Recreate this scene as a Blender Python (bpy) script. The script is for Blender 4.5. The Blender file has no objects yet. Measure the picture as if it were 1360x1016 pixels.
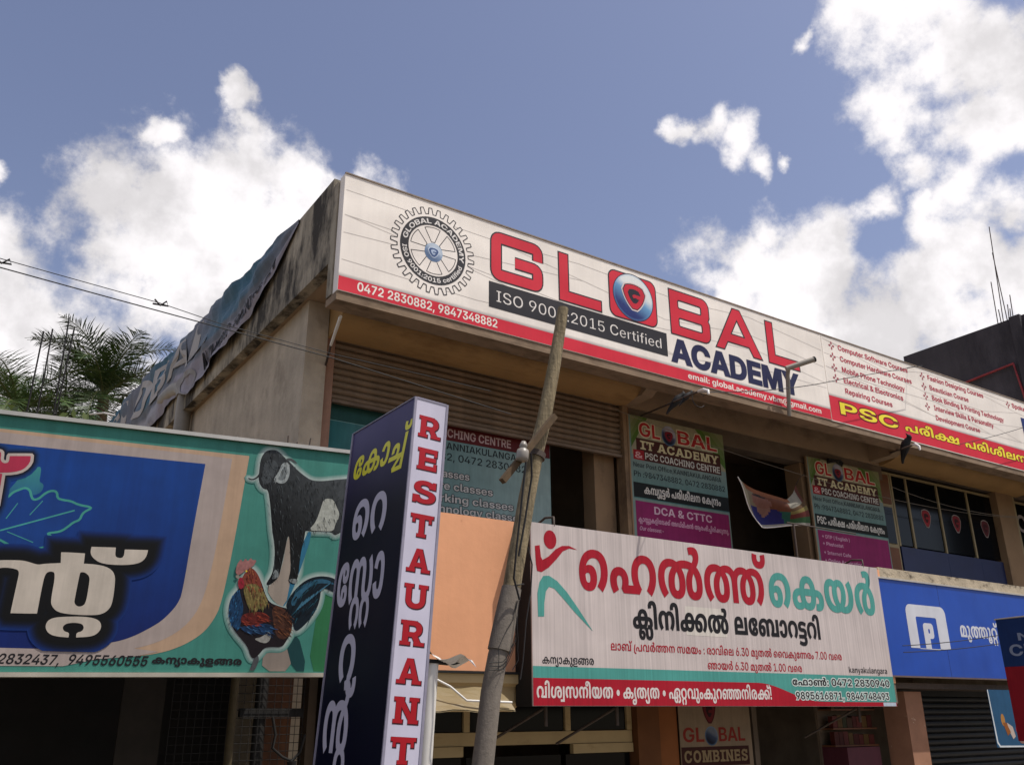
import bpy, math, random
import numpy as np
from mathutils import Vector, Matrix, geometry
random.seed(7)
S = bpy.context.scene
R = math.radians

# ---------------------------------------------------------------- camera
cam_data = bpy.data.cameras.new('camera')
cam = bpy.data.objects.new('camera', cam_data)
S.collection.objects.link(cam)
cam.location = (0, 0, 1.65)
cam.rotation_mode = 'QUATERNION'
_rot = Matrix.Rotation(R(-33.95), 3, 'Z') @ Matrix.Rotation(R(110.59), 3, 'X') @ Matrix.Rotation(R(-0.35), 3, 'Z')
cam.rotation_quaternion = _rot.to_quaternion()
cam_data.sensor_width = 36.0
cam_data.lens = 36.0 * 1180 / 1360
cam_data.clip_end = 2000
S.camera = cam

# ---------------------------------------------------------------- sky, sun, exposure
SUN = Vector((0.30, -0.34, 0.90)).normalized()
SUN_STRENGTH = 4.0
SKY_STRENGTH = 0.10
EXPOSURE = 0.0
world = bpy.data.worlds.new('World')
S.world = world
world.use_nodes = True
CLOUDS = [(0.214,0.860,0.463,0.114),(0.179,0.894,0.410,0.089),(0.262,0.802,0.537,0.041),(0.120,0.935,0.334,0.085),(0.286,0.832,0.476,0.085),
 (0.128,0.822,0.554,0.017),(0.182,0.783,0.595,0.020),(0.187,0.797,0.575,0.017),(0.204,0.807,0.555,0.013),(0.031,0.908,0.417,0.064),
 (0.000,0.872,0.490,0.015),(0.030,0.937,0.347,0.093),(0.159,0.848,0.506,0.042),(0.114,0.850,0.514,0.019),(0.694,0.552,0.461,0.061),
 (0.681,0.592,0.431,0.042),(0.733,0.526,0.432,0.068),(0.692,0.527,0.493,0.027),(0.780,0.496,0.381,0.076),(0.604,0.544,0.582,0.020),
 (0.624,0.528,0.577,0.022),(0.648,0.516,0.560,0.025),(0.672,0.501,0.545,0.019),(0.690,0.479,0.543,0.011),(0.720,0.386,0.577,0.076),
 (0.722,0.342,0.602,0.081),(0.665,0.388,0.638,0.047),(0.751,0.302,0.587,0.076),(0.768,0.335,0.547,0.064),(0.741,0.408,0.533,0.032),
 (0.795,0.408,0.449,0.029),(0.819,0.384,0.426,0.047),(0.842,0.370,0.393,0.068),(0.817,0.436,0.376,0.068),(0.796,0.484,0.364,0.059),
 (0.650,0.440,0.620,0.014),(0.774,0.409,0.484,0.013),(0.818,0.351,0.456,0.029),(0.643,0.404,0.651,0.025),
 (0.760,0.404,0.508,0.036),(0.784,0.378,0.492,0.041),(0.809,0.346,0.475,0.044),(0.757,0.436,0.487,0.022),
 # the cloud field goes on outside the frame
 (-.30,.80,.50,.16),(-.55,.65,.50,.20),(-.8,.30,.50,.22),(.95,.05,.30,.16),(.85,-.30,.42,.22),(.45,-.75,.48,.22),(-.1,-.85,.50,.20),(-.6,-.6,.52,.22),(.99,.15,.12,.16),(.6,-.1,.80,.12),(-.25,.25,.93,.14),(-.1,.99,.12,.14)]

def build_world():
    nt = world.node_tree
    N, L = nt.nodes, nt.links
    N.clear()
    out = N.new('ShaderNodeOutputWorld'); bg = N.new('ShaderNodeBackground')
    sky = N.new('ShaderNodeTexSky'); sky.sky_type = 'NISHITA'; sky.sun_disc = False
    sky.sun_elevation = math.asin(SUN.z); sky.sun_rotation = math.atan2(SUN.x, SUN.y)
    sky.air_density = 1.0; sky.dust_density = 1.6; sky.ozone_density = 1.0
    tc = N.new('ShaderNodeTexCoord')
    def math_(op, a, b=None, clamp=False):
        n = N.new('ShaderNodeMath'); n.operation = op; n.use_clamp = clamp
        for i, v in enumerate((a, b)):
            if v is None: continue
            if isinstance(v, (int, float)): n.inputs[i].default_value = v
            else: L.new(v, n.inputs[i])
        return n.outputs[0]
    def noise(scale, detail, rough, lac=2.0):
        n = N.new('ShaderNodeTexNoise'); n.inputs['Scale'].default_value = scale
        n.inputs['Detail'].default_value = detail; n.inputs['Roughness'].default_value = rough
        n.inputs['Lacunarity'].default_value = lac
        L.new(tc.outputs['Generated'], n.inputs['Vector'])
        return n
    def maprange(v, a, b, c, d, smooth=False):
        n = N.new('ShaderNodeMapRange'); n.inputs[1].default_value = a; n.inputs[2].default_value = b
        n.inputs[3].default_value = c; n.inputs[4].default_value = d
        if smooth: n.interpolation_type = 'SMOOTHSTEP'
        L.new(v, n.inputs[0]); return n.outputs[0]
    # directions warped by noise, so the cloud masses get ragged edges
    wn = noise(5.0, 9.0, .60)
    sub = N.new('ShaderNodeVectorMath'); sub.operation = 'SUBTRACT'; sub.inputs[1].default_value = (.5, .5, .5)
    L.new(wn.outputs['Color'], sub.inputs[0])
    sc = N.new('ShaderNodeVectorMath'); sc.operation = 'SCALE'; sc.inputs['Scale'].default_value = .12
    L.new(sub.outputs[0], sc.inputs[0])
    add = N.new('ShaderNodeVectorMath'); add.operation = 'ADD'
    L.new(tc.outputs['Generated'], add.inputs[0]); L.new(sc.outputs[0], add.inputs[1])
    acc = None
    for x, y, z, r in CLOUDS:
        d = N.new('ShaderNodeVectorMath'); d.operation = 'DISTANCE'
        L.new(add.outputs[0], d.inputs[0]); d.inputs[1].default_value = Vector((x, y, z)).normalized()
        v = math_('MULTIPLY', d.outputs['Value'], -1.0 / (r*(1.15 if r > .04 else .9)))
        v = math_('MULTIPLY', v, min(1.0, .55 + r * 6)) if r < .05 else v
        v = math_('ADD', v, 1.06 if r >= .08 else (1.0 if r >= .05 else .84))
        acc = v if acc is None else math_('SMOOTH_MAX', acc, v)
    for n in N:
        if n.type == 'MATH' and n.operation == 'SMOOTH_MAX': n.inputs[2].default_value = .12
    fine = noise(12.0, 10.0, .60)
    dens = math_('ADD', acc, maprange(fine.outputs['Fac'], .3, .7, -.40, .40))
    wisp = noise(38.0, 8.0, .70)
    dens = math_('ADD', dens, maprange(wisp.outputs['Fac'], .3, .7, -.12, .12))
    low = noise(6.0, 3.0, .5)
    dens = math_('ADD', dens, maprange(low.outputs['Fac'], .35, .65, -.20, .14))
    cover = maprange(dens, -.06, .52, 0, 1, True)
    # soft grey modelling inside the cloud
    body = noise(9.0, 7.0, .58)
    shade = maprange(body.outputs['Fac'], .36, .60, .72, 1.02, True)
    core = maprange(dens, .10, .8, .90, 1.06)
    val = math_('MULTIPLY', shade, core)
    ccol = N.new('ShaderNodeMix'); ccol.data_type = 'RGBA'; ccol.blend_type = 'MULTIPLY'; ccol.inputs[0].default_value = 1
    ccol.inputs[6].default_value = (1.02, .985, 1.0, 1)
    cmb = N.new('ShaderNodeCombineColor')
    for i in range(3): L.new(val, cmb.inputs[i])
    L.new(cmb.outputs[0], ccol.inputs[7])
    # Nishita blue is toned towards the paler, hazy blue of the photo
    skm = N.new('ShaderNodeVectorMath'); skm.operation = 'SCALE'; skm.inputs['Scale'].default_value = SKY_STRENGTH
    L.new(sky.outputs[0], skm.inputs[0])
    hs = N.new('ShaderNodeHueSaturation'); hs.inputs['Saturation'].default_value = .88; hs.inputs['Value'].default_value = SKY_VALUE
    hs.inputs['Hue'].default_value = .515
    L.new(skm.outputs[0], hs.inputs['Color'])
    mix = N.new('ShaderNodeMix'); mix.data_type = 'RGBA'
    L.new(cover, mix.inputs[0]); L.new(hs.outputs[0], mix.inputs[6]); L.new(ccol.outputs[2], mix.inputs[7])
    L.new(mix.outputs[2], bg.inputs['Color']); bg.inputs['Strength'].default_value = 1.0
    L.new(bg.outputs[0], out.inputs['Surface'])
SKY_VALUE = 1.34
build_world()
sun_data = bpy.data.lights.new('sun', 'SUN'); sun_data.energy = SUN_STRENGTH; sun_data.angle = R(.5)
sun_data.color = (1, .955, .88)
sun = bpy.data.objects.new('sun', sun_data); S.collection.objects.link(sun)
sun.rotation_mode = 'QUATERNION'; sun.rotation_quaternion = SUN.to_track_quat('Z', 'Y'); sun.location = SUN * 60
S.view_settings.view_transform = 'Standard'; S.view_settings.look = 'None'
S.view_settings.exposure = EXPOSURE; S.view_settings.gamma = 1; S.view_settings.use_curve_mapping = False

# ---------------------------------------------------------------- helpers
def lin(c):
    """sRGB 0-255 triple or hex to linear"""
    if isinstance(c, str): c = tuple(int(c[i:i+2], 16) for i in (0, 2, 4))
    return tuple((v/255/12.92 if v/255 <= .04045 else ((v/255+.055)/1.055)**2.4) for v in c)

MATS = {}
def mat(name, col=None, rough=.6, metal=0., noise=None, streak=None, stain=None, stain2=None, bump=None, spec=.4, glass=False, emit=None):
    """col None: the print colour comes from the face colours. noise=(scale, amount); streak=(sx, sz, amount);
    stain=(colour, (sx,sy,sz), lo, hi)"""
    if name in MATS: return MATS[name]
    m = bpy.data.materials.new(name); m.use_nodes = True
    N, L = m.node_tree.nodes, m.node_tree.links
    b = N['Principled BSDF']
    b.inputs['Roughness'].default_value = rough; b.inputs['Metallic'].default_value = metal
    b.inputs['Specular IOR Level'].default_value = spec
    tc = N.new('ShaderNodeTexCoord')
    def nz(scale, vec=(1, 1, 1), detail=5, rough=.6, off=0):
        mp = N.new('ShaderNodeMapping'); mp.inputs['Scale'].default_value = vec; mp.inputs['Location'].default_value = (off, off*.7, off*.3)
        L.new(tc.outputs['Object'], mp.inputs[0])
        n = N.new('ShaderNodeTexNoise'); n.inputs['Scale'].default_value = scale
        n.inputs['Detail'].default_value = detail; n.inputs['Roughness'].default_value = rough
        L.new(mp.outputs[0], n.inputs['Vector']); return n.outputs['Fac']
    def mr(v, a, b_, c, d):
        n = N.new('ShaderNodeMapRange'); n.inputs[1].default_value = a; n.inputs[2].default_value = b_
        n.inputs[3].default_value = c; n.inputs[4].default_value = d; L.new(v, n.inputs[0]); return n.outputs[0]
    if col is None:
        at = N.new('ShaderNodeAttribute'); at.attribute_name = 'Col'; c = at.outputs['Color']
    else:
        rgb = N.new('ShaderNodeRGB'); rgb.outputs[0].default_value = (*col, 1); c = rgb.outputs[0]
    def mul(c, f):
        n = N.new('ShaderNodeVectorMath'); n.operation = 'SCALE'; L.new(c, n.inputs[0]); L.new(f, n.inputs['Scale']); return n.outputs[0]
    def mixc(c, f, colr):
        n = N.new('ShaderNodeMix'); n.data_type = 'RGBA'; L.new(f, n.inputs[0]); L.new(c, n.inputs[6]); n.inputs[7].default_value = (*colr, 1); return n.outputs[2]
    if noise: c = mul(c, mr(nz(noise[0]), .3, .7, 1-noise[1], 1+noise[1]*.6))
    if streak: c = mul(c, mr(nz(1, (streak[0], streak[0], streak[1]), 4, .7, 3), .34, .66, 1-streak[2], 1.02))
    for i, st in enumerate((stain, stain2)):
        if st: c = mixc(c, mr(nz(1, st[1], 6, .68, 9+i*13), st[2], st[3], 0, 1), st[0])
    L.new(c, b.inputs['Base Color'])
    if bump:
        bp = N.new('ShaderNodeBump'); bp.inputs['Strength'].default_value = bump[1]; bp.inputs['Distance'].default_value = bump[2] if len(bump) > 2 else .02
        L.new(nz(bump[0], detail=bump[3] if len(bump) > 3 else 6), bp.inputs['Height']); L.new(bp.outputs[0], b.inputs['Normal'])
    if glass: b.inputs['Roughness'].default_value = .03; b.inputs['Transmission Weight'].default_value = .0
    MATS[name] = m
    return m

class Frame:
    """flat frame: O origin, U right and V up as one looks at the face"""
    def __init__(s, O, U=(1, 0, 0), V=(0, 0, 1)):
        s.O = Vector(O); s.U = Vector(U).normalized(); s.V = Vector(V).normalized(); s.N = s.U.cross(s.V)
    def p(s, u, v, n=0.): return s.O + s.U*u + s.V*v + s.N*n

class MB:
    """collects faces with a colour each; part() turns it into ONE mesh object"""
    def __init__(s): s.v = []; s.f = []; s.c = []; s.sm = []
    def add(s, vs, fs, col=(1, 1, 1), smooth=False):
        o = len(s.v); s.v += [tuple(p) for p in vs]
        for f in fs:
            s.f.append(tuple(i+o for i in f)); s.sm.append(smooth)
            s.c.append([col]*len(f) if not callable(col) else [col(vs[i]) for i in f])
        return s
    def box(s, x0, x1, y0, y1, z0, z1, col=(1, 1, 1)):
        v = [(x0,y0,z0),(x1,y0,z0),(x1,y1,z0),(x0,y1,z0),(x0,y0,z1),(x1,y0,z1),(x1,y1,z1),(x0,y1,z1)]
        return s.add(v, [(0,3,2,1),(4,5,6,7),(0,1,5,4),(1,2,6,5),(2,3,7,6),(3,0,4,7)], col)
    def fbox(s, fr, u0, u1, v0, v1, n0, n1, col=(1, 1, 1)):
        v = [fr.p(*q) for q in ((u0,v0,n0),(u1,v0,n0),(u1,v1,n0),(u0,v1,n0),(u0,v0,n1),(u1,v0,n1),(u1,v1,n1),(u0,v1,n1))]
        return s.add(v, [(0,3,2,1),(4,5,6,7),(0,1,5,4),(1,2,6,5),(2,3,7,6),(3,0,4,7)], col)
    def quad(s, fr, u0, u1, v0, v1, n, col, nu=1, nv=1):
        vs = [fr.p(u0+(u1-u0)*i/nu, v0+(v1-v0)*j/nv, n) for j in range(nv+1) for i in range(nu+1)]
        fs = [(j*(nu+1)+i, j*(nu+1)+i+1, (j+1)*(nu+1)+i+1, (j+1)*(nu+1)+i) for j in range(nv) for i in range(nu)]
        if callable(col):
            uv = [(u0+(u1-u0)*i/nu, v0+(v1-v0)*j/nv) for j in range(nv+1) for i in range(nu+1)]
            o = len(s.v); s.v += [tuple(p) for p in vs]
            for f in fs: s.f.append(tuple(i+o for i in f)); s.sm.append(False); s.c.append([col(*uv[i]) for i in f])
            return s
        return s.add(vs, fs, col)
    def flat(s, fr, contours, n, col, warp=None):
        vs, fs = triangulate(contours)
        if callable(col):
            o = len(s.v); s.v += [tuple(fr.p(x, y, n)) for x, y in vs]
            for f in fs: s.f.append(tuple(i+o for i in f)); s.sm.append(False); s.c.append([col(*vs[i]) for i in f])
            return s
        return s.add([warp(x, y, n) if warp else fr.p(x, y, n) for x, y in vs], fs, col)
    def tube(s, pts, r, seg=8, col=(1, 1, 1), cap=True, smooth=True):
        pts = [Vector(p) for p in pts]; n = len(pts)
        rs = r if isinstance(r, (list, tuple)) else [r]*n
        vs, fs = [], []; up = None
        for i, p in enumerate(pts):
            d = (pts[min(i+1, n-1)]-pts[max(i-1, 0)]).normalized()
            if up is None:
                up = Vector((0, 0, 1)) if abs(d.z) < .9 else Vector((1, 0, 0))
            a = d.cross(up).normalized(); b = a.cross(d).normalized(); up = b
            for k in range(seg):
                t = 2*math.pi*k/seg
                vs.append(p + (a*math.cos(t)+b*math.sin(t))*rs[i])
        for i in range(n-1):
            for k in range(seg):
                k2 = (k+1) % seg
                fs.append((i*seg+k, (i+1)*seg+k, (i+1)*seg+k2, i*seg+k2))
        s.add(vs, fs, col, smooth)
        if cap:
            s.add(vs[:seg], [tuple(range(seg))], col); s.add(vs[-seg:], [tuple(reversed(range(seg)))], col)
        return s
    def prism(s, prof, axis, a0, a1, col=(1, 1, 1), smooth=False):
        """profile of 2-D points extruded along 'x' (profile y,z), 'y' (profile x,z) or 'z' (profile x,y)"""
        def P(q, a): return (a, q[0], q[1]) if axis == 'x' else ((q[0], a, q[1]) if axis == 'y' else (q[0], q[1], a))
        n = len(prof); vs = [P(q, a0) for q in prof]+[P(q, a1) for q in prof]
        s.add(vs, [(i, (i+1) % n, n+(i+1) % n, n+i) for i in range(n)], col, smooth)
        s.add(vs, [tuple(range(n))[::-1], tuple(range(n, 2*n))], col)
        return s
    def lathe(s, c, prof, seg=12, col=(1, 1, 1), ax=(0, 0, 1)):
        """profile of (radius, height) turned round an axis through c"""
        c = Vector(c); ax = Vector(ax).normalized()
        a = ax.orthogonal().normalized(); b = ax.cross(a)
        vs = [c+ax*h+(a*math.cos(2*math.pi*k/seg)+b*math.sin(2*math.pi*k/seg))*r for r, h in prof for k in range(seg)]
        fs = [(i*seg+k, i*seg+(k+1) % seg, (i+1)*seg+(k+1) % seg, (i+1)*seg+k) for i in range(len(prof)-1) for k in range(seg)]
        return s.add(vs, fs, col, True)
    def mesh(s, name, off, m):
        me = bpy.data.meshes.new(name)
        me.from_pydata([(x-off[0], y-off[1], z-off[2]) for x, y, z in s.v], [], s.f)
        at = me.color_attributes.new('Col', 'FLOAT_COLOR', 'CORNER')
        flat = np.ones((len(at.data), 4), np.float32)
        k = 0
        cc = [c for f in s.c for c in f]
        flat[:, :3] = np.array(cc, np.float32)[:, :3]
        at.data.foreach_set('color', flat.ravel())
        me.polygons.foreach_set('use_smooth', s.sm)
        me.materials.append(m); me.update()
        return me

def world_off(o):
    v = Vector((0, 0, 0))
    while o: v += o.location; o = o.parent
    return v
def thing(name, label, cat, loc=(0, 0, 0), group=None):
    o = bpy.data.objects.new(name, None); S.collection.objects.link(o); o.location = loc
    o.empty_display_size = .2
    o['label'] = label; o['category'] = cat
    if group: o['group'] = group
    return o
def part(name, mb, m, parent, label=None, kind=None):
    o = bpy.data.objects.new(name, mb.mesh(name, world_off(parent), m)); S.collection.objects.link(o)
    o.parent = parent
    if label: o['label'] = label
    if kind: o['kind'] = kind
    return o
def solo(name, label, cat, mb, m, loc=(0, 0, 0), group=None):
    o = bpy.data.objects.new(name, mb.mesh(name, loc, m)); S.collection.objects.link(o); o.location = loc
    o['label'] = label; o['category'] = cat
    if group: o['group'] = group
    return o
def struct(name, mb, m, kind='structure', loc=(0, 0, 0)):
    o = bpy.data.objects.new(name, mb.mesh(name, loc, m)); S.collection.objects.link(o); o.location = loc
    o['kind'] = kind
    return o
def copy_part(src, parent, loc=None):
    o = src.copy(); S.collection.objects.link(o); o.parent = parent
    if loc is not None: o.location = loc
    return o

# ------------------------------------------------ flat print: filled outlines
def triangulate(contours):
    """non-zero filled area of closed 2-D outlines"""
    pts, edges, segs = [], [], []
    sx = max((abs(x)+abs(y) for c in contours for x, y in c), default=1)
    k = 1000./sx
    for c in contours:
        o = len(pts); n = len(c)
        pts += [Vector((x*k, y*k)) for x, y in c]; edges += [(o+i, o+(i+1) % n) for i in range(n)]
        segs += [(c[i][0]*k, c[i][1]*k, c[(i+1) % n][0]*k, c[(i+1) % n][1]*k) for i in range(n)]
    r = geometry.delaunay_2d_cdt(pts, edges, [], 0, 1e-4)
    V = np.array([(v.x, v.y) for v in r[0]]); F = np.array(r[2])
    if not len(F): return [], []
    C = V[F].mean(1); A = np.array(segs)
    x0, y0, x1, y1 = A.T
    up = (y0[None] <= C[:, 1:2]) & (y1[None] > C[:, 1:2]); dn = (y1[None] <= C[:, 1:2]) & (y0[None] > C[:, 1:2])
    with np.errstate(all='ignore'):
        xi = x0[None]+(C[:, 1:2]-y0[None])*(x1-x0)[None]/(y1-y0)[None]
    w = ((up & (xi > C[:, :1])).sum(1)-(dn & (xi > C[:, :1])).sum(1))
    F = F[w != 0]
    return [(float(a)/k, float(b)/k) for a, b in V], [tuple(int(i) for i in f) for f in F]
def area(c): return sum(a[0]*b[1]-b[0]*a[1] for a, b in zip(c, c[1:]+c[:1]))/2
def offset(contours, d, cw=True):
    """grow filled area by d; outer outlines run clockwise when cw"""
    out = []
    for c in contours:
        q = [c[0]]
        for p in c[1:]:
            if math.hypot(p[0]-q[-1][0], p[1]-q[-1][1]) > 1e-5: q.append(p)
        if len(q) > 2 and math.hypot(q[0][0]-q[-1][0], q[0][1]-q[-1][1]) < 1e-5: q.pop()
        n = len(q); r = []
        if n < 3: continue
        for i in range(n):
            a, b, e = q[i-1], q[i], q[(i+1) % n]
            d1 = (b[0]-a[0], b[1]-a[1]); d2 = (e[0]-b[0], e[1]-b[1])
            l1 = math.hypot(*d1); l2 = math.hypot(*d2)
            n1 = (-d1[1]/l1, d1[0]/l1); n2 = (-d2[1]/l2, d2[0]/l2)
            if not cw: n1 = (-n1[0], -n1[1]); n2 = (-n2[0], -n2[1])
            m = (n1[0]+n2[0], n1[1]+n2[1]); ml = math.hypot(*m)
            if ml < .25: r.append((b[0]+n1[0]*d, b[1]+n1[1]*d)); r.append((b[0]+n2[0]*d, b[1]+n2[1]*d)); continue
            s = 2*d/(ml*ml)
            s = max(-2.2*abs(d)/ml, min(2.2*abs(d)/ml, s))
            r.append((b[0]+m[0]*s, b[1]+m[1]*s))
        out.append(r)
    return out
def cwise(c): return c if area(c) < 0 else c[::-1]
def disc(x, y, r, n=20, r2=None): return [(x+r*math.cos(-2*math.pi*i/n), y+(r2 or r)*math.sin(-2*math.pi*i/n)) for i in range(n)]
def rect(a, b, c, d): return [(a, c), (a, d), (b, d), (b, c)]
def stroke(pts, w, closed=False, joint='round', nj=10):
    out = []; n = len(pts)
    for i in range(n if closed else n-1):
        a, b = pts[i], pts[(i+1) % n]; dx, dy = b[0]-a[0], b[1]-a[1]; l = math.hypot(dx, dy) or 1e-9
        px, py = -dy/l*w/2, dx/l*w/2
        out.append(cwise([(a[0]+px, a[1]+py), (b[0]+px, b[1]+py), (b[0]-px, b[1]-py), (a[0]-px, a[1]-py)]))
    if joint == 'round':
        for i in range(n):
            if closed or 0 < i < n-1: out.append(disc(*pts[i], w/2, nj))
    return out
def rrect(x0, x1, y0, y1, r, n=5, which=(1, 1, 1, 1)):
    """rounded rectangle, clockwise; which = tl,tr,br,bl"""
    o = []
    for (cx, cy, a0, k) in ((x0, y1, 180, 0), (x1, y1, 90, 1), (x1, y0, 0, 2), (x0, y0, -90, 3)):
        if not which[k]: o.append((cx, cy)); continue
        mx = cx+(r if cx == x0 else -r); my = cy+(r if cy == y0 else -r)
        for i in range(n+1):
            a = R(a0-90*i/n); o.append((mx+r*math.cos(a), my+r*math.sin(a)))
    return o

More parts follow.
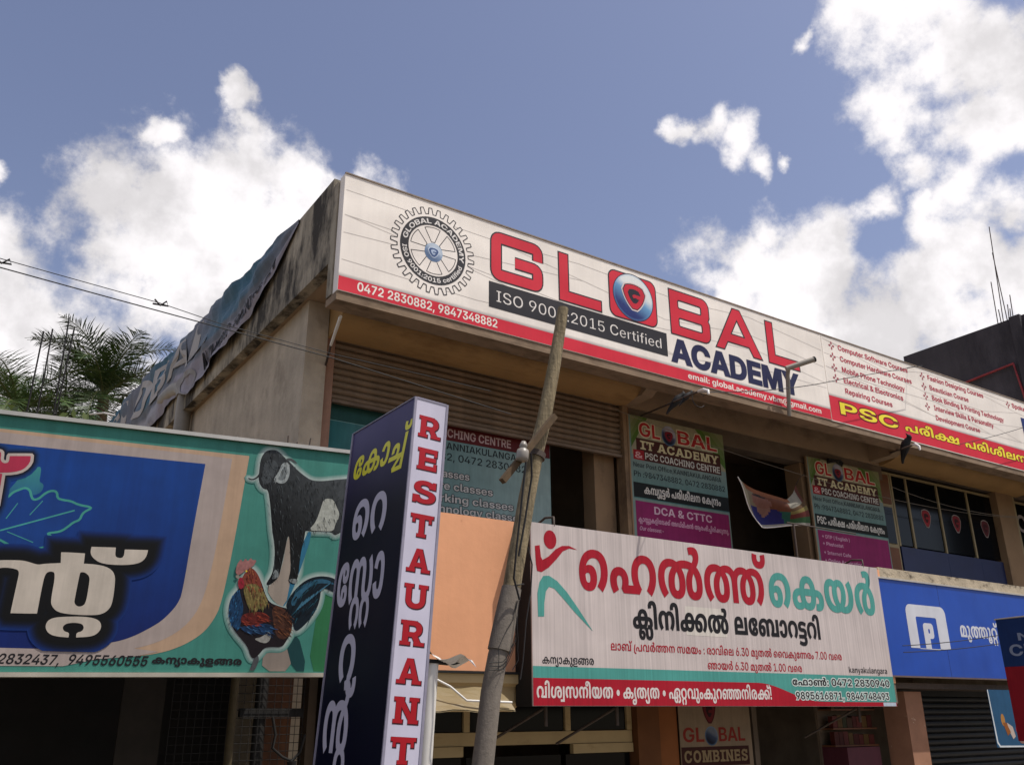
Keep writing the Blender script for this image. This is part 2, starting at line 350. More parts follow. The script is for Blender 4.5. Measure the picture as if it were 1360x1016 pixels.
# letter shapes: for each glyph its advance, number of outlines, then per outline the point count and steps (2*dx+on_curve, dy)
LATIN = "".join(map(chr, [32, 33, 38, 40, 41, 44, 45, 46, 48, 49, 50, 51, 52, 53, 54, 55, 56, 57, 58, 64, 65, 66, 67, 68, 69, 70, 71, 72, 73, 75, 76, 77, 78, 79, 80, 82, 83, 84, 85, 86, 89, 97, 98, 99, 100, 101, 102, 103, 104, 105, 107, 108, 109, 110, 111, 112, 114, 115, 116, 117, 118, 119, 121, 8226]))
GLYPH_NUMBERS = [
107,0,107,2,4,55,87,-9,204,125,0,-9,-204,12,-51,-91,-28,0,-38,20,1,14,0,14,38,19,29,0,30,0,38,-19,1,-14,0,-14,-38,-20,261,1,65,219,-4,-58,0,-88,21,-48,37,1,23,0,16,24,26,
50,23,37,13,115,37,14,5,18,10,8,11,1,5,0,10,-30,15,-25,0,-16,0,-26,-7,-14,-13,1,-8,0,-8,16,-18,34,-21,25,-14,277,-159,-121,0,-229,129,-28,16,-44,29,-28,30,1,17,0,21,40,
33,72,20,47,0,46,0,68,-19,36,-30,1,-19,0,-13,-18,-24,-34,-21,-23,-9,-119,-43,-22,-9,-26,-17,1,-11,0,-11,22,-17,40,-10,25,0,32,0,60,15,48,27,30,36,1,21,99,0,0,-24,-20,-41,
-40,-33,-29,-12,-29,-9,-30,-13,-82,-13,156,1,17,81,116,0,34,24,71,42,63,29,23,111,0,-26,-29,-40,-64,-22,-67,1,-31,0,-27,20,-54,38,-58,31,-34,-109,0,-46,39,-48,88,156,1,
17,31,-57,28,34,38,58,20,54,1,27,0,31,-22,67,-38,64,-25,29,111,0,26,-23,42,-63,24,-71,1,-34,0,-46,-46,-88,-45,-39,107,1,4,31,-65,31,112,113,0,-61,-112,258,1,4,391,139,1,
-46,-263,0,1,46,107,1,12,109,-4,-28,0,-38,20,1,14,0,14,38,19,29,0,28,0,38,-19,1,-14,0,-14,-38,-20,258,2,16,259,-5,-74,0,-100,37,-54,67,1,46,0,47,54,67,100,37,75,0,74,0,
100,-37,54,-67,1,-47,0,-46,-54,-67,-100,-37,16,-73,49,38,0,50,24,26,45,1,32,0,33,-26,45,-50,24,-37,0,-38,0,-50,-24,-26,-45,1,-33,0,-32,26,-45,50,-24,258,2,4,75,0,1,48,
387,0,1,-48,8,-123,291,1,-291,-115,0,1,236,-1,0,-135,-44,1,53,141,46,258,1,32,53,0,1,44,213,92,26,12,40,20,22,22,1,13,0,13,-24,21,-42,10,-27,0,-30,0,-44,-12,-24,-25,1,
-17,-111,0,0,31,52,46,94,26,65,0,60,0,94,-23,52,-40,1,-27,0,-19,-30,-34,-58,-33,-45,-19,-113,-52,1,-1,253,0,1,-48,258,1,34,257,-5,-70,0,-98,26,-52,45,-1,27,117,0,2,-15,
26,-23,46,-12,31,0,30,0,46,12,26,22,1,14,0,15,-28,21,-50,11,-35,0,-75,0,1,37,139,67,-237,0,1,49,381,0,1,-46,-185,-88,1,13,70,3,96,-20,48,-38,1,-26,0,-27,-56,-43,-98,-24,
258,2,8,21,60,1,47,249,184,119,0,-243,-183,1,-1,355,0,1,-47,6,-187,-60,1,74,1,21,1,86,113,0,1,-181,258,1,38,257,-4,-60,0,-96,23,-56,41,-1,28,115,0,0,-13,28,-21,46,-11,29,
0,30,0,44,13,26,24,1,16,0,16,-26,25,-44,14,-29,0,-36,0,-52,-15,-9,-13,-109,2,21,166,369,0,1,-49,-263,0,-9,-70,22,12,60,12,37,0,40,0,68,-15,52,-26,30,-36,1,-21,0,-30,-54,
-46,-96,-26,258,2,23,261,-4,-62,0,-98,25,-56,45,1,30,0,23,40,46,41,29,135,97,129,0,-185,-133,-25,0,8,7,28,14,44,9,31,0,56,0,84,-23,48,-42,1,-28,0,-29,-54,-45,-96,-25,16,
-63,47,30,0,44,13,26,24,1,15,0,15,-26,23,-44,14,-29,0,-28,0,-46,-14,-26,-23,1,-15,0,-15,26,-24,46,-13,258,1,7,97,0,243,241,-281,0,1,50,405,0,1,-50,-241,-241,258,3,30,259,
-5,-66,0,-100,21,-56,38,1,24,0,20,36,31,62,19,41,3,-54,5,-64,35,1,26,0,23,52,35,90,21,61,0,60,0,90,-20,52,-36,1,-23,0,-26,-64,-35,-53,-5,40,-3,62,-20,36,-30,1,-20,0,-24,
-56,-38,-100,-21,16,-65,44,30,0,44,11,26,20,1,12,0,13,-26,21,-44,11,-29,0,-30,0,-44,-11,-26,-20,1,-14,0,-12,24,-20,46,-11,16,31,132,26,0,38,10,22,18,1,12,0,12,-22,18,-38,
10,-25,0,-26,0,-40,-10,-20,-18,1,-12,0,-12,20,-18,40,-10,258,2,23,257,295,62,0,98,-25,56,-45,1,-30,0,-23,-40,-46,-39,-29,-133,-97,-127,0,187,133,27,0,-8,-7,-28,-14,-44,
-9,-29,0,-56,0,-84,23,-48,42,1,28,0,29,54,45,96,25,16,65,-47,-28,0,-46,-13,-26,-24,1,-15,0,-15,26,-23,46,-14,29,0,28,0,46,14,26,23,1,15,0,15,-26,24,-46,13,107,2,12,109,
-4,-28,0,-38,20,1,14,0,14,38,19,29,0,28,0,38,-19,1,-14,0,-14,-38,-20,12,-27,139,-28,0,-38,19,1,14,0,14,38,19,29,0,28,0,38,-19,1,-14,0,-14,-38,-19,404,2,73,413,-84,-88,0,
-142,26,-100,49,-54,69,1,42,0,43,52,69,102,49,140,27,89,0,84,0,136,-25,98,-47,52,-64,1,-39,0,-26,-22,-42,-44,-29,-64,-15,-39,0,-32,0,-46,9,-26,15,-1,8,-1,0,-10,-13,-58,
-18,-45,0,-54,0,-80,25,-42,45,1,29,0,31,48,43,80,24,49,0,38,0,56,-14,13,-10,1,19,83,0,1,-131,0,-11,20,-10,17,0,22,0,32,16,16,31,1,22,0,31,-36,48,-70,35,-100,18,-61,0,-68,
0,-106,-20,-74,-37,-40,-52,1,-33,0,-33,40,-53,74,-36,106,-20,69,0,36,0,62,6,50,7,15,3,35,-42,-18,-4,-58,-9,-76,-6,16,-59,132,30,0,40,13,22,24,1,18,0,18,-22,24,-40,13,-29,
0,-30,0,-42,-13,-24,-24,1,-18,0,-17,22,-25,44,-13,288,2,14,9,0,203,291,157,0,205,-291,-133,0,-91,141,-16,28,-36,61,-19,37,33,0,-22,-38,-34,-60,-17,-28,-91,-141,4,-1,64,1,
48,307,0,1,-48,259,3,20,47,0,1,291,233,0,64,0,86,-19,46,-33,1,-23,0,-17,-26,-25,-48,-18,-31,-3,1,-1,36,-2,56,-17,34,-30,1,-21,0,-24,-46,-37,-90,-21,-65,0,10,-127,48,111,
0,48,0,50,20,1,17,0,13,-22,18,-44,10,-29,0,-111,0,10,1,44,105,0,26,0,38,9,22,16,1,12,0,16,-46,20,-39,0,-103,0,292,1,38,303,-5,-78,0,-126,37,-70,67,1,46,0,47,70,67,126,37,
79,0,52,0,86,-15,68,-28,42,-39,9,-25,-121,0,-4,13,-24,20,-34,13,-44,7,-25,0,-48,0,-70,-23,-38,-44,1,-30,0,-30,38,-43,70,-23,49,0,26,0,44,7,34,13,24,20,5,13,123,0,-6,-24,
-44,-39,-66,-28,-88,-16,282,2,22,251,0,-149,0,1,51,145,0,58,0,78,21,36,43,1,31,0,31,-36,42,-76,21,-57,0,-147,0,1,51,157,0,86,0,128,-35,70,-65,1,-45,0,-45,-70,-66,-128,
-35,4,-173,291,1,-291,-119,0,1,291,243,1,12,47,0,1,291,411,0,1,-51,-289,0,1,-68,269,0,1,-50,-267,0,1,-71,293,0,1,-51,233,1,10,47,0,1,291,401,0,1,-51,-279,0,1,-74,259,0,1,
-49,-257,0,1,-117,296,1,40,305,-5,-82,0,-126,38,-68,67,1,45,0,47,72,67,124,37,79,0,50,0,86,-15,68,-27,44,-37,7,-23,-121,0,-6,11,-22,18,-32,13,-44,6,-25,0,-48,0,-70,-23,
-38,-43,1,-31,0,-30,38,-43,72,-23,49,0,42,0,60,15,34,28,1,18,29,-1,-153,0,1,46,245,0,1,-37,0,-37,-66,-55,-116,-31,290,1,12,47,0,1,291,121,0,1,-117,249,0,1,117,121,0,1,
-291,-119,0,1,123,-247,0,1,-123,164,1,12,27,0,1,49,79,0,1,193,-77,0,1,49,277,0,1,-49,-77,0,1,-193,79,0,1,-49,277,3,10,133,62,1,70,20,13,38,24,40,25,23,13,145,84,145,0,
-245,-142,-7,1,7,-239,-150,1,291,121,0,1,-80,-1,-74,3,-29,1,-108,4,243,0,-173,132,73,45,241,-177,223,1,6,47,0,1,291,121,0,1,-240,261,0,1,-51,361,1,46,47,0,1,291,177,0,97,
-135,6,-9,16,-28,16,-30,16,-28,5,-9,-27,0,4,9,14,28,18,30,14,28,7,9,95,135,179,0,1,-291,-117,0,1,138,0,10,2,27,2,31,0,32,1,14,15,0,-8,-15,-20,-33,-18,-31,-16,-26,-5,-9,
-97,-138,-97,0,-99,138,-6,9,-16,26,-18,31,-20,33,-7,15,15,0,2,-14,0,-32,2,-31,2,-27,1,-10,1,-138,293,1,28,47,0,1,291,129,0,187,-148,10,-8,26,-24,30,-28,15,-14,-13,-12,-2,
14,-2,35,-2,32,1,10,1,143,123,0,1,-291,-129,0,-167,135,-12,9,-32,28,-38,34,-21,21,21,5,2,-21,2,-38,2,-30,1,-8,1,-135,301,2,16,303,-5,-78,0,-126,37,-70,67,1,46,0,47,70,67,
126,37,79,0,78,0,122,-37,72,-67,1,-47,0,-46,-72,-67,-122,-37,16,-77,54,44,0,68,22,40,43,1,31,0,31,-40,44,-68,22,-43,0,-46,0,-68,-22,-40,-44,1,-31,0,-31,40,-43,68,-22,254,
1,24,47,0,1,291,229,0,66,0,96,-24,50,-43,1,-29,0,-29,-52,-43,-96,-24,-65,0,-157,0,1,50,151,0,32,0,46,11,26,21,1,14,0,14,-26,21,-46,11,-31,0,-97,0,1,-241,261,2,24,47,0,1,
291,233,0,64,0,96,-23,52,-43,1,-29,0,-29,-54,-42,-98,-23,-67,0,-151,0,1,49,149,0,34,0,46,10,24,21,1,14,0,14,-24,20,-46,11,-33,0,-99,0,1,-241,4,209,0,-133,132,127,0,139,
-132,261,1,51,265,-5,-74,0,-104,24,-56,44,-1,31,117,0,2,-15,30,-22,52,-12,37,0,34,0,48,9,28,17,1,11,0,10,-22,14,-46,10,-35,4,-61,7,-82,9,-86,40,1,31,0,27,56,39,100,23,67,
0,66,0,98,-23,54,-41,1,-29,-111,0,-4,20,-56,23,-45,0,-30,0,-46,-9,-24,-16,1,-11,0,-9,22,-13,44,-10,33,-4,57,-6,44,-5,66,-14,46,-20,22,-27,1,-17,0,-27,-56,-41,-102,-22,
257,1,8,21,240,1,51,475,0,1,-51,-175,0,1,-240,-119,0,1,240,284,1,22,285,-5,-72,0,-108,27,-60,48,1,32,1,189,119,0,1,-185,0,-17,30,-26,56,-15,37,0,38,0,54,15,30,26,1,17,1,
185,119,0,1,-189,0,-32,-60,-48,-108,-27,286,1,14,213,0,-203,291,131,0,95,-141,16,-27,36,-62,23,-37,-31,0,20,37,34,62,17,27,93,141,129,0,-199,-291,280,1,16,223,0,1,109,
-213,182,139,0,99,-88,14,-12,24,-25,15,-13,-25,0,12,13,24,25,15,12,95,88,139,0,-211,-182,1,-109,224,2,40,169,-4,-42,0,-64,14,-36,28,1,21,0,17,26,24,44,14,60,8,33,1,36,2,
46,4,20,6,1,7,1,1,0,8,-16,12,-30,7,-21,0,-22,0,-32,-7,-20,-12,-1,-7,-107,1,6,21,46,31,80,16,57,0,40,0,66,-9,48,-19,24,-26,1,-18,1,-141,-111,0,1,29,-1,0,-10,-10,-34,-15,
-46,-8,18,1,41,28,0,40,10,22,18,1,11,1,21,-4,-1,-18,-3,-22,-2,-26,-2,-13,-1,-20,-2,-32,-6,-18,-11,1,-9,0,-7,16,-11,28,-5,242,2,23,281,-4,-28,0,-48,9,-34,16,-11,11,-1,0,1,
-32,-113,0,1,291,117,0,1,-112,3,0,12,10,34,16,46,8,31,0,52,0,80,-27,46,-48,1,-33,0,-34,-46,-48,-80,-27,16,-83,47,28,0,42,15,22,27,1,20,0,19,-22,27,-42,15,-27,0,-30,0,-42,
-15,-24,-28,1,-18,0,-19,24,-28,42,-15,225,1,38,235,-5,-64,0,-94,28,-52,49,1,32,0,33,52,49,94,27,65,0,40,0,68,-11,50,-22,32,-29,5,-18,-111,-2,-2,8,-14,13,-20,10,-28,5,-17,
0,-28,0,-42,-16,-22,-28,1,-19,0,-19,22,-28,42,-15,29,0,18,0,28,5,20,9,12,14,5,8,113,-2,-4,-18,-30,-29,-52,-22,-68,-12,242,2,23,205,-4,-54,0,-80,27,-46,48,1,34,0,33,46,48,
80,27,53,0,30,0,46,-8,34,-16,13,-10,3,0,1,112,117,0,1,-291,-113,0,1,32,-1,0,-12,-11,-34,-16,-48,-9,16,3,47,30,0,42,15,24,28,1,19,0,18,-24,28,-42,15,-29,0,-28,0,-42,-15,
-22,-27,1,-19,0,-20,22,-27,42,-15,228,1,40,235,-5,-64,0,-94,28,-52,49,1,32,0,32,52,49,92,28,61,0,46,0,74,-15,54,-28,30,-40,1,-25,1,-15,-363,0,1,37,309,0,-51,-9,0,16,-22,
23,-42,12,-29,0,-28,0,-42,-12,-22,-23,1,-16,1,-25,0,-17,24,-24,44,-13,31,0,22,0,34,6,24,12,7,8,107,-2,-8,-20,-54,-30,-82,-18,151,2,4,285,209,1,-45,-275,0,1,45,17,75,-209,
1,234,0,20,32,27,60,13,45,0,22,0,40,-1,9,0,-5,-45,-4,0,-24,0,-9,0,-26,0,-20,-10,1,-12,1,-226,242,2,38,239,-85,-58,0,-82,16,-48,29,-5,19,109,3,6,-7,22,-11,34,-6,25,0,42,0,
46,22,1,22,1,34,-1,0,-10,-12,-36,-15,-46,-8,-29,0,-52,0,-80,26,-46,47,1,32,0,32,46,48,80,27,53,0,30,0,46,-9,36,-16,13,-10,3,0,1,31,115,0,1,-202,0,-32,-52,-41,-92,-19,16,
-63,131,30,0,42,15,24,27,1,18,0,19,-24,27,-42,15,-29,0,-28,0,-42,-15,-22,-27,1,-19,0,-18,22,-27,42,-15,237,1,23,159,117,1,-117,-115,0,1,291,117,0,1,-136,-17,0,18,27,72,
31,57,0,44,0,66,-19,36,-37,1,-26,1,-131,-115,0,1,121,0,21,-40,21,-35,0,-24,0,-36,-10,-22,-20,101,2,4,43,0,1,209,117,0,1,-209,12,-57,235,-28,0,-38,18,1,13,0,13,38,17,29,0,
28,0,38,-17,1,-13,0,-13,-38,-18,223,3,7,149,60,1,69,13,0,147,80,135,0,-187,-105,-25,0,4,-183,-104,1,291,117,0,1,-291,4,157,0,-131,91,79,41,189,-132,112,1,16,177,0,-70,0,
-64,26,1,30,1,235,117,0,1,-229,0,-10,16,-8,19,0,6,0,10,0,3,1,5,-44,-8,-1,-20,0,356,1,42,43,0,1,209,113,0,1,-48,-5,0,10,18,40,23,52,11,31,0,46,0,68,-28,9,-25,-11,0,8,17,
40,24,58,12,35,0,40,0,64,-17,36,-33,1,-24,1,-139,-115,0,1,128,0,19,-40,18,-29,0,-22,0,-32,-10,-18,-17,1,-11,1,-127,-111,0,1,130,0,16,-38,19,-29,0,-20,0,-34,-9,-20,-19,1,
-13,1,-124,237,1,23,159,117,1,-117,-115,0,1,209,115,0,1,-54,-15,0,18,27,72,31,57,0,44,0,66,-19,36,-37,1,-26,1,-131,-115,0,1,121,0,21,-40,21,-35,0,-24,0,-36,-10,-22,-20,
235,2,16,237,-5,-64,0,-94,28,-54,49,1,32,0,33,54,49,94,27,65,0,62,0,96,-27,52,-49,1,-33,0,-32,-52,-49,-96,-28,16,-61,47,28,0,42,15,22,28,1,19,0,19,-22,28,-42,16,-27,0,
-30,0,-42,-16,-22,-28,1,-19,0,-19,22,-28,42,-15,242,2,23,43,-82,1,291,115,0,1,-30,3,0,12,10,36,16,46,8,31,0,52,0,80,-27,46,-48,1,-33,0,-34,-46,-48,-80,-27,-53,0,-28,0,
-46,9,-34,16,-11,11,-1,0,1,-114,16,93,125,28,0,42,15,22,27,1,20,0,19,-22,27,-42,15,-27,0,-30,0,-42,-15,-24,-28,1,-18,0,-19,24,-28,42,-15,152,1,20,43,0,1,209,113,0,1,-36,
3,0,12,19,50,19,41,0,10,0,18,-1,7,0,1,-50,-6,1,-28,1,-15,0,-24,0,-38,-11,-22,-21,1,-15,1,-115,212,1,44,215,-5,-52,0,-84,16,-50,31,-3,22,113,2,4,-14,40,-15,35,0,32,0,38,
12,1,10,0,8,-28,10,-25,3,-73,7,-60,6,-62,30,1,24,0,20,42,30,80,16,55,0,52,0,80,-16,46,-31,3,-20,-105,-2,-2,12,-38,16,-31,0,-28,0,-36,-13,1,-9,0,-8,26,-11,27,-2,79,-8,62,
-6,60,-28,1,-23,0,-21,-46,-31,-84,-17,147,2,4,277,209,1,-45,-267,0,1,45,16,69,55,117,0,1,-200,0,-11,16,-8,25,0,8,0,28,0,7,0,5,-45,-12,0,-38,-1,-17,0,-68,0,-66,28,1,29,
237,1,23,189,-4,-44,0,-66,19,-36,37,1,26,1,131,117,0,1,-121,0,-20,40,-22,37,0,24,0,38,10,20,20,1,16,1,117,117,0,1,-209,-111,0,1,54,17,0,-20,-27,-72,-31,226,1,14,161,0,
-153,209,123,0,71,-104,12,-19,20,-38,11,-20,-25,0,10,20,20,38,13,19,69,104,123,0,-155,-209,330,1,36,135,0,-127,209,123,0,39,-74,10,-22,22,-48,11,-25,-15,0,12,25,22,48,13,
22,41,74,105,0,41,-74,12,-22,22,-48,13,-25,-15,0,10,25,22,48,11,22,39,74,123,0,-127,-209,-117,0,-47,82,-8,13,-12,26,-14,27,-5,13,21,0,-6,-13,-12,-27,-14,-26,-7,-13,-47,
-82,226,1,27,51,-81,7,46,45,-1,16,-1,22,4,14,11,5,8,11,14,-159,209,123,0,71,-104,12,-19,20,-38,13,-20,-31,0,10,20,22,38,13,19,73,104,121,0,-183,-239,-12,-18,-38,-23,-52,
-11,-33,0,-20,0,-38,1,175,1,16,177,52,-36,0,-56,17,-34,28,1,17,0,18,34,28,56,17,37,0,34,0,56,-17,34,-28,1,-18,0,-17,-34,-28,-56,-17,196,2,16,197,-5,-56,0,-76,20,-42,35,1,
23,0,23,44,35,76,20,53,0,54,0,78,-20,42,-34,1,-24,0,-24,-42,-35,-76,-19,12,-55,111,-22,0,-32,-16,1,-17,0,-17,30,-17,27,0,24,0,32,16,1,18,0,17,-32,16,633,2,97,313,231,42,
0,86,-7,43,-8,10,-2,12,-7,11,-2,26,-4,46,-16,30,-21,1,-15,0,-11,-14,-17,-30,-13,-25,-6,-1,5,38,-7,44,-25,1,-20,0,-16,-32,-27,-76,-17,-65,0,-74,0,-90,27,-40,45,1,29,0,24,
30,40,58,34,45,12,6,2,12,5,9,2,32,8,80,8,45,0,52,0,72,-10,56,-18,23,-12,55,-105,1,-86,-127,0,1,103,0,28,-16,34,-25,10,-16,6,-42,7,-29,0,-20,0,-36,-3,-15,-2,-28,-4,-46,
-17,-32,-23,-16,-28,1,-15,0,-31,44,-25,37,0,28,0,28,10,1,10,0,9,-28,12,-31,0,-19,0,1,44,13,0,32,0,28,13,1,10,0,12,-40,18,-45,4,-20,2,-44,3,-23,0,-58,0,-72,-19,-32,-33,1,
-21,0,-18,16,-30,32,-27,25,-14,-91,-30,-32,15,-50,35,-28,43,1,27,0,20,28,41,64,34,110,21,59,821,-236,-60,0,-76,24,-34,39,1,24,0,38,78,44,75,0,44,0,66,-23,42,-36,5,-20,
-49,-1,-4,10,-20,17,-30,11,-21,0,-30,0,-30,-21,1,-20,0,-13,12,-18,24,-9,19,0,18,0,26,10,14,24,1,20,0,6,-2,15,-1,7,0,1,2,6,-1,1,-4,15,-40,24,-66,15,-47,0,-32,0,-42,-6,-15,
-7,-16,-6,-20,-17,-8,-27,1,-20,1,-27,-85,109,24,13,58,22,82,12,59,0,70,0,106,-22,72,-37,36,-49,1,-28,0,-34,-44,-44,-84,-22,698,2,97,313,231,42,0,86,-7,43,-8,10,-2,12,-7,
11,-2,26,-4,46,-16,30,-21,1,-15,0,-11,-14,-17,-30,-13,-25,-6,-1,5,38,-7,44,-25,1,-20,0,-16,-32,-27,-76,-17,-65,0,-74,0,-90,27,-40,45,1,29,0,24,30,40,58,34,45,12,6,2,12,5,
9,2,32,8,80,8,45,0,52,0,72,-10,56,-18,23,-12,55,-102,1,-89,-127,0,1,103,0,28,-16,34,-25,10,-16,6,-42,7,-29,0,-20,0,-36,-3,-15,-2,-28,-4,-46,-17,-32,-23,-16,-28,1,-15,0,
-31,44,-25,37,0,28,0,28,10,1,10,0,9,-28,12,-31,0,-19,0,1,44,13,0,32,0,28,13,1,10,0,12,-40,18,-45,4,-20,2,-44,3,-23,0,-58,0,-72,-19,-32,-33,1,-21,0,-18,16,-30,32,-27,25,
-14,-91,-30,-32,15,-50,35,-28,43,1,27,0,20,28,41,64,34,110,21,83,717,0,74,0,108,-24,70,-43,13,-30,4,-9,4,-21,1,-11,0,-34,-40,-43,-80,-21,-59,0,-56,0,-74,20,-40,36,1,23,0,
42,120,46,105,0,18,0,24,0,13,-1,29,-1,64,-6,90,-32,50,-50,1,-32,0,-23,-28,-44,-60,-34,-102,-19,-73,0,-36,0,-66,5,-29,5,35,43,24,-3,44,-4,27,0,46,0,58,14,30,22,14,27,1,12,
0,19,-18,28,-34,20,-23,5,-31,3,-12,2,-26,1,-13,0,-38,0,-48,-12,-20,-21,1,-13,0,-10,10,-15,22,-8,19,0,28,0,30,23,1,30,0,12,-8,23,-5,10,-7,12,-14,11,-38,16,-50,8,-31,0,-26,
0,-40,-6,-17,-7,-14,-6,-20,-17,-8,-27,1,-20,1,-17,-85,99,22,13,60,22,78,12,538,2,33,207,147,64,0,80,-23,38,-35,1,-19,0,-11,-14,-22,-7,-8,-9,17,357,0,1,-46,-427,0,-41,26,
8,7,16,20,1,13,0,15,-28,20,-29,0,-20,0,-26,-9,-14,-16,1,-10,0,-16,22,-22,13,-11,-99,-22,-28,16,-32,36,1,22,0,24,46,35,84,19,77,635,84,72,0,98,-16,62,-27,28,-35,1,-18,0,
-20,-24,-30,-40,-21,-21,-8,1,6,44,-10,50,-35,1,-27,0,-29,-44,-35,-76,-17,-49,0,-18,0,-40,1,-13,2,17,45,6,-1,20,-1,7,0,24,0,28,8,14,17,1,12,0,18,-42,23,-41,1,1,44,24,4,32,
13,20,20,1,15,0,16,-28,24,-60,15,-47,0,-70,0,-86,-33,-42,-57,1,-37,0,-9,2,-17,1,-8,0,-2,0,-5,1,-3,2,-21,16,-27,28,-13,19,0,14,0,7,4,4,2,4,7,1,7,1,180,127,0,1,-165,0,-25,
-20,-28,-19,-9,-18,-9,-52,-8,-37,0,-62,0,-90,31,-46,66,1,53,0,38,42,63,82,46,122,25,441,3,55,183,-5,-76,0,-84,37,1,33,0,21,38,29,31,9,22,6,50,8,70,3,53,0,329,0,70,0,84,
-8,33,-10,28,-9,32,-28,1,-21,0,-35,-86,-35,-69,0,-18,0,-34,2,-17,3,21,43,8,-1,18,-1,11,0,24,0,24,13,1,11,0,8,-12,11,-11,4,-14,4,-42,3,-37,0,-367,0,-34,0,-38,-3,-13,-5,
-10,-3,-12,-11,1,-7,0,-8,12,-12,26,-6,23,0,20,0,40,8,23,9,53,-40,-26,-8,-46,-10,-50,-4,17,229,236,76,0,92,-29,44,-53,1,-35,0,-39,-48,-53,-94,-27,-67,0,-56,0,-80,17,-25,
16,-26,16,-26,44,1,27,0,55,110,61,15,103,-46,-46,0,-42,-36,1,-36,0,-24,20,-32,38,-16,31,0,30,0,38,16,20,32,1,25,0,24,-20,32,-38,15,618,2,53,309,231,68,0,92,-19,41,-21,1,
-20,39,-84,1,-87,-125,0,1,111,0,28,-16,27,-17,7,-12,6,-38,6,-29,0,-46,0,-74,-20,-44,-39,1,-29,1,-2,0,-23,16,-24,26,-9,17,0,14,0,18,6,10,13,1,10,0,15,-22,15,-23,0,-26,0,
-44,-16,-27,-16,-13,43,26,12,72,20,47,0,46,0,60,-18,30,-31,1,-21,0,-24,-36,-34,-72,-18,-51,0,-48,0,-80,21,-48,45,1,36,0,44,74,60,126,30,80,451,0,42,0,74,-9,37,-9,21,-9,
64,-18,72,-55,1,-41,0,-32,-42,-42,-84,-21,-57,0,-60,0,-82,22,-44,43,1,31,0,25,34,41,64,33,45,13,25,9,34,9,82,10,51,0,74,0,100,-20,60,-34,26,-42,1,-21,0,-27,-28,-42,-50,
-34,-33,-16,-89,30,22,13,32,26,20,30,1,18,0,23,-32,33,-62,19,-47,0,-22,0,-34,-2,-15,-3,-15,-2,-34,-8,-48,-27,-24,-35,1,-19,0,-19,16,-22,26,-9,15,0,16,0,26,8,16,22,1,19,0,
21,-24,34,-44,27,-29,7,-17,3,-10,2,-22,2,-22,1,-11,0,-34,0,-40,-8,-13,-5,-22,-10,-20,-31,1,-29,1,-95,-113,0,1,96,33,83,22,12,56,19,80,12,235,1,57,231,231,72,0,112,-15,41,
-10,-51,-41,-40,9,-76,10,-49,0,-30,0,-38,-6,-18,-11,1,-7,0,-5,6,-7,7,-3,12,-4,36,-3,29,0,17,0,60,0,74,-12,25,-11,18,-9,18,-23,1,-15,0,-21,-46,-33,-94,-19,-73,0,-66,0,
-112,14,-45,12,51,42,30,-8,50,-9,54,-4,33,0,34,0,42,6,18,12,1,8,0,5,-8,9,-7,2,-10,4,-30,3,-29,0,-11,0,-58,0,-84,11,-25,13,-16,8,-18,22,1,14,0,21,46,32,94,19,507,1,84,497,
-5,-44,0,-66,12,-23,12,-18,8,-24,23,-12,30,1,20,1,25,0,20,-8,22,-9,7,-8,5,-24,6,-19,0,-22,0,-36,-13,-24,-29,1,-24,0,-17,16,-31,30,-30,25,-17,-95,-29,-30,18,-48,38,-24,43,
1,27,0,33,50,49,96,28,67,0,50,0,72,-12,25,-12,18,-8,22,-24,10,-31,1,-20,1,-21,0,-21,8,-23,13,-7,8,-5,24,-6,19,0,16,0,24,5,9,5,12,6,10,21,1,19,1,129,127,0,1,-129,0,-19,8,
-20,11,-7,10,-5,24,-5,13,0,24,0,42,14,26,30,1,23,0,16,-14,31,-30,30,-25,16,97,30,34,-19,44,-38,24,-43,1,-26,0,-31,-48,-50,-92,-29,-65,0,-48,0,-70,14,-31,16,15,2,-28,-15,
-68,-17,433,1,83,431,-5,-58,0,-82,22,-44,43,1,31,0,25,34,41,64,33,45,13,25,9,34,9,80,10,53,0,74,0,100,-20,60,-34,26,-42,1,-21,0,-27,-28,-42,-52,-34,-31,-16,-89,30,22,13,
32,26,18,30,1,18,0,23,-30,33,-62,19,-47,0,-22,0,-34,-3,-15,-2,-15,-2,-34,-8,-48,-27,-24,-35,1,-19,0,-19,16,-22,26,-9,15,0,16,0,26,8,16,22,1,19,0,21,-24,34,-44,27,-27,7,
-19,3,-14,2,-30,3,-15,0,-54,0,-70,-19,-30,-33,1,-21,0,-18,16,-30,32,-27,25,-14,-91,-30,-32,15,-50,35,-28,43,1,27,0,20,28,41,62,34,104,21,79,0,48,0,76,-9,37,-9,21,-9,64,
-18,72,-55,1,-41,0,-32,-42,-42,-84,-21,379,1,57,241,231,34,0,48,-6,42,-13,21,-10,-11,-1,32,16,70,14,49,0,66,0,94,-29,48,-49,1,-32,0,-26,-24,-43,-46,-38,-31,-19,-95,30,24,
16,32,30,14,30,1,17,0,24,-26,29,-44,14,-23,0,-16,0,-24,-5,-5,-4,-10,-7,-10,-19,1,-18,1,-132,-125,0,1,132,0,18,-8,19,-9,7,-8,4,-22,5,-17,0,-22,0,-44,-13,-28,-29,1,-24,0,
-17,16,-31,30,-30,25,-16,-95,-30,-32,19,-46,38,-24,43,1,25,0,31,48,51,96,29,371,1,35,207,147,64,0,80,-23,38,-35,1,-19,0,-11,-14,-22,-7,-8,-3,17,207,0,1,180,129,0,1,-226,
-411,0,-41,26,8,7,16,20,1,13,0,15,-28,20,-29,0,-20,0,-28,-9,-12,-16,1,-10,0,-16,20,-22,15,-11,-99,-22,-28,16,-32,36,1,22,0,24,46,35,84,19,472,3,33,207,147,64,0,80,-23,38,
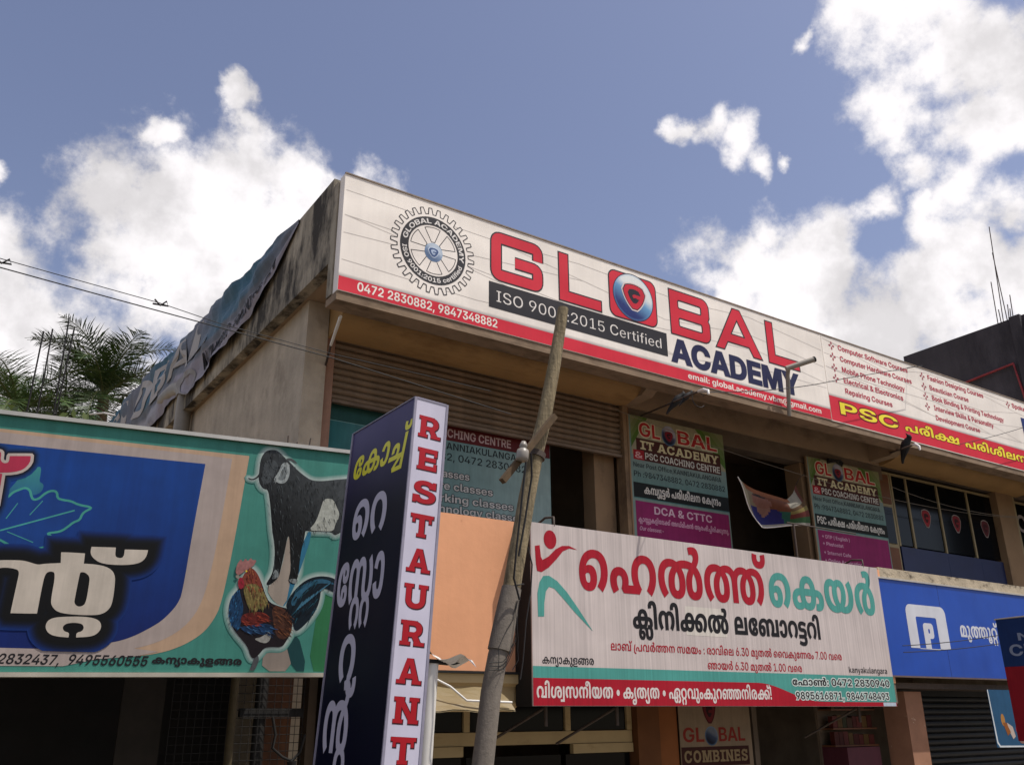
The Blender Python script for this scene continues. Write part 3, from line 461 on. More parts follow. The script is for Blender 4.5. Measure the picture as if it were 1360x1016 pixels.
-35,1,-19,0,-11,-14,-22,-7,-8,-5,17,197,0,3,-46,-273,0,-41,26,8,7,16,20,1,13,0,15,-28,20,-29,0,-20,0,-28,-9,-12,-16,1,-10,0,-16,20,-22,15,-11,-99,-22,-28,16,-32,36,1,22,
0,24,46,35,84,19,16,535,84,52,0,80,-14,29,-13,30,-14,26,-40,1,-32,1,-118,-431,0,1,116,0,23,12,32,26,24,21,10,26,12,80,14,15,55,-46,-24,0,-30,-6,-11,-6,-14,-8,-12,-25,1,
-23,1,-71,181,0,1,68,0,26,-12,25,-13,8,-10,6,-30,6,551,2,53,309,231,68,0,92,-19,41,-21,21,-30,19,-49,1,-112,-125,0,1,111,0,28,-16,27,-17,7,-12,6,-38,6,-29,0,-46,0,-74,
-20,-44,-39,1,-29,1,-2,0,-23,16,-24,26,-9,17,0,14,0,18,6,10,13,1,10,0,15,-22,15,-23,0,-26,0,-44,-16,-27,-16,-13,43,26,12,72,20,47,0,46,0,60,-18,30,-31,1,-21,0,-24,-36,
-34,-72,-18,-51,0,-48,0,-80,21,-48,45,1,36,0,44,74,60,126,30,37,829,-5,1,-226,-373,0,-41,26,24,18,28,30,14,28,1,16,0,24,-26,29,-42,14,-25,0,-16,0,-22,-5,-7,-4,-10,-7,-10,
-19,1,-17,1,-131,-117,0,1,93,37,74,9,30,32,17,72,15,51,0,66,0,92,-29,50,-49,1,-32,0,-17,-12,-29,-20,-25,-17,-12,-25,8,171,0,1,180,286,1,80,347,231,62,0,92,-14,50,-28,1,
-20,0,-11,-14,-18,-13,-6,-16,-7,-50,-7,-41,0,-21,0,-16,0,-16,-1,-5,-1,-4,-2,-4,-3,1,-3,0,-6,28,-4,21,0,15,0,40,0,52,-6,17,-7,16,-6,16,-18,1,-13,0,-15,-32,-25,-74,-15,-59,
0,-32,0,-56,3,-48,6,-23,4,37,41,30,-5,54,-4,31,0,34,0,26,5,1,5,0,5,-18,4,-15,0,-9,0,-56,0,-62,9,-17,9,-10,6,-14,16,1,10,0,12,18,18,17,7,18,7,56,8,45,0,17,0,18,0,16,4,1,5,
0,8,-46,8,-39,0,-64,0,-82,-25,-38,-44,1,-30,0,-20,12,-40,9,-17,-117,-12,-14,20,-16,50,1,22,0,43,68,64,138,34,313,3,17,307,231,70,0,104,-16,35,-14,24,-10,32,-27,16,-36,1,
-27,1,-101,-543,0,1,101,0,26,16,37,32,28,25,10,32,14,94,15,16,5,-47,-18,0,-28,-10,-9,-9,-10,-8,-12,-27,1,-22,1,-81,-31,1,42,19,68,43,40,44,1,22,0,8,-8,13,-18,7,18,151,
-38,0,-19,-26,-35,-44,-33,-31,-17,-15,2,18,1,38,0,15,0,101,0,1,58,0,26,-18,32,-38,21,-29,6,3,3,12,-8,20,-22,437,1,98,561,-5,-46,0,-72,9,-37,9,-6,2,-12,5,-5,1,-44,14,-56,
36,-28,42,1,22,0,16,14,25,11,10,15,8,16,13,48,17,58,7,31,0,90,0,98,-49,1,-47,0,-38,-70,-57,-55,-18,-6,-2,-14,-4,-7,-2,-36,-10,-80,-9,-45,0,-72,0,-108,20,-72,37,-34,50,1,
30,0,29,44,45,88,25,67,0,50,0,82,-20,29,-23,-95,-24,-14,11,-32,10,-17,0,-22,0,-32,-12,-18,-23,1,-17,0,-28,40,-42,76,-24,51,0,20,0,32,3,15,2,8,1,14,1,7,2,26,7,40,27,24,34,
1,20,0,18,-18,22,-28,9,-15,0,-18,0,-28,-9,-16,-22,1,-19,0,-18,20,-34,38,-26,27,-9,6,-2,14,0,9,-2,12,-2,34,-3,21,0,48,0,70,20,38,38,1,28,0,19,-20,39,-25,21,101,27,40,-25,
36,-53,1,-27,0,-25,-28,-46,-64,-38,-110,-22,314,1,64,307,231,74,0,112,-22,74,-37,36,-50,1,-27,0,-34,-44,-44,-84,-22,-59,0,-62,0,-74,24,-36,39,1,24,0,38,80,44,73,0,44,0,
68,-23,40,-36,5,-20,-47,-1,-4,10,-20,17,-32,11,-19,0,-32,0,-28,-21,1,-20,0,-13,12,-18,24,-9,17,0,20,0,26,10,14,24,1,20,0,7,-4,14,-1,6,0,2,0,6,1,2,-6,14,-38,24,-68,15,-45,
0,-52,0,-70,-18,-34,-32,1,-22,0,-18,16,-29,34,-28,25,-14,-91,-29,-32,15,-52,35,-28,43,1,27,0,22,30,41,66,33,106,20,284,1,36,285,231,70,0,98,-20,60,-33,28,-42,1,-22,0,-26,
-28,-43,-52,-35,-33,-15,-89,30,22,13,32,26,18,31,1,19,0,21,-30,32,-54,18,-37,0,-38,0,-58,-17,-32,-32,1,-22,0,-18,18,-30,32,-27,25,-14,-91,-30,-32,15,-52,35,-28,43,1,27,0,
20,28,41,60,34,98,21,357,2,21,669,226,1,-226,-625,0,1,121,0,33,30,38,27,13,26,12,78,14,51,0,52,0,76,-14,27,-13,28,-14,26,-39,1,-30,1,-36,-291,0,1,-39,375,0,1,180,9,-289,
-41,-44,0,-40,-28,1,-24,1,-3,167,0,1,3,0,25,-40,27,301,2,67,315,186,-34,0,-60,-4,-46,-9,-32,-13,-5,-9,-2,-2,0,-4,1,-3,-2,-3,-2,-9,1,-6,0,-16,24,-16,21,0,22,0,18,13,1,10,
0,7,-10,9,-18,5,-11,0,-20,0,-30,-6,-19,-5,-51,10,14,9,50,16,58,12,29,0,44,0,56,-16,26,-25,1,-17,0,-16,-28,-29,-66,-17,-55,0,-44,0,-68,18,-40,35,1,24,0,20,34,36,72,29,114,
17,81,0,82,0,108,-16,54,-30,1,-22,0,-18,-38,-25,-74,-15,-53,-2,-33,24,1,9,7,0,18,0,26,2,9,3,8,3,6,8,1,5,0,10,-24,12,-56,7,55,217,-123,0,-15,-24,-24,-19,-8,-14,-6,-42,-7,
-58,-3,-43,0,-133,0,-32,0,-26,-2,-7,-2,-10,-2,-8,-6,1,-5,0,-4,8,-7,7,-2,8,-3,30,-2,33,0,323,0,1,-46,-331,0,-50,0,-70,6,-25,7,-26,7,-28,25,1,17,0,16,24,25,27,8,16,6,40,6,
56,3,39,0,133,0,30,0,32,3,11,4,8,2,6,9,1,5,0,6,-8,10,-9,2,-8,3,-24,2,-21,0,-7,0,1,41,99,-10,56,-8,54,-30,402,1,42,285,231,70,0,96,-20,60,-33,28,-40,1,-21,0,-24,-24,-35,
-44,-31,-27,-16,31,35,161,0,1,180,127,0,1,-226,-369,0,-45,30,20,11,30,24,16,30,1,19,0,21,-30,32,-54,18,-37,0,-38,0,-58,-17,-32,-32,1,-22,0,-18,18,-30,32,-28,25,-13,-91,
-30,-32,15,-52,35,-28,43,1,27,0,20,28,41,60,34,98,21,438,1,89,561,231,70,0,108,-20,74,-37,38,-50,1,-29,0,-34,-44,-44,-84,-22,-59,0,-62,0,-74,24,-36,39,1,24,0,38,80,44,73,
0,44,0,68,-23,40,-36,5,-20,-47,-1,-4,10,-20,17,-32,11,-21,0,-30,0,-28,-21,1,-20,0,-13,12,-18,24,-9,17,0,18,0,28,10,14,24,1,20,0,7,-2,14,-1,6,-2,2,2,6,1,2,-4,14,-40,24,
-66,15,-45,0,-34,0,-42,-7,-15,-6,-24,-10,-18,-33,1,-25,1,-7,0,-26,-24,-39,-25,-13,-24,-12,-72,-12,-47,0,-66,0,-94,28,-50,49,1,34,0,26,24,43,48,38,31,18,97,-29,-24,-16,
-30,-30,-16,-31,1,-18,0,-24,22,-29,38,-13,23,0,16,0,26,6,7,5,10,7,8,20,1,16,1,15,0,36,38,45,37,14,34,14,86,12,491,3,33,207,147,64,0,80,-23,38,-35,1,-19,0,-11,-14,-22,-7,
-8,-3,17,207,0,27,-46,-309,0,-41,26,8,7,16,20,1,13,0,15,-28,20,-29,0,-20,0,-28,-9,-12,-16,1,-10,0,-16,20,-22,15,-11,-99,-22,-28,16,-32,36,1,22,0,24,46,35,84,19,23,399,
-147,1,158,0,8,-4,11,-3,3,-4,3,-10,3,-7,0,-16,0,-20,-11,1,-11,0,-8,12,-14,32,-8,35,0,41,0,42,0,66,17,50,28,38,32,15,15,127,0,1,-226,27,-417,231,36,0,52,-8,21,-8,22,-9,24,
-30,1,-25,1,-105,139,0,1,67,0,9,2,16,4,14,1,4,3,-5,-22,-21,-68,-27,-74,-13,-37,0,-53,0,-74,0,-86,21,-38,34,1,19,0,18,36,30,68,19,507,1,84,521,231,42,0,66,-12,27,-12,18,
-8,24,-23,10,-30,1,-20,1,-25,0,-20,8,-22,11,-7,8,-5,26,-6,19,0,22,0,38,13,22,29,1,24,0,18,-14,31,-30,30,-23,16,95,29,32,-18,46,-38,24,-43,1,-26,0,-34,-50,-49,-94,-28,-67,
0,-50,0,-70,12,-23,12,-18,9,-24,23,-10,32,1,19,1,21,0,21,-8,23,-9,7,-8,5,-26,6,-17,0,-14,0,-26,-5,-7,-5,-12,-6,-8,-21,1,-18,1,-130,-127,0,1,129,0,20,-6,20,-11,6,-8,5,-24,
5,-13,0,-24,0,-42,-14,-26,-29,1,-24,0,-16,16,-30,30,-31,25,-16,-95,-30,-32,19,-46,38,-24,43,1,26,0,32,48,49,94,29,65,0,48,0,70,-14,33,-16,-13,-2,30,16,66,16,499,2,33,207,
147,64,0,80,-23,38,-35,1,-19,0,-11,-14,-22,-7,-8,-3,17,201,0,33,-46,-309,0,-41,26,8,7,16,20,1,13,0,15,-28,20,-29,0,-20,0,-28,-9,-12,-16,1,-10,0,-16,20,-22,15,-11,-99,-22,
-28,16,-32,36,1,22,0,24,46,35,84,19,38,563,84,72,0,98,-20,58,-33,28,-42,1,-22,0,-26,-28,-42,-50,-35,-33,-16,-91,30,22,13,32,26,20,31,1,19,0,21,-30,32,-56,18,-37,0,-38,0,
-58,-17,-32,-32,1,-22,0,-18,18,-29,28,-25,23,-12,-45,-30,-39,0,-25,16,-24,15,-38,29,-22,34,1,22,0,20,28,41,60,33,96,21,222,1,38,415,114,0,-25,-18,-43,-48,-33,-78,-18,-59,
0,-52,0,-72,14,-44,23,-22,28,-5,14,129,11,6,-12,14,-20,28,-12,23,0,26,0,32,17,14,33,1,23,0,22,-14,32,-32,18,-23,0,-20,0,-28,-13,-16,-19,-5,-12,-127,11,8,14,28,28,46,23,
70,13,51,0,56,0,76,-19,46,-32,18,-42,109,1,32,-13,341,36,0,58,-8,23,-8,26,-9,30,-26,14,-38,1,-28,1,-224,-125,0,1,215,0,20,-4,27,-10,19,-7,5,-6,4,-20,5,-13,0,-14,0,-20,-6,
-14,-11,1,-8,0,-3,4,-8,1,-3,-123,-8,-2,5,-4,12,1,6,0,23,46,31,78,16,109,1,45,-69,341,50,0,74,-10,33,-10,50,-17,36,-54,1,-43,1,-207,-125,0,1,205,0,27,-10,37,-22,23,-19,6,
-14,4,-38,3,-23,0,-12,0,-24,-4,-16,-9,1,-7,0,-7,16,-9,15,0,20,0,14,11,1,8,0,10,-22,15,-15,5,107,-6,6,-4,10,-16,1,-8,0,-14,-24,-24,-52,-15,-43,0,-38,0,-54,13,-28,23,1,17,
0,16,32,26,70,15,149,3,15,141,-95,-78,0,-86,41,1,33,0,22,40,33,72,19,53,0,50,0,74,-18,40,-34,1,-23,0,-22,-40,-33,-72,-18,12,-51,42,24,0,30,16,1,16,0,15,-28,16,-25,0,-24,
0,-30,-15,1,-16,0,-16,30,-16,21,-1,284,52,0,60,-19,28,-32,1,-18,0,-31,-28,-57,-21,-33,-115,5,18,30,20,52,1,23,0,14,-20,20,-27,0,-10,0,-20,-2,-9,-1,-17,44,18,2,46,3,149,4,
15,141,-95,-78,0,-86,41,1,33,0,22,40,33,72,19,53,0,50,0,74,-18,40,-34,1,-23,0,-22,-40,-33,-72,-18,12,-51,110,-30,0,-44,-18,1,-18,0,-19,44,-18,31,0,32,0,42,18,1,19,0,18,
-42,18,29,-29,-55,-44,0,-44,25,1,21,0,8,18,17,15,9,41,-9,-14,-4,-14,-10,1,-5,0,-6,10,-9,20,-4,15,0,14,0,20,5,10,8,1,6,0,4,-14,10,-11,3,39,11,16,-9,14,-16,1,-9,0,-12,-16,
-21,-38,-13,21,-59,271,52,0,60,-19,28,-32,1,-18,0,-31,-28,-57,-21,-33,-115,5,18,30,20,52,1,23,0,14,-20,20,-27,0,-10,0,-20,-2,-9,-1,-17,44,18,2,46,3,117,1,50,47,-134,-52,
0,-74,14,-38,29,1,22,0,27,76,33,71,0,34,0,60,-10,37,-13,-29,-36,-20,8,-40,8,-23,0,-22,0,-22,-9,1,-9,0,-9,24,-10,21,0,22,0,30,8,16,18,1,14,0,8,-8,22,-18,28,-13,18,-18,24,
-24,48,1,24,0,30,32,51,25,22,131,0,-20,-19,-28,-33,-12,-31,1,-16,0,-20,18,-37,17,-23,16,-21,20,-32,8,-28,1,-14,0,-30,-52,-39,-86,-17,304,1,57,207,-5,-50,0,-80,21,-48,45,
1,36,0,29,40,49,74,36,110,20,69,0,70,0,100,-19,60,-33,30,-42,1,-23,0,-27,-30,-42,-50,-35,-31,-15,-91,30,22,13,34,26,18,30,1,19,0,22,-30,32,-62,18,-47,0,-50,0,-76,-23,-42,
-40,1,-26,0,-23,16,-25,26,-9,17,0,14,0,18,6,10,13,1,10,0,15,-22,15,-23,0,-26,0,-44,-16,-27,-16,-13,43,26,12,70,20,49,0,44,0,62,-18,30,-31,1,-21,0,-24,-36,-34,-70,-18,253,
1,81,301,-5,-58,0,-100,14,-74,29,-42,45,1,32,0,29,42,44,76,29,102,14,61,0,64,0,76,-17,34,-27,1,-16,0,-18,-34,-25,-58,-12,-41,0,-50,0,-56,14,-24,25,1,14,0,8,10,16,7,5,107,
6,-14,-5,-16,-16,1,-10,0,-9,16,-10,19,0,16,0,16,9,1,7,0,9,-28,11,-23,0,-12,0,-24,0,-7,-1,-40,-1,-56,-19,-30,-33,1,-22,0,-22,26,-34,54,-19,41,-2,8,0,24,-1,13,0,18,0,24,6,
10,9,1,6,0,7,-14,9,-15,0,-16,0,-18,-11,1,-9,0,-9,14,-15,15,-6,-107,7,-4,5,-8,15,1,7,0,15,24,24,56,15,51,0,40,0,60,-13,32,-24,1,-19,0,-16,-34,-27,-76,-17,608,2,57,207,-5,
-50,0,-80,21,-48,45,1,36,0,29,40,49,74,36,110,20,69,0,70,0,100,-19,60,-33,30,-42,1,-23,0,-27,-30,-42,-50,-35,-31,-15,-91,30,22,13,34,26,18,30,1,19,0,22,-30,32,-62,18,-47,
0,-50,0,-76,-23,-42,-40,1,-26,0,-23,16,-25,26,-9,17,0,14,0,18,6,10,13,1,10,0,15,-22,15,-23,0,-26,0,-44,-16,-27,-16,-13,43,26,12,70,20,49,0,44,0,62,-18,30,-31,1,-21,0,-24,
-36,-34,-70,-18,57,557,0,-50,0,-80,21,-48,45,1,36,0,29,40,49,74,36,110,20,69,0,70,0,100,-19,60,-33,30,-42,1,-23,0,-27,-30,-42,-50,-35,-31,-15,-91,30,22,13,34,26,18,30,1,
19,0,22,-30,32,-62,18,-47,0,-50,0,-76,-23,-42,-40,1,-26,0,-23,16,-25,26,-9,17,0,14,0,18,6,10,13,1,10,0,15,-22,15,-23,0,-26,0,-44,-16,-27,-16,-13,43,26,12,70,20,49,0,44,0,
62,-18,30,-31,1,-21,0,-24,-36,-34,-70,-18,0,1,30,-93,239,-60,0,-72,17,-32,30,1,19,0,9,6,15,5,5,111,-9,-2,-4,-2,-9,1,-4,0,-10,12,-11,22,-5,17,0,14,0,24,4,12,12,1,10,0,4,
-2,9,-1,4,107,9,4,-5,6,-15,1,-9,0,-19,-34,-30,-72,-17,638,2,75,309,231,68,0,92,-19,41,-21,-33,8,26,16,72,16,47,0,50,0,68,-17,31,-16,7,-24,47,-67,1,-107,-127,0,1,129,0,18,
-8,22,-11,6,-8,5,-26,5,-17,0,-16,0,-24,-6,-9,-4,-12,-7,-10,-21,1,-21,1,-126,-125,0,1,111,0,28,-16,27,-17,7,-12,6,-38,6,-29,0,-46,0,-74,-19,-44,-40,1,-29,1,-2,0,-23,16,
-24,26,-9,17,0,14,0,18,6,10,13,1,10,0,15,-22,15,-23,0,-26,0,-44,-16,-27,-16,-13,43,26,12,72,20,47,0,46,0,60,-18,30,-31,1,-21,0,-24,-36,-34,-72,-18,-51,0,-48,0,-80,21,-48,
45,1,36,0,44,74,60,126,30,76,839,-236,-60,0,-80,22,-40,42,1,30,0,19,22,36,50,35,45,18,17,14,26,12,32,20,1,12,0,9,-22,11,-23,0,-14,0,-24,-2,-9,-1,-19,41,20,4,58,4,31,0,52,
0,58,-17,22,-26,1,-13,0,-21,-46,-37,-41,-19,-15,-9,-28,-12,-38,-30,-20,-33,1,-17,0,-14,10,-21,24,-11,21,0,28,0,26,21,1,26,0,17,-16,34,-34,27,-25,9,-18,5,-40,6,-35,0,-28,
0,-44,-5,-17,-7,-14,-5,-18,-17,-10,-26,1,-20,1,-82,-115,0,1,79,33,84,22,13,54,19,80,12,59,0,40,0,66,-6,31,-7,6,0,10,-3,7,-2,46,-11,62,-37,34,-47,1,-26,0,-46,-88,-51,451,
2,31,241,231,34,0,50,-6,44,-13,23,-11,53,-107,1,-94,-125,0,1,133,0,17,-8,19,-9,7,-8,4,-22,5,-17,0,-22,0,-44,-13,-28,-29,1,-24,0,-17,16,-31,30,-30,25,-16,-95,-30,-32,19,
-46,38,-24,43,1,25,0,31,48,51,96,29,76,519,-236,-60,0,-80,22,-40,42,1,30,0,19,22,36,52,35,43,18,19,14,26,12,30,20,1,12,0,9,-22,11,-23,0,-12,0,-26,-2,-7,-1,-21,41,20,4,58,
4,31,0,54,0,56,-17,22,-26,1,-13,0,-21,-44,-37,-43,-19,-15,-9,-28,-12,-38,-30,-20,-33,1,-17,0,-14,10,-21,24,-11,23,0,26,0,28,21,1,26,0,17,-18,34,-32,27,-25,9,-18,5,-42,6,
-35,0,-28,0,-44,-5,-17,-7,-12,-5,-20,-17,-10,-26,1,-20,1,-82,-115,0,1,79,33,84,22,13,56,19,80,12,59,0,40,0,66,-6,29,-7,6,0,12,-3,7,-2,44,-11,64,-37,34,-47,1,-26,0,-46,
-90,-51,315,1,80,421,-5,-60,0,-82,22,-40,42,1,30,0,19,24,36,50,35,43,18,19,14,26,12,32,20,1,12,0,9,-22,11,-23,0,-14,0,-24,-2,-9,-1,-19,41,20,4,58,4,29,0,54,0,58,-17,20,
-26,1,-13,0,-21,-44,-37,-41,-19,-17,-9,-26,-12,-40,-30,-20,-33,1,-17,0,-14,10,-21,26,-11,21,0,26,0,28,21,1,26,0,13,-10,25,-18,23,-28,19,-19,7,-18,5,-38,6,-31,0,-48,0,-68,
-17,-36,-32,1,-23,0,-18,16,-30,34,-28,25,-13,-91,-30,-34,15,-50,35,-28,43,1,27,0,22,30,41,66,33,106,20,75,0,38,0,66,-6,31,-6,6,-1,10,-3,7,-2,44,-11,64,-38,34,-46,1,-26,0,
-47,-88,-50,515,1,124,625,231,48,0,72,-5,58,-7,27,-6,33,-6,70,-19,74,-60,1,-39,0,-44,-90,-50,-93,0,-60,0,-80,22,-40,42,1,30,0,19,22,36,52,35,43,18,17,14,28,12,30,20,1,12,
0,9,-22,11,-23,0,-12,0,-26,-2,-7,-1,-21,41,20,4,58,4,31,0,54,0,56,-17,22,-26,1,-13,0,-21,-46,-37,-41,-19,-15,-9,-28,-12,-38,-30,-20,-33,1,-17,0,-14,10,-21,24,-11,23,0,26,
0,28,21,1,24,0,17,-22,32,-38,26,-27,8,-31,5,-28,6,-64,5,-37,0,-34,0,-66,-5,-27,-5,-29,-4,-42,-12,-52,-44,1,-30,0,-16,16,-20,26,-8,15,0,16,0,26,8,16,22,1,19,0,21,-24,34,
-44,27,-27,7,-19,3,-14,2,-30,3,-15,0,-54,0,-70,-19,-30,-33,1,-21,0,-18,16,-30,32,-27,25,-14,-91,-30,-32,15,-50,35,-28,43,1,27,0,20,28,41,62,34,104,21,79,0,48,0,78,-9,35,
-9,23,-9,62,-18,72,-55,1,-41,0,-32,-42,-42,-84,-21,-59,0,-58,0,-82,22,-44,41,1,29,0,25,32,40,62,33,47,13,23,10,42,12,106,11,117,1,42,5,-25,-2,-2,-2,-6,1,-4,0,-6,10,-12,
22,-7,21,0,26,0,26,12,1,14,0,7,-4,16,-16,23,-13,19,-16,23,-24,47,1,24,0,30,32,51,25,22,131,0,-20,-19,-28,-33,-12,-31,1,-16,0,-20,18,-37,15,-21,16,-22,18,-30,10,-22,1,-11,
0,-37,-92,-35,-85,0,-94,0,-86,38,1,32,0,5,2,10,3,4,109,1,6,173,226,1,-299,-295,0,1,47,171,0,1,252,122,1,24,249,226,-36,-41,-42,-71,-16,-59,1,-26,0,-26,24,-26,38,-9,25,0,
12,0,22,1,11,1,13,-46,-14,-2,-36,-2,-17,0,-72,0,-88,26,-40,48,1,35,0,34,20,61,40,64,31,38,639,3,17,443,231,76,0,92,-29,44,-53,1,-35,0,-39,-48,-53,-94,-27,-67,0,-56,0,-80,
17,-25,16,-26,16,-26,44,1,27,0,55,110,61,15,103,-46,-46,0,-42,-36,1,-36,0,-24,20,-32,38,-16,31,0,30,0,38,16,20,32,1,25,0,24,-20,32,-38,15,96,-289,-190,-76,0,-84,37,1,33,
0,21,38,29,31,9,22,6,50,8,70,3,53,0,539,0,40,0,54,-3,38,-6,19,-6,30,-9,32,-29,1,-21,0,-34,-84,-38,-73,0,-56,0,-80,21,-42,40,1,30,0,9,2,15,3,7,2,3,0,6,3,4,10,23,50,38,72,
26,92,14,55,0,74,0,102,-20,62,-34,28,-42,1,-21,0,-27,-30,-42,-50,-35,-33,-15,-91,29,24,14,32,26,18,30,1,19,0,22,-32,32,-62,18,-43,0,-40,0,-66,-14,-46,-27,-9,-20,-2,-3,0,
-7,-1,-4,-2,-5,-2,-12,1,-8,0,-18,18,-20,26,-7,17,0,20,0,22,13,1,11,0,7,-10,12,-9,4,-10,4,-32,4,-35,0,-563,0,-34,0,-38,-3,-13,-5,-10,-3,-12,-11,1,-7,0,-8,12,-12,26,-6,23,
0,20,0,40,8,23,9,53,-40,-26,-8,-46,-10,-50,-4,441,4,55,183,-5,-76,0,-84,37,1,33,0,21,38,29,31,9,22,6,50,8,70,3,53,0,329,0,70,0,84,-8,33,-10,28,-9,32,-28,1,-21,0,-35,-86,
-35,-69,0,-18,0,-34,2,-17,3,21,43,8,-1,18,-1,11,0,24,0,24,13,1,11,0,8,-12,11,-11,4,-14,4,-42,3,-37,0,-367,0,-34,0,-38,-3,-13,-5,-10,-3,-12,-11,1,-7,0,-8,12,-12,26,-6,23,
0,20,0,40,8,23,9,53,-40,-26,-8,-46,-10,-50,-4,17,229,236,76,0,92,-29,44,-53,1,-35,0,-39,-48,-51,-94,-24,-67,0,-54,0,-80,14,-25,15,-28,15,-26,44,1,27,0,55,110,61,15,103,
-46,-46,0,-42,-36,1,-36,0,-24,20,-32,38,-16,31,0,30,0,38,16,20,32,1,25,0,24,-20,32,-38,15,79,223,-320,-36,0,-54,9,-21,9,-18,9,-20,28,1,22,1,1,0,13,-12,24,-13,7,-12,6,-30,
5,-21,0,-22,0,-44,-8,-32,-20,-3,-18,0,-2,0,-9,1,-6,0,-14,12,-15,18,-6,11,0,14,0,18,9,1,11,0,9,-16,10,-17,0,-22,0,-38,-12,-21,-11,-17,30,30,13,56,15,33,0,54,0,52,-29,1,
-24,0,-26,-58,-30,-63,0,-64,0,-72,41,1,34,0,24,34,34,58,22,72,10,39,0,24,0,52,-3,48,-7,19,-8,20,-8,28,-28,1,-25,1,-4,0,-13,6,-16,7,-6,6,-4,18,-4,13,0,24,0,32,19,1,23,0,
19,-22,32,-21,13,83,22,34,-17,34,-42,1,-25,0,-25,-36,-37,-72,-21,727,5,17,443,231,76,0,92,-29,44,-53,1,-35,0,-39,-50,-53,-92,-27,-67,0,-56,0,-80,17,-25,16,-26,16,-26,44,
1,27,0,55,110,61,15,103,-46,-46,0,-42,-36,1,-36,0,-24,20,-32,38,-16,31,0,30,0,38,16,20,32,1,25,0,24,-20,32,-38,15,54,-289,-190,-76,0,-84,37,1,33,0,21,38,29,31,9,22,6,50,
8,70,3,53,0,335,0,68,0,86,-8,33,-11,24,-8,26,-24,1,-15,0,-14,-18,-20,-32,-12,-21,-4,31,21,227,0,5,-46,-335,0,-21,44,24,2,24,12,1,11,0,5,-10,10,-7,3,-14,5,-40,3,-37,0,
-373,0,-32,0,-38,-3,-13,-5,-10,-3,-12,-11,1,-7,0,-8,12,-12,26,-6,23,0,20,0,40,8,23,9,53,-40,-26,-8,-46,-10,-50,-4,23,807,5,1,158,0,8,-4,11,-3,3,-2,3,-12,3,-7,0,-16,0,-20,
-11,1,-11,0,-8,12,-14,34,-8,33,0,43,0,42,0,64,17,50,28,38,32,17,15,125,0,1,-226,27,-415,231,34,0,54,-8,19,-8,22,-9,24,-30,1,-25,1,-105,141,0,1,67,0,9,0,16,4,14,1,4,3,-5,
-22,-21,-68,-27,-74,-13,-37,0,-53,0,-72,0,-88,21,-36,34,1,19,0,18,34,30,68,19,659,2,119,413,185,-88,0,-122,-22,-60,-41,1,-27,0,-23,14,-24,26,-9,17,0,14,0,20,6,10,13,1,10,
0,15,-24,15,-23,0,-26,0,-44,-16,-25,-16,-13,43,24,12,72,20,47,0,46,0,60,-18,32,-31,1,-21,0,-24,-38,-34,-70,-18,-51,0,-50,0,-80,21,-48,44,1,34,0,36,56,52,100,33,144,16,87,
0,62,0,94,-7,45,-7,10,-1,10,-7,9,-2,38,-5,54,-17,32,-22,1,-14,0,-11,-14,-17,-32,-13,-23,-6,-1,5,38,-7,42,-25,1,-20,0,-16,-32,-27,-74,-17,-65,0,-74,0,-90,27,-42,45,1,29,0,
24,30,40,60,34,43,12,8,2,12,6,7,1,34,8,80,8,43,0,54,0,72,-10,54,-18,25,-12,53,-102,1,-89,-125,0,1,103,0,28,-18,34,-23,10,-16,6,-44,7,-27,0,-22,0,-36,-3,-13,-2,-30,-4,-44,
-17,-32,-23,-16,-28,1,-15,0,-31,42,-25,39,0,28,0,28,10,1,10,0,9,-30,12,-29,0,-21,0,1,44,15,0,32,0,28,13,1,10,0,13,-44,15,-47,3,-20,2,-42,3,-48,1,58,663,46,62,0,82,-17,40,
-29,1,-18,0,-13,-14,-20,-32,-16,-27,-6,1,2,42,-7,40,-29,1,-20,0,-29,-82,-34,-79,0,-26,0,-46,3,-15,2,17,44,14,-1,22,-2,17,0,28,0,26,10,1,13,0,5,-8,10,-9,3,-10,4,-30,3,-25,
0,-23,0,1,45,23,0,24,0,30,4,11,4,8,3,8,9,1,6,0,12,-34,13,-31,0,-34,0,-44,-10,-15,-9,-14,-8,-16,-21,-6,-28,1,-19,1,-45,-113,2,-1,58,9,42,16,26,66,37,98,21,384,2,42,725,
226,1,-226,-225,0,-23,2,-28,-1,-58,-1,-29,0,-341,0,1,46,343,0,-61,-9,20,7,24,22,1,15,0,14,-22,17,-27,0,-24,0,-26,-17,1,-14,0,-4,0,-7,3,-2,-123,-6,0,5,-4,13,1,5,0,34,90,
38,87,0,52,0,66,-13,40,-21,14,-25,1,-11,0,-10,-8,-18,-18,-15,-11,-7,-17,9,191,0,1,180,19,129,-176,1,-165,-431,0,-47,41,135,51,32,12,70,22,35,10,87,-15,-159,-60,-22,-9,
-42,-15,-17,-5,11,9,18,1,46,1,31,0,139,0,1,96,935,3,53,205,-5,-48,0,-80,21,-48,45,1,36,0,44,74,60,126,30,81,0,68,0,92,-19,41,-21,3,-20,37,-84,1,-87,-125,0,1,111,0,28,-16,
27,-17,7,-12,6,-38,6,-29,0,-46,0,-74,-20,-44,-39,1,-29,1,-2,0,-23,16,-24,26,-9,17,0,14,0,18,6,10,13,1,10,0,15,-22,15,-23,0,-26,0,-44,-16,-27,-16,-13,43,26,12,72,20,47,0,
46,0,60,-18,30,-31,1,-21,0,-24,-36,-34,-72,-18,77,423,236,44,0,74,-9,35,-9,21,-9,64,-17,72,-56,1,-41,0,-32,-44,-42,-82,-21,-59,0,-58,0,-82,22,-44,43,1,31,0,25,34,41,64,
33,45,13,19,9,38,10,76,9,45,0,54,0,74,-11,54,-19,23,-13,15,-15,31,-85,1,-88,-127,0,1,107,0,27,-16,31,-23,9,-12,6,-40,7,-31,0,-16,0,-32,-2,-15,-3,-15,-2,-32,-7,-48,-27,
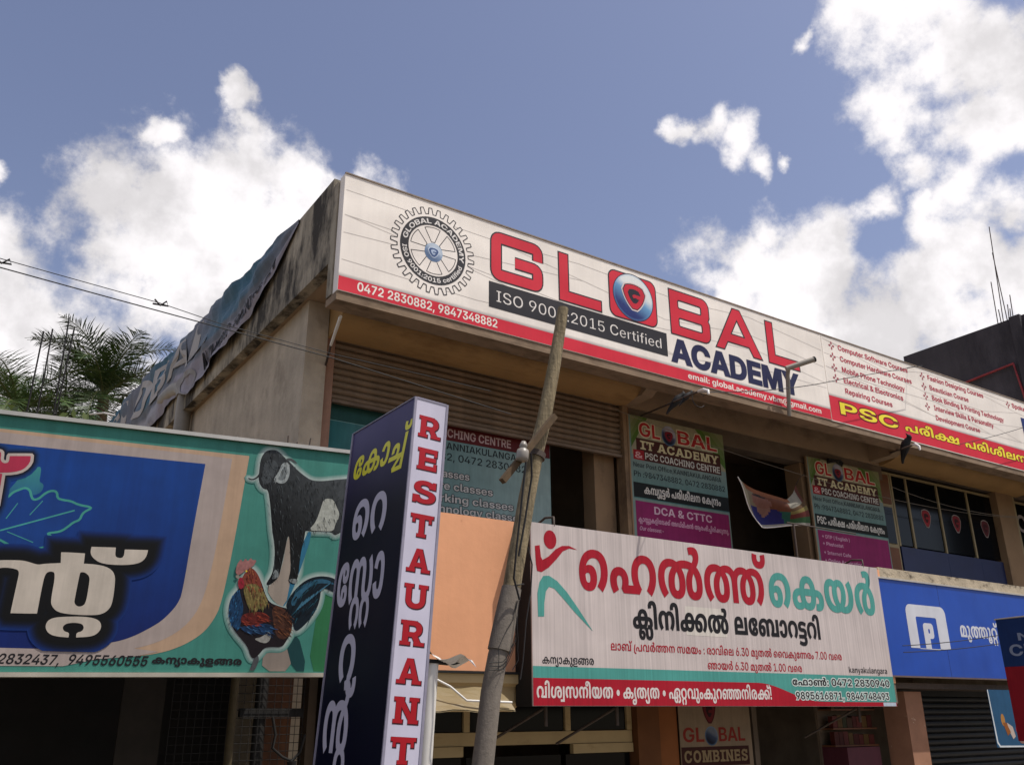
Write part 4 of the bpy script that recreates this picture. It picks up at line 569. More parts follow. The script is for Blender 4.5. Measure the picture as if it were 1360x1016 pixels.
-26,-35,1,-20,0,-19,16,-22,26,-9,15,0,16,0,26,8,16,22,1,19,0,21,-24,34,-44,27,-29,7,-17,3,-10,2,-22,2,-22,1,-13,0,-32,0,-40,-8,-13,-5,-22,-10,-20,-31,1,-29,1,-96,-113,0,
1,95,33,85,22,11,56,20,80,12,80,693,0,42,0,74,-9,35,-9,21,-9,64,-18,72,-55,1,-41,0,-32,-42,-42,-82,-21,-59,0,-60,0,-82,22,-42,43,1,31,0,25,34,41,62,33,45,13,25,9,36,9,80,
10,51,0,74,0,100,-20,60,-34,26,-42,1,-21,0,-27,-28,-42,-50,-34,-33,-16,-89,30,22,13,34,26,18,30,1,18,0,23,-32,33,-62,19,-45,0,-22,0,-36,-2,-13,-3,-17,-2,-34,-8,-48,-27,
-24,-35,1,-19,0,-19,16,-22,26,-9,17,0,16,0,26,8,16,22,1,19,0,21,-24,34,-44,27,-29,7,-19,3,-8,2,-24,2,-22,1,-11,0,-32,0,-42,-8,-11,-5,-24,-10,-18,-31,1,-29,1,-96,-115,0,1,
97,35,83,22,12,56,19,80,12,235,2,54,231,231,72,0,112,-15,41,-10,-51,-41,-40,9,-76,10,-49,0,-30,0,-38,-6,-18,-11,1,-7,0,-5,6,-7,7,-3,12,-4,36,-3,29,0,19,0,58,0,74,-11,25,
-12,18,-8,18,-23,1,-14,0,-20,-44,-31,-90,-19,-67,0,-219,0,1,46,203,0,36,0,34,4,11,4,6,3,6,8,1,4,0,6,-8,8,-9,3,-8,3,-28,2,-23,0,-19,0,-58,0,-84,11,-25,13,-16,8,-18,22,1,
14,0,21,46,32,94,19,25,77,-332,-42,0,-78,6,-72,11,-31,8,51,42,28,-7,50,-9,56,-4,35,0,34,0,40,6,18,12,1,8,0,11,-28,15,-19,4,69,36,32,-6,46,-18,28,-25,1,-18,0,-21,-44,-33,
-94,-18,751,2,80,303,231,46,0,76,-9,37,-9,21,-9,64,-17,72,-56,1,-41,0,-32,-42,-42,-84,-21,-59,0,-58,0,-82,22,-44,43,1,31,0,25,34,41,64,33,43,13,21,9,38,10,76,9,45,0,54,0,
74,-11,54,-19,23,-13,15,-15,31,-77,1,-96,-125,0,1,107,0,27,-18,31,-23,9,-12,5,-40,8,-31,0,-16,0,-34,-2,-13,-3,-15,-2,-34,-7,-46,-27,-26,-35,1,-20,0,-19,16,-22,26,-9,15,0,
16,0,26,8,16,22,1,19,0,21,-24,34,-44,27,-27,7,-19,3,-14,2,-30,3,-15,0,-54,0,-70,-19,-30,-33,1,-21,0,-18,16,-30,32,-27,25,-14,-91,-30,-32,15,-50,35,-28,43,1,27,0,20,28,41,
62,34,106,21,80,721,0,42,0,74,-9,35,-9,21,-9,64,-18,72,-55,1,-41,0,-32,-42,-42,-82,-21,-59,0,-60,0,-82,22,-42,43,1,31,0,25,34,41,62,33,45,13,25,9,36,9,80,10,51,0,74,0,
100,-20,60,-34,26,-42,1,-21,0,-27,-28,-42,-50,-34,-33,-16,-87,30,20,13,34,26,18,30,1,18,0,23,-32,33,-62,19,-45,0,-22,0,-36,-2,-13,-3,-15,-2,-36,-8,-46,-27,-26,-35,1,-19,
0,-19,16,-22,26,-9,17,0,16,0,26,8,16,22,1,19,0,21,-24,34,-44,27,-29,7,-19,3,-8,2,-22,2,-24,1,-11,0,-32,0,-42,-8,-11,-5,-24,-10,-18,-31,1,-29,1,-96,-115,0,1,97,35,83,22,
12,56,19,80,12,398,2,31,241,231,36,0,54,-7,46,-15,25,-12,43,-99,1,-98,-125,0,1,132,0,18,-8,19,-9,7,-8,4,-22,5,-17,0,-22,0,-44,-13,-28,-29,1,-24,0,-17,16,-31,30,-30,25,
-16,-95,-30,-32,19,-46,38,-24,43,1,25,0,31,48,51,96,29,58,409,0,62,0,80,-17,40,-29,1,-18,0,-13,-14,-20,-32,-16,-25,-6,1,2,40,-7,40,-29,1,-20,0,-29,-80,-34,-79,0,-26,0,
-46,3,-15,2,17,44,12,-1,24,-2,15,0,30,0,26,10,1,13,0,5,-10,10,-7,3,-10,4,-30,3,-25,0,-23,0,1,45,23,0,24,0,30,4,11,4,6,3,8,9,1,6,0,12,-34,13,-31,0,-32,0,-44,-10,-15,-9,
-14,-8,-16,-21,-6,-28,1,-19,1,-45,-113,2,-1,58,9,42,16,26,66,37,98,21,512,1,79,513,231,44,0,68,-15,29,-16,-11,1,32,16,68,14,49,0,66,0,92,-29,50,-49,1,-32,0,-26,-24,-43,
-46,-38,-31,-19,-95,30,24,16,30,30,14,31,1,16,0,24,-24,29,-42,14,-25,0,-12,0,-24,-5,-7,-5,-12,-6,-8,-20,1,-19,1,-130,-125,0,1,129,0,19,-10,21,-11,6,-8,5,-24,5,-17,0,-18,
0,-24,-6,-7,-4,-12,-7,-12,-21,1,-21,1,-126,-125,0,1,132,0,18,-8,19,-9,7,-6,3,-22,6,-17,0,-20,0,-44,-13,-28,-29,1,-24,0,-17,14,-31,32,-30,25,-16,-95,-30,-32,19,-46,38,-24,
43,1,25,0,31,48,51,94,29,71,0,32,0,50,-6,40,-13,23,-10,-15,-3,28,16,68,16,451,3,31,241,231,34,0,50,-6,44,-13,23,-11,53,-107,1,-94,-125,0,1,133,0,17,-8,19,-9,7,-8,4,-22,5,
-17,0,-22,0,-44,-13,-28,-29,1,-24,0,-17,16,-31,30,-30,25,-16,-95,-30,-32,19,-46,38,-24,43,1,25,0,31,48,51,96,29,77,519,-231,-60,0,-80,19,-40,40,1,30,0,19,22,36,52,35,43,
19,19,13,26,12,30,20,1,12,0,9,-22,11,-23,0,-12,0,-26,-2,-7,-1,-21,41,20,4,58,4,31,0,54,0,56,-17,22,-26,1,-13,0,-21,-44,-37,-41,-19,-17,-9,-26,-12,-40,-30,-20,-33,1,-17,0,
-14,10,-21,24,-11,23,0,26,0,28,21,1,26,0,16,-18,34,-32,28,-25,9,-18,5,-42,6,-35,0,-28,0,-44,-5,-17,-7,-12,-5,-20,-17,-10,-26,1,-20,1,-82,-115,0,1,79,33,84,22,13,56,19,80,
12,59,0,40,0,66,-6,29,-7,6,0,12,-3,7,-2,44,-11,64,-37,34,-47,1,-26,0,-32,-40,-41,-80,-19,28,-61,33,62,0,84,-23,44,-38,1,-22,0,-28,-42,-41,-35,-16,-71,26,20,12,24,26,1,19,
0,24,-48,25,-35,0,-38,0,-48,-25,1,-24,0,-18,24,-26,23,-13,-73,-26,-34,16,-44,41,1,28,0,23,46,37,84,23,499,2,59,241,231,34,0,48,-6,42,-13,21,-10,-11,-1,32,16,70,14,49,0,
66,0,94,-29,48,-49,1,-32,0,-17,-10,-29,-22,-25,-15,-12,-37,-38,-65,0,-41,26,24,18,30,30,12,28,1,16,0,24,-26,29,-44,14,-23,0,-16,0,-24,-5,-5,-4,-10,-7,-10,-19,1,-18,1,
-132,-125,0,1,132,0,18,-8,19,-9,7,-8,4,-22,5,-17,0,-22,0,-44,-13,-28,-29,1,-24,0,-17,16,-31,30,-30,25,-16,-95,-30,-32,19,-46,38,-24,43,1,25,0,31,48,51,96,29,6,781,-5,1,
-226,-345,0,53,46,167,0,1,180,284,2,35,287,231,70,0,96,-20,60,-32,28,-40,1,-21,0,-25,-28,-39,-48,-33,-33,-15,-91,30,22,12,32,24,16,28,1,18,0,20,-30,30,-54,17,-37,0,-40,0,
-56,-17,-32,-30,1,-20,0,-25,36,-38,37,-19,-93,-30,-32,15,-48,32,-28,41,1,25,0,20,28,40,60,32,98,20,29,71,-197,60,0,84,-24,46,-38,1,-22,0,-28,-42,-41,-35,-16,-71,26,20,12,
24,26,1,19,0,15,-22,21,-38,11,-23,0,-38,0,-48,-24,1,-23,0,-18,24,-26,23,-13,-73,-26,-34,16,-44,41,1,28,0,22,46,38,86,24,507,3,83,521,231,42,0,66,-12,27,-12,18,-8,24,-23,
10,-30,1,-20,1,-25,0,-20,8,-22,11,-7,8,-5,26,-6,19,0,22,0,38,13,22,29,1,24,0,18,-14,31,-30,30,-23,16,95,29,32,-18,46,-38,24,-43,1,-26,0,-52,-112,-55,-99,0,-48,0,-74,10,
-25,13,-16,8,-22,23,-10,30,1,19,1,21,0,21,-8,23,-9,7,-8,5,-26,6,-17,0,-14,0,-26,-5,-7,-5,-12,-6,-8,-21,1,-18,1,-130,-127,0,1,129,0,20,-6,20,-11,6,-8,5,-24,5,-13,0,-24,0,
-42,-14,-26,-29,1,-24,0,-16,16,-30,30,-31,25,-16,-95,-30,-32,19,-46,38,-24,43,1,26,0,32,48,49,94,29,65,0,48,0,70,-14,33,-16,-13,-2,30,16,66,16,29,-89,-196,62,0,84,-23,44,
-39,1,-23,0,-28,-42,-41,-35,-16,-71,26,20,12,24,26,1,19,0,16,-22,22,-38,11,-23,0,-38,0,-48,-25,1,-24,0,-18,24,-26,23,-13,-73,-26,-34,16,-44,41,1,28,0,23,46,39,84,23,28,
467,-2,60,0,86,-23,42,-38,1,-22,0,-28,-42,-41,-33,-16,-73,26,20,12,26,26,1,19,0,24,-48,25,-37,0,-38,0,-46,-25,1,-24,0,-18,24,-26,21,-13,-73,-26,-32,16,-44,41,1,28,0,23,
44,37,86,23,507,2,84,521,231,42,0,66,-12,27,-12,18,-8,24,-23,10,-30,1,-20,1,-25,0,-20,8,-22,11,-7,8,-5,26,-6,19,0,22,0,38,13,22,29,1,24,0,18,-14,31,-30,30,-23,16,95,29,
32,-18,46,-38,24,-43,1,-26,0,-34,-50,-49,-96,-27,-65,0,-40,0,-70,13,-25,10,-20,9,-28,22,-12,31,1,21,1,21,0,21,-8,23,-9,7,-8,5,-26,6,-17,0,-14,0,-26,-5,-7,-5,-12,-6,-8,
-21,1,-18,1,-127,-127,0,1,126,0,20,-6,20,-11,6,-8,5,-24,5,-13,0,-24,0,-42,-14,-26,-29,1,-24,0,-16,16,-30,30,-31,25,-16,-95,-30,-32,19,-46,38,-24,43,1,26,0,32,48,49,94,29,
65,0,48,0,70,-14,33,-16,-13,-2,30,16,66,16,77,347,-366,-36,0,-60,10,-17,9,-20,10,-18,29,1,20,1,12,0,15,-4,16,-5,5,-6,4,-20,5,-13,0,-10,0,-18,-4,-5,-4,-8,-4,-6,-16,1,-13,
1,-91,-103,0,1,88,0,16,-4,16,-9,5,-4,4,-18,3,-9,0,-26,0,-38,-22,1,-24,0,-18,24,-33,23,-14,-81,-24,-20,12,-32,28,-18,32,1,17,0,26,40,38,72,21,53,0,36,0,54,-12,29,-13,-21,
0,20,11,52,13,41,0,36,0,54,-10,21,-9,20,-10,22,-28,1,-21,1,-7,0,-17,4,-18,9,-5,6,-4,16,-5,15,0,26,0,32,20,1,23,0,19,-24,31,-21,14,83,22,34,-18,36,-42,1,-25,0,-25,-38,-37,
-74,-21,]
RUNS = {
'ഹെൽത്ത്': (95,88,102,113,98),
'കെയർ': (95,68,79,101),
'ക്ലിനിക്കൽ': (107,90,73,90,106,102),
'ലബോറട്ടറി': (82,96,76,89,81,112,81,90),
'ലാബ് പ്രവർത്തന സമയം : രാവിലെ 6.30 മുതൽ വൈകുന്നേരം 7.00 വരെ': (82,89,76,98,0,105,74,84,101,113,73,0,87,78,79,64,0,18,0,80,89,84,90,95,82,0,14,7,11,8,0,78,92,72,102,0,97,84,68,92,96,115,80,64,0,15,7,8,8,0,84,95,80),
'ഞായർ 6.30 മുതൽ 1.00 വരെ': (69,89,79,101,0,14,7,11,8,0,78,92,72,102,0,9,7,8,8,0,84,95,80),
'കന്യാകുളങ്ങര': (68,73,103,89,68,92,83,109,80),
'വിശ്വസനീയത • കൃത്യത • ഏറ്റവുംകുറഞ്ഞനിരക്ക്!': (84,90,85,104,87,73,91,79,72,0,63,0,68,94,72,103,72,0,63,0,67,118,84,92,64,68,92,81,111,73,90,80,106,98,1),
'ഫോൺ: 0472 2830940': (96,75,89,99,18,0,8,12,15,10,0,10,16,11,8,17,12,8),
'കോച്ച്': (96,68,89,110,98),
'റെ': (95,81),
'സ്റ്റോ': (96,119,89),
'റ': (81,),
'ന്റ്': (116,98),
'ട്': (70,98),
'പരീക്ഷ': (74,80,91,108),
'പരിശീലന': (74,80,90,85,91,82,73),
'PSC പരീക്ഷ പരിശീലന കേന്ദ്രം': (34,36,22,0,74,80,91,108,0,74,80,90,85,91,82,73,0,96,68,105,114,64),
'കമ്പ്യൂട്ടർ പരിശീലന കേന്ദ്രം': (68,117,103,93,112,101,0,74,80,90,85,91,82,73,0,96,68,105,114,64),
'ക്ലാസ്സുകളിലേക്ക് അഡ്മിഷൻ ആരംഭിച്ചിരിക്കുന്നു.': (107,89,120,92,68,83,90,96,82,106,98,0,65,71,98,78,90,86,100,0,66,80,64,77,90,110,90,80,90,106,92,115,92,7),
'മുത്തൂറ്റ്': (78,92,113,93,118,98),
}

def _read():
    G, p, D = [], 0, GLYPH_NUMBERS
    while p < len(D):
        adv, nc = D[p]*2.5, D[p+1]; p += 2; C = []; x = y = 0
        for _ in range(nc):
            n = D[p]; p += 1; c = []
            for _ in range(n):
                x += D[p] >> 1; y += D[p+1]; c.append((x*2.5, y*2.5, D[p] & 1)); p += 2
            C.append(c)
        G.append((adv, C))
    return G
GLYPHS = _read()
SERIF0 = len(GLYPHS)
def _crossings(P, y):
    xs = []
    for c in P:
        for (x0, y0), (x1, y1) in zip(c, c[1:]+c[:1]):
            if (y0 <= y) != (y1 <= y): xs.append((x0+(y-y0)*(x1-x0)/(y1-y0), 1 if y1 > y0 else -1))
    xs.sort(); w = 0; out = []
    for x, s in xs:
        if w == 0: st = x
        w += s
        if w == 0: out.append((st, x))
    return out
def _serif(ch):
    """slab serif version of a capital: bars added where the stems end"""
    i = LATIN.index(ch); P = offset(glyph_contours(i, 3), 12); cap, H, add = 739, 112, []
    box4 = lambda a, b, c, d: [(a, c, 1), (a, d, 1), (b, d, 1), (b, c, 1)]
    for y, top in ((2, False), (cap-14, True)):
        if ch in 'SCOG' or (ch == 'U' and not top) or (ch == 'A' and top): continue
        for a, b in _crossings(P, y):
            if b-a > 420 and ch != 'T': a -= 50
            else: a -= 62; b += 62 if not (ch in 'PRBD' and top) else 0
            add.append(box4(a, b, cap-H, cap) if top else box4(a, b, -12, H-12))
    xs = [p[0] for c in P for p in c]; r = max(xs)
    if ch in 'ECSG': add.append(box4(r-95, r-5, cap-250, cap-5))
    if ch in 'ELS':
        q = r if ch != 'S' else min(xs)+95; add.append(box4(q-95, q-5, -8, 240))
    if ch == 'T':
        for q in (r, min(xs)+90): add.append(box4(q-90, q, cap-280, cap))
    return (GLYPHS[i][0]+100, [[(x, y, 1) for x, y in c] for c in P]+add)
_flat = {}
def glyph_contours(i, res):
    if (i, res) in _flat: return _flat[i, res]
    out = []
    for c in GLYPHS[i][1]:
        P = []
        for a, b in zip(c, c[1:]+c[:1]):
            P.append(a)
            if not a[2] and not b[2]: P.append(((a[0]+b[0])/2, (a[1]+b[1])/2, 1))
        s = next(k for k, q in enumerate(P) if q[2]); P = P[s:]+P[:s]+[P[s]]
        r = [P[0][:2]]; k = 0
        while k < len(P)-1:
            if P[k+1][2]: r.append(P[k+1][:2]); k += 1
            else:
                a, b, e = P[k:k+3]
                for t in range(1, res+1):
                    t /= res; r.append(tuple((1-t)**2*a[j]+2*t*(1-t)*b[j]+t*t*e[j] for j in (0, 1)))
                k += 2
        r.pop()
        if len(r) > 2: out.append(r)
    _flat[i, res] = out
    return out
SERIFS = {}
def run_of(s, serif=False):
    if serif:
        out = []
        for ch in s:
            if ch == ' ': out.append(LATIN.index(' ')); continue
            if ch not in SERIFS: GLYPHS.append(_serif(ch)); SERIFS[ch] = len(GLYPHS)-1
            out.append(SERIFS[ch])
        return out
    return RUNS[s] if s in RUNS else [LATIN.index(ch) for ch in s]
_tri = {}
def glyph_faces(i, res, w=0):
    if (i, res, w) not in _tri:
        C = glyph_contours(i, res); _tri[i, res, w] = triangulate(offset(C, w) if w else C)
    return _tri[i, res, w]
def text(mb, fr, s, u0, u1, v, h, col, n=.002, off=0., shear=0., res=2, warp=None, w=0, serif=False, only=None):
    """lettering s between u0 and u1, baseline v, letter height h; off grows every stroke (metres), w its weight (1/1000 em)"""
    ids = run_of(s, serif)
    ref = 575. if s in RUNS else 727.
    pos, x = [], 0.
    lo, hi = 1e9, -1e9
    for i in ids:
        C = glyph_contours(i, res)
        if C:
            xs = [p[0] for c in C for p in c]; lo = min(lo, x+min(xs)); hi = max(hi, x+max(xs))
        pos.append((i, x)); x += GLYPHS[i][0]
    sy = h/ref; sx = (u1-u0)/(hi-lo) if u1 is not None else sy
    for k, (i, gx) in enumerate(pos):
        if only is not None and k != only: continue
        C = glyph_contours(i, res)
        if not C: continue
        nn = n+(k % 3)*.0003
        if off:
            D = [[(u0+(gx+px-lo)*sx+shear*py*sy, v+py*sy) for px, py in c] for c in C]
            mb.flat(fr, offset(D, off), nn, col, warp)
        else:
            vs, fs = glyph_faces(i, res, w)
            P = [(u0+(gx+px-lo)*sx+shear*py*sy, v+py*sy) for px, py in vs]
            mb.add([warp(a, b, nn) if warp else fr.p(a, b, nn) for a, b in P], fs, col)
def big_letters(parent, mt, layers, fr, s, u0, u1, v, h, label=None, **kw):
    """large lettering: every letter a part of its own, layers = (grow, colour, height above the face)"""
    for k in range(len(run_of(s, kw.get('serif', False)))):
        if not glyph_contours(run_of(s, kw.get('serif', False))[k], 2): continue
        m = MB()
        for off, col, n in layers: text(m, fr, s, u0, u1, v, h, col, n, off=off, only=k, **kw)
        part('letter', m, mt, parent, label)
def mixc(a, b, t):
    t = max(0, min(1, t)); return tuple(a[i]+(b[i]-a[i])*t for i in range(3))
# ---------------------------------------------------------------- materials
M_PRINT = mat('printed_flex', None, rough=.5, noise=(3, .05), streak=(7, .4, .05), spec=.2, bump=(1.1, .7, .07, 1))
M_PRINT_DIRTY = mat('weathered_flex', None, rough=.55, noise=(2.5, .07), streak=(30, .3, .24), stain=(lin((74, 60, 52)), (14, 14, .5), .70, .86), spec=.2, bump=(1.2, .6, .06, 1))
M_PRINT_OLD = mat('faded_flex', None, rough=.6, noise=(5, .12), streak=(12, .8, .15), spec=.2)
M_PRINT_CLEAN = mat('enamel_print', None, rough=.4, noise=(3, .07), streak=(5, .5, .06), spec=.3, bump=(1.3, .5, .05, 1))
M_FEATHER = mat('printed_animal', None, rough=.5, noise=(45, .25), streak=(40, 14, .20), spec=.2)
M_CEMENT_SIDE = mat('stained_cement', lin((179, 168, 148)), rough=.95, noise=(1.7, .22), streak=(3.2, .45, .30), stain=(lin((58, 53, 46)), (2.6, 2.0, .75), .42, .58), stain2=(lin((140, 106, 50)), (1.5, 1.5, 1.0), .66, .78), bump=(14, .5))
M_CEMENT = mat('bare_cement', lin((184, 170, 150)), rough=.95, noise=(2.2, .20), streak=(2.5, .35, .16), stain=(lin((109, 98, 84)), (1.2, 1.2, .9), .56, .82), bump=(18, .4))
M_SOFFIT = mat('painted_soffit', lin((164, 141, 116)), rough=.9, noise=(1.3, .14), stain=(lin((93, 76, 60)), (.9, .9, 1.4), .55, .78), bump=(20, .25))
M_HOOD = mat('ochre_hood', lin((176, 140, 92)), rough=.85, noise=(1.1, .14), stain=(lin((123, 90, 56)), (.7, 2, 2), .55, .8), bump=(16, .2))
M_LEDGE = mat('mossy_ledge', lin((181, 166, 142)), rough=.95, noise=(4, .25), stain=(lin((74, 64, 52)), (3.5, 3.5, 7), .52, .66), bump=(30, .6))
M_PEACH = mat('peach_plaster', lin((226, 162, 121)), rough=.9, noise=(1.2, .07), streak=(3, .5, .06), stain=(lin((163, 106, 72)), (4, 4, 3), .66, .80), bump=(8, .15))
M_CREAM = mat('cream_moulding', lin((176, 154, 114)), rough=.8, noise=(2, .12), stain=(lin((128, 102, 63)), (2, 2, 5), .6, .8))
M_STEEL = mat('brown_slat', lin((128, 107, 86)), rough=.55, metal=.0, noise=(6, .18), streak=(3, 5, .30), stain=(lin((74, 53, 38)), (.6, 2, 3), .58, .76))
M_DARKSTEEL = mat('dark_slat', lin((27, 29, 32)), rough=.6, noise=(5, .3))
M_JAMB = mat('pink_jamb', lin((154, 118, 99)), rough=.85, noise=(4, .18), streak=(5, .6, .2))
M_TAN = mat('tan_plaster', lin((143, 117, 89)), rough=.9, noise=(2, .15), stain=(lin((78, 63, 50)), (2, 2, 1), .55, .8))
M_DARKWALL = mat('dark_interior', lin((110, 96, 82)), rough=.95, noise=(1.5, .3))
M_BLACK = mat('black_and_shade', lin((28, 26, 25)), rough=.8, noise=(4, .3))  # black parts; on the low shop walls the colour gives the inner darkness
M_FLOOR = mat('concrete_floor', lin((119, 112, 106)), rough=.9, noise=(2, .2))
M_GLASS = mat('dark_window_glass', lin((13, 15, 17)), rough=.12, spec=.12)
M_FRAME = mat('cream_frame', lin((150, 136, 103)), rough=.6, noise=(6, .15))
M_BROWNPANEL = mat('brown_panel', lin((110, 68, 41)), rough=.6, noise=(3, .2))
M_BLUEPANEL = mat('blue_panel', lin((28, 40, 80)), rough=.5, noise=(2, .15))
M_ALU = mat('aluminium_frame', lin((201, 191, 174)), rough=.32, metal=.85, noise=(3, .2))
M_POLE = mat('weathered_pole', lin((150, 134, 104)), rough=.9, noise=(9, .2), streak=(34, 1.0, .62), stain=(lin((91, 80, 56)), (3, 3, .8), .52, .74), bump=(26, .6))
M_POLE_LOW = mat('cement_pole', lin((125, 116, 106)), rough=.95, noise=(22, .16), streak=(5, .6, .14), bump=(60, .35))
M_IRON = mat('rusty_iron', lin((76, 64, 56)), rough=.7, noise=(14, .3))
M_WIRE = mat('black_cable', lin((28, 27, 28)), rough=.6)
M_PVC = mat('grey_pipe', lin((140, 133, 122)), rough=.5, noise=(3, .15))
M_WHITE = mat('white_plastic', lin((224, 220, 214)), rough=.4, noise=(5, .06))
M_PORCELAIN = mat('porcelain', lin((140, 132, 122)), rough=.4, noise=(9, .12), spec=.6)
M_BIRD = mat('black_feathers', lin((14, 13, 15)), rough=.7, noise=(30, .3))
M_WALL_FAR = mat('backlit_wall', lin((74, 71, 76)), rough=.95, noise=(.6, .25), streak=(1.2, .18, .30), stain=(lin((38, 36, 42)), (.8, .8, .25), .48, .70), bump=(8, .3))  # the building's backlit shade is put into this base colour
M_RED_PIPE = mat('red_oxide_pipe', lin((138, 47, 51)), rough=.6, noise=(5, .25))
M_FROND = mat('palm_leaf', None, rough=.5, noise=(4, .3), spec=.4)
M_BARK = mat('palm_bark', lin((107, 93, 76)), rough=.95, noise=(3, .3), bump=(12, .8))
M_ASPHALT = mat('asphalt', lin((75, 73, 70)), rough=.95, noise=(.7, .2), bump=(50, .4))
M_SOIL = mat('dusty_ground', lin((141, 122, 98)), rough=1, noise=(.3, .25))
M_PAVE = mat('paving', lin((148, 137, 124)), rough=.9, noise=(1.1, .2))
M_PAINT = mat('road_paint', lin((214, 210, 198)), rough=.8, noise=(6, .2))
M_CLOTH = mat('draped_flex', None, rough=.6, noise=(1.5, .12), stain=(lin((60, 58, 64)), (1.2, 1.2, 1.2), .58, .78), spec=.3)
M_SHEET = mat('cream_sheet', lin((133, 117, 86)), rough=.45, noise=(2, .08))

G0 = -.75      # road level; the camera stands 2.4 m above it
# ---------------------------------------------------------------- ground
struct('ground', MB().box(-400, 400, -400, 400, G0-.6, G0-.05), M_SOIL)
struct('road', MB().box(-150, 150, -5.5, 4.6, G0-.045, G0), M_ASPHALT)
m = MB()
for i in range(-14, 15): m.box(i*6., i*6.+3, -.5, -.38, G0+.001, G0+.004)
struct('road_marking', m, M_PAINT)
struct('pavement', MB().box(-150, 150, 4.75, 9.9, G0-.044, G0+.10), M_PAVE)
struct('kerb', MB().box(-150, 150, 4.6, 4.745, G0-.044, G0+.13), M_PAVE)

# ---------------------------------------------------------------- main building
B = thing('commercial_building', 'two storey cement shop building carrying the long white academy signboard, mouldy side parapet', 'building', (3.55, 9.85, G0))
XR = 23.0
def bp(name, m, mt, parent=B, label=None, kind=None): return part(name, m, mt, parent, label, kind)
# side wall, column, back and roof
bp('wall', MB().box(3.56, 3.80, 10.12, 24, G0, 6.595), M_CEMENT, label='bare grey cement side wall with damp marks')
bp('column', MB().box(3.55, 3.83, 9.85, 10.115, G0, 6.595), M_CEMENT, label='grey cement corner column')
bp('wall', MB().box(3.80, XR, 23.7, 24, G0, 6.595), M_CEMENT)
bp('roof', MB().box(3.505, XR, 8.80, 24.1, 6.60, 6.74), M_SOFFIT)
bp('parapet', MB().box(3.36, 3.50, 8.80, 24.2, 6.585, 7.74), M_CEMENT_SIDE, label='side parapet streaked with black mould')
bp('parapet', MB().box(3.36, XR, 8.655, 8.797, 6.13, 7.62), M_CEMENT_SIDE)
bp('ledge', MB().prism([(8.515, 6.02), (8.515, 6.118), (8.82, 6.118), (8.82, 6.03)], 'x', 3.372, XR), mat('dusty_ledge', lin((138, 117, 96)), rough=.95, noise=(4, .2), stain=(lin((90, 74, 58)), (1.5, 3.5, 5), .5, .7)))
# hoods over the rolling shutters
def hood(x0, x1):
    pr = [(9.90, 6.59), (9.44, 6.59), (9.44, 6.37)]
    for k in range(9):
        a = R(180+ 90*k/8); pr.append((9.90+.46*math.cos(a), 6.37+.21*math.sin(a)))
    m = MB(); m.prism(pr, 'x', x0, x1); return m
bp('shutter_hood', hood(3.84, 8.74), M_HOOD, label='ochre curved hood over the half raised shutter')
bp('shutter_hood', hood(15.25, 20.2), M_HOOD, label='ochre curved hood over the glazed window')
bp('lintel', MB().box(8.72, 15.35, 9.90, 10.1, 6.172, 6.59), M_SOFFIT)
bp('beam', MB().box(8.72, 15.35, 9.94, 10.2, 5.90, 6.168), M_DARKWALL)
bp('lintel', MB().box(3.84, 8.715, 9.96, 10.1, 6.168, 6.59), M_SOFFIT)
bp('lintel', MB().box(15.36, XR, 9.96, 10.1, 6.172, 6.59), M_DARKWALL)
# bracket at the balcony ceiling between the bays
for x in (8.74, 14.95):
    bp('bracket', MB().prism([(8.80, 6.59), (9.90, 6.59), (9.90, 6.20), (9.45, 6.22)], 'x', x, x+.22), M_SOFFIT)
# upper floor slab, balcony front
bp('floor', MB().box(3.80, XR, 8.50, 23.7, 3.50, 3.70), M_FLOOR)
bp('balcony_wall', MB().box(4.0, 12.4, 8.33, 8.48, 2.08, 3.73), M_PEACH, label='peach painted plaster balcony front')
bp('balcony_wall', MB().box(12.405, XR, 8.42, 8.56, 2.175, 3.62), M_PEACH)
bp('ledge', MB().box(12.38, XR, 8.34, 8.60, 3.625, 3.775), M_LEDGE, label='flaking lime washed ledge above the blue board')
bp('moulding', MB().prism([(8.27, 2.07), (8.50, 2.07), (8.50, 1.70), (8.36, 1.78), (8.36, 1.95), (8.27, 1.98)], 'x', 4.0, 5.7), M_CREAM)
bp('beam', MB().box(5.705, 12.4, 8.34, 8.50, 1.80, 2.07), M_DARKWALL)
bp('moulding', MB().box(4.0, 5.62, 8.235, 8.328, 2.072, 2.095), M_BLACK)
# columns between the bays on the upper floor
bp('column', MB().box(8.30, 8.69, 10.12, 10.4, 3.7, 6.165), M_TAN)
bp('door_jamb', MB().box(3.835, 3.955, 9.90, 10.10, 3.7, 6.165), M_JAMB)
bp('door_jamb', MB().box(8.695, 8.80, 9.86, 10.05, 3.7, 6.165), M_TAN)
bp('door_jamb', MB().box(8.815, 8.85, 9.90, 10.05, 3.7, 6.165), M_BROWNPANEL)
bp('column', MB().box(12.92, 15.06, 9.96, 10.3, 3.7, 5.895), M_TAN)
bp('column', MB().box(8.86, 10.86, 9.96, 10.3, 3.7, 5.895), M_TAN)
bp('column', MB().box(19.28, 19.95, 9.86, 10.15, 3.7, 6.165), M_TAN)
bp('column', MB().box(20.02, 20.10, 9.90, 10.15, 3.7, 6.165), M_FRAME)
bp('wall', MB().box(20.1, XR, 10.1, 10.3, 3.7, 6.165), M_DARKWALL)
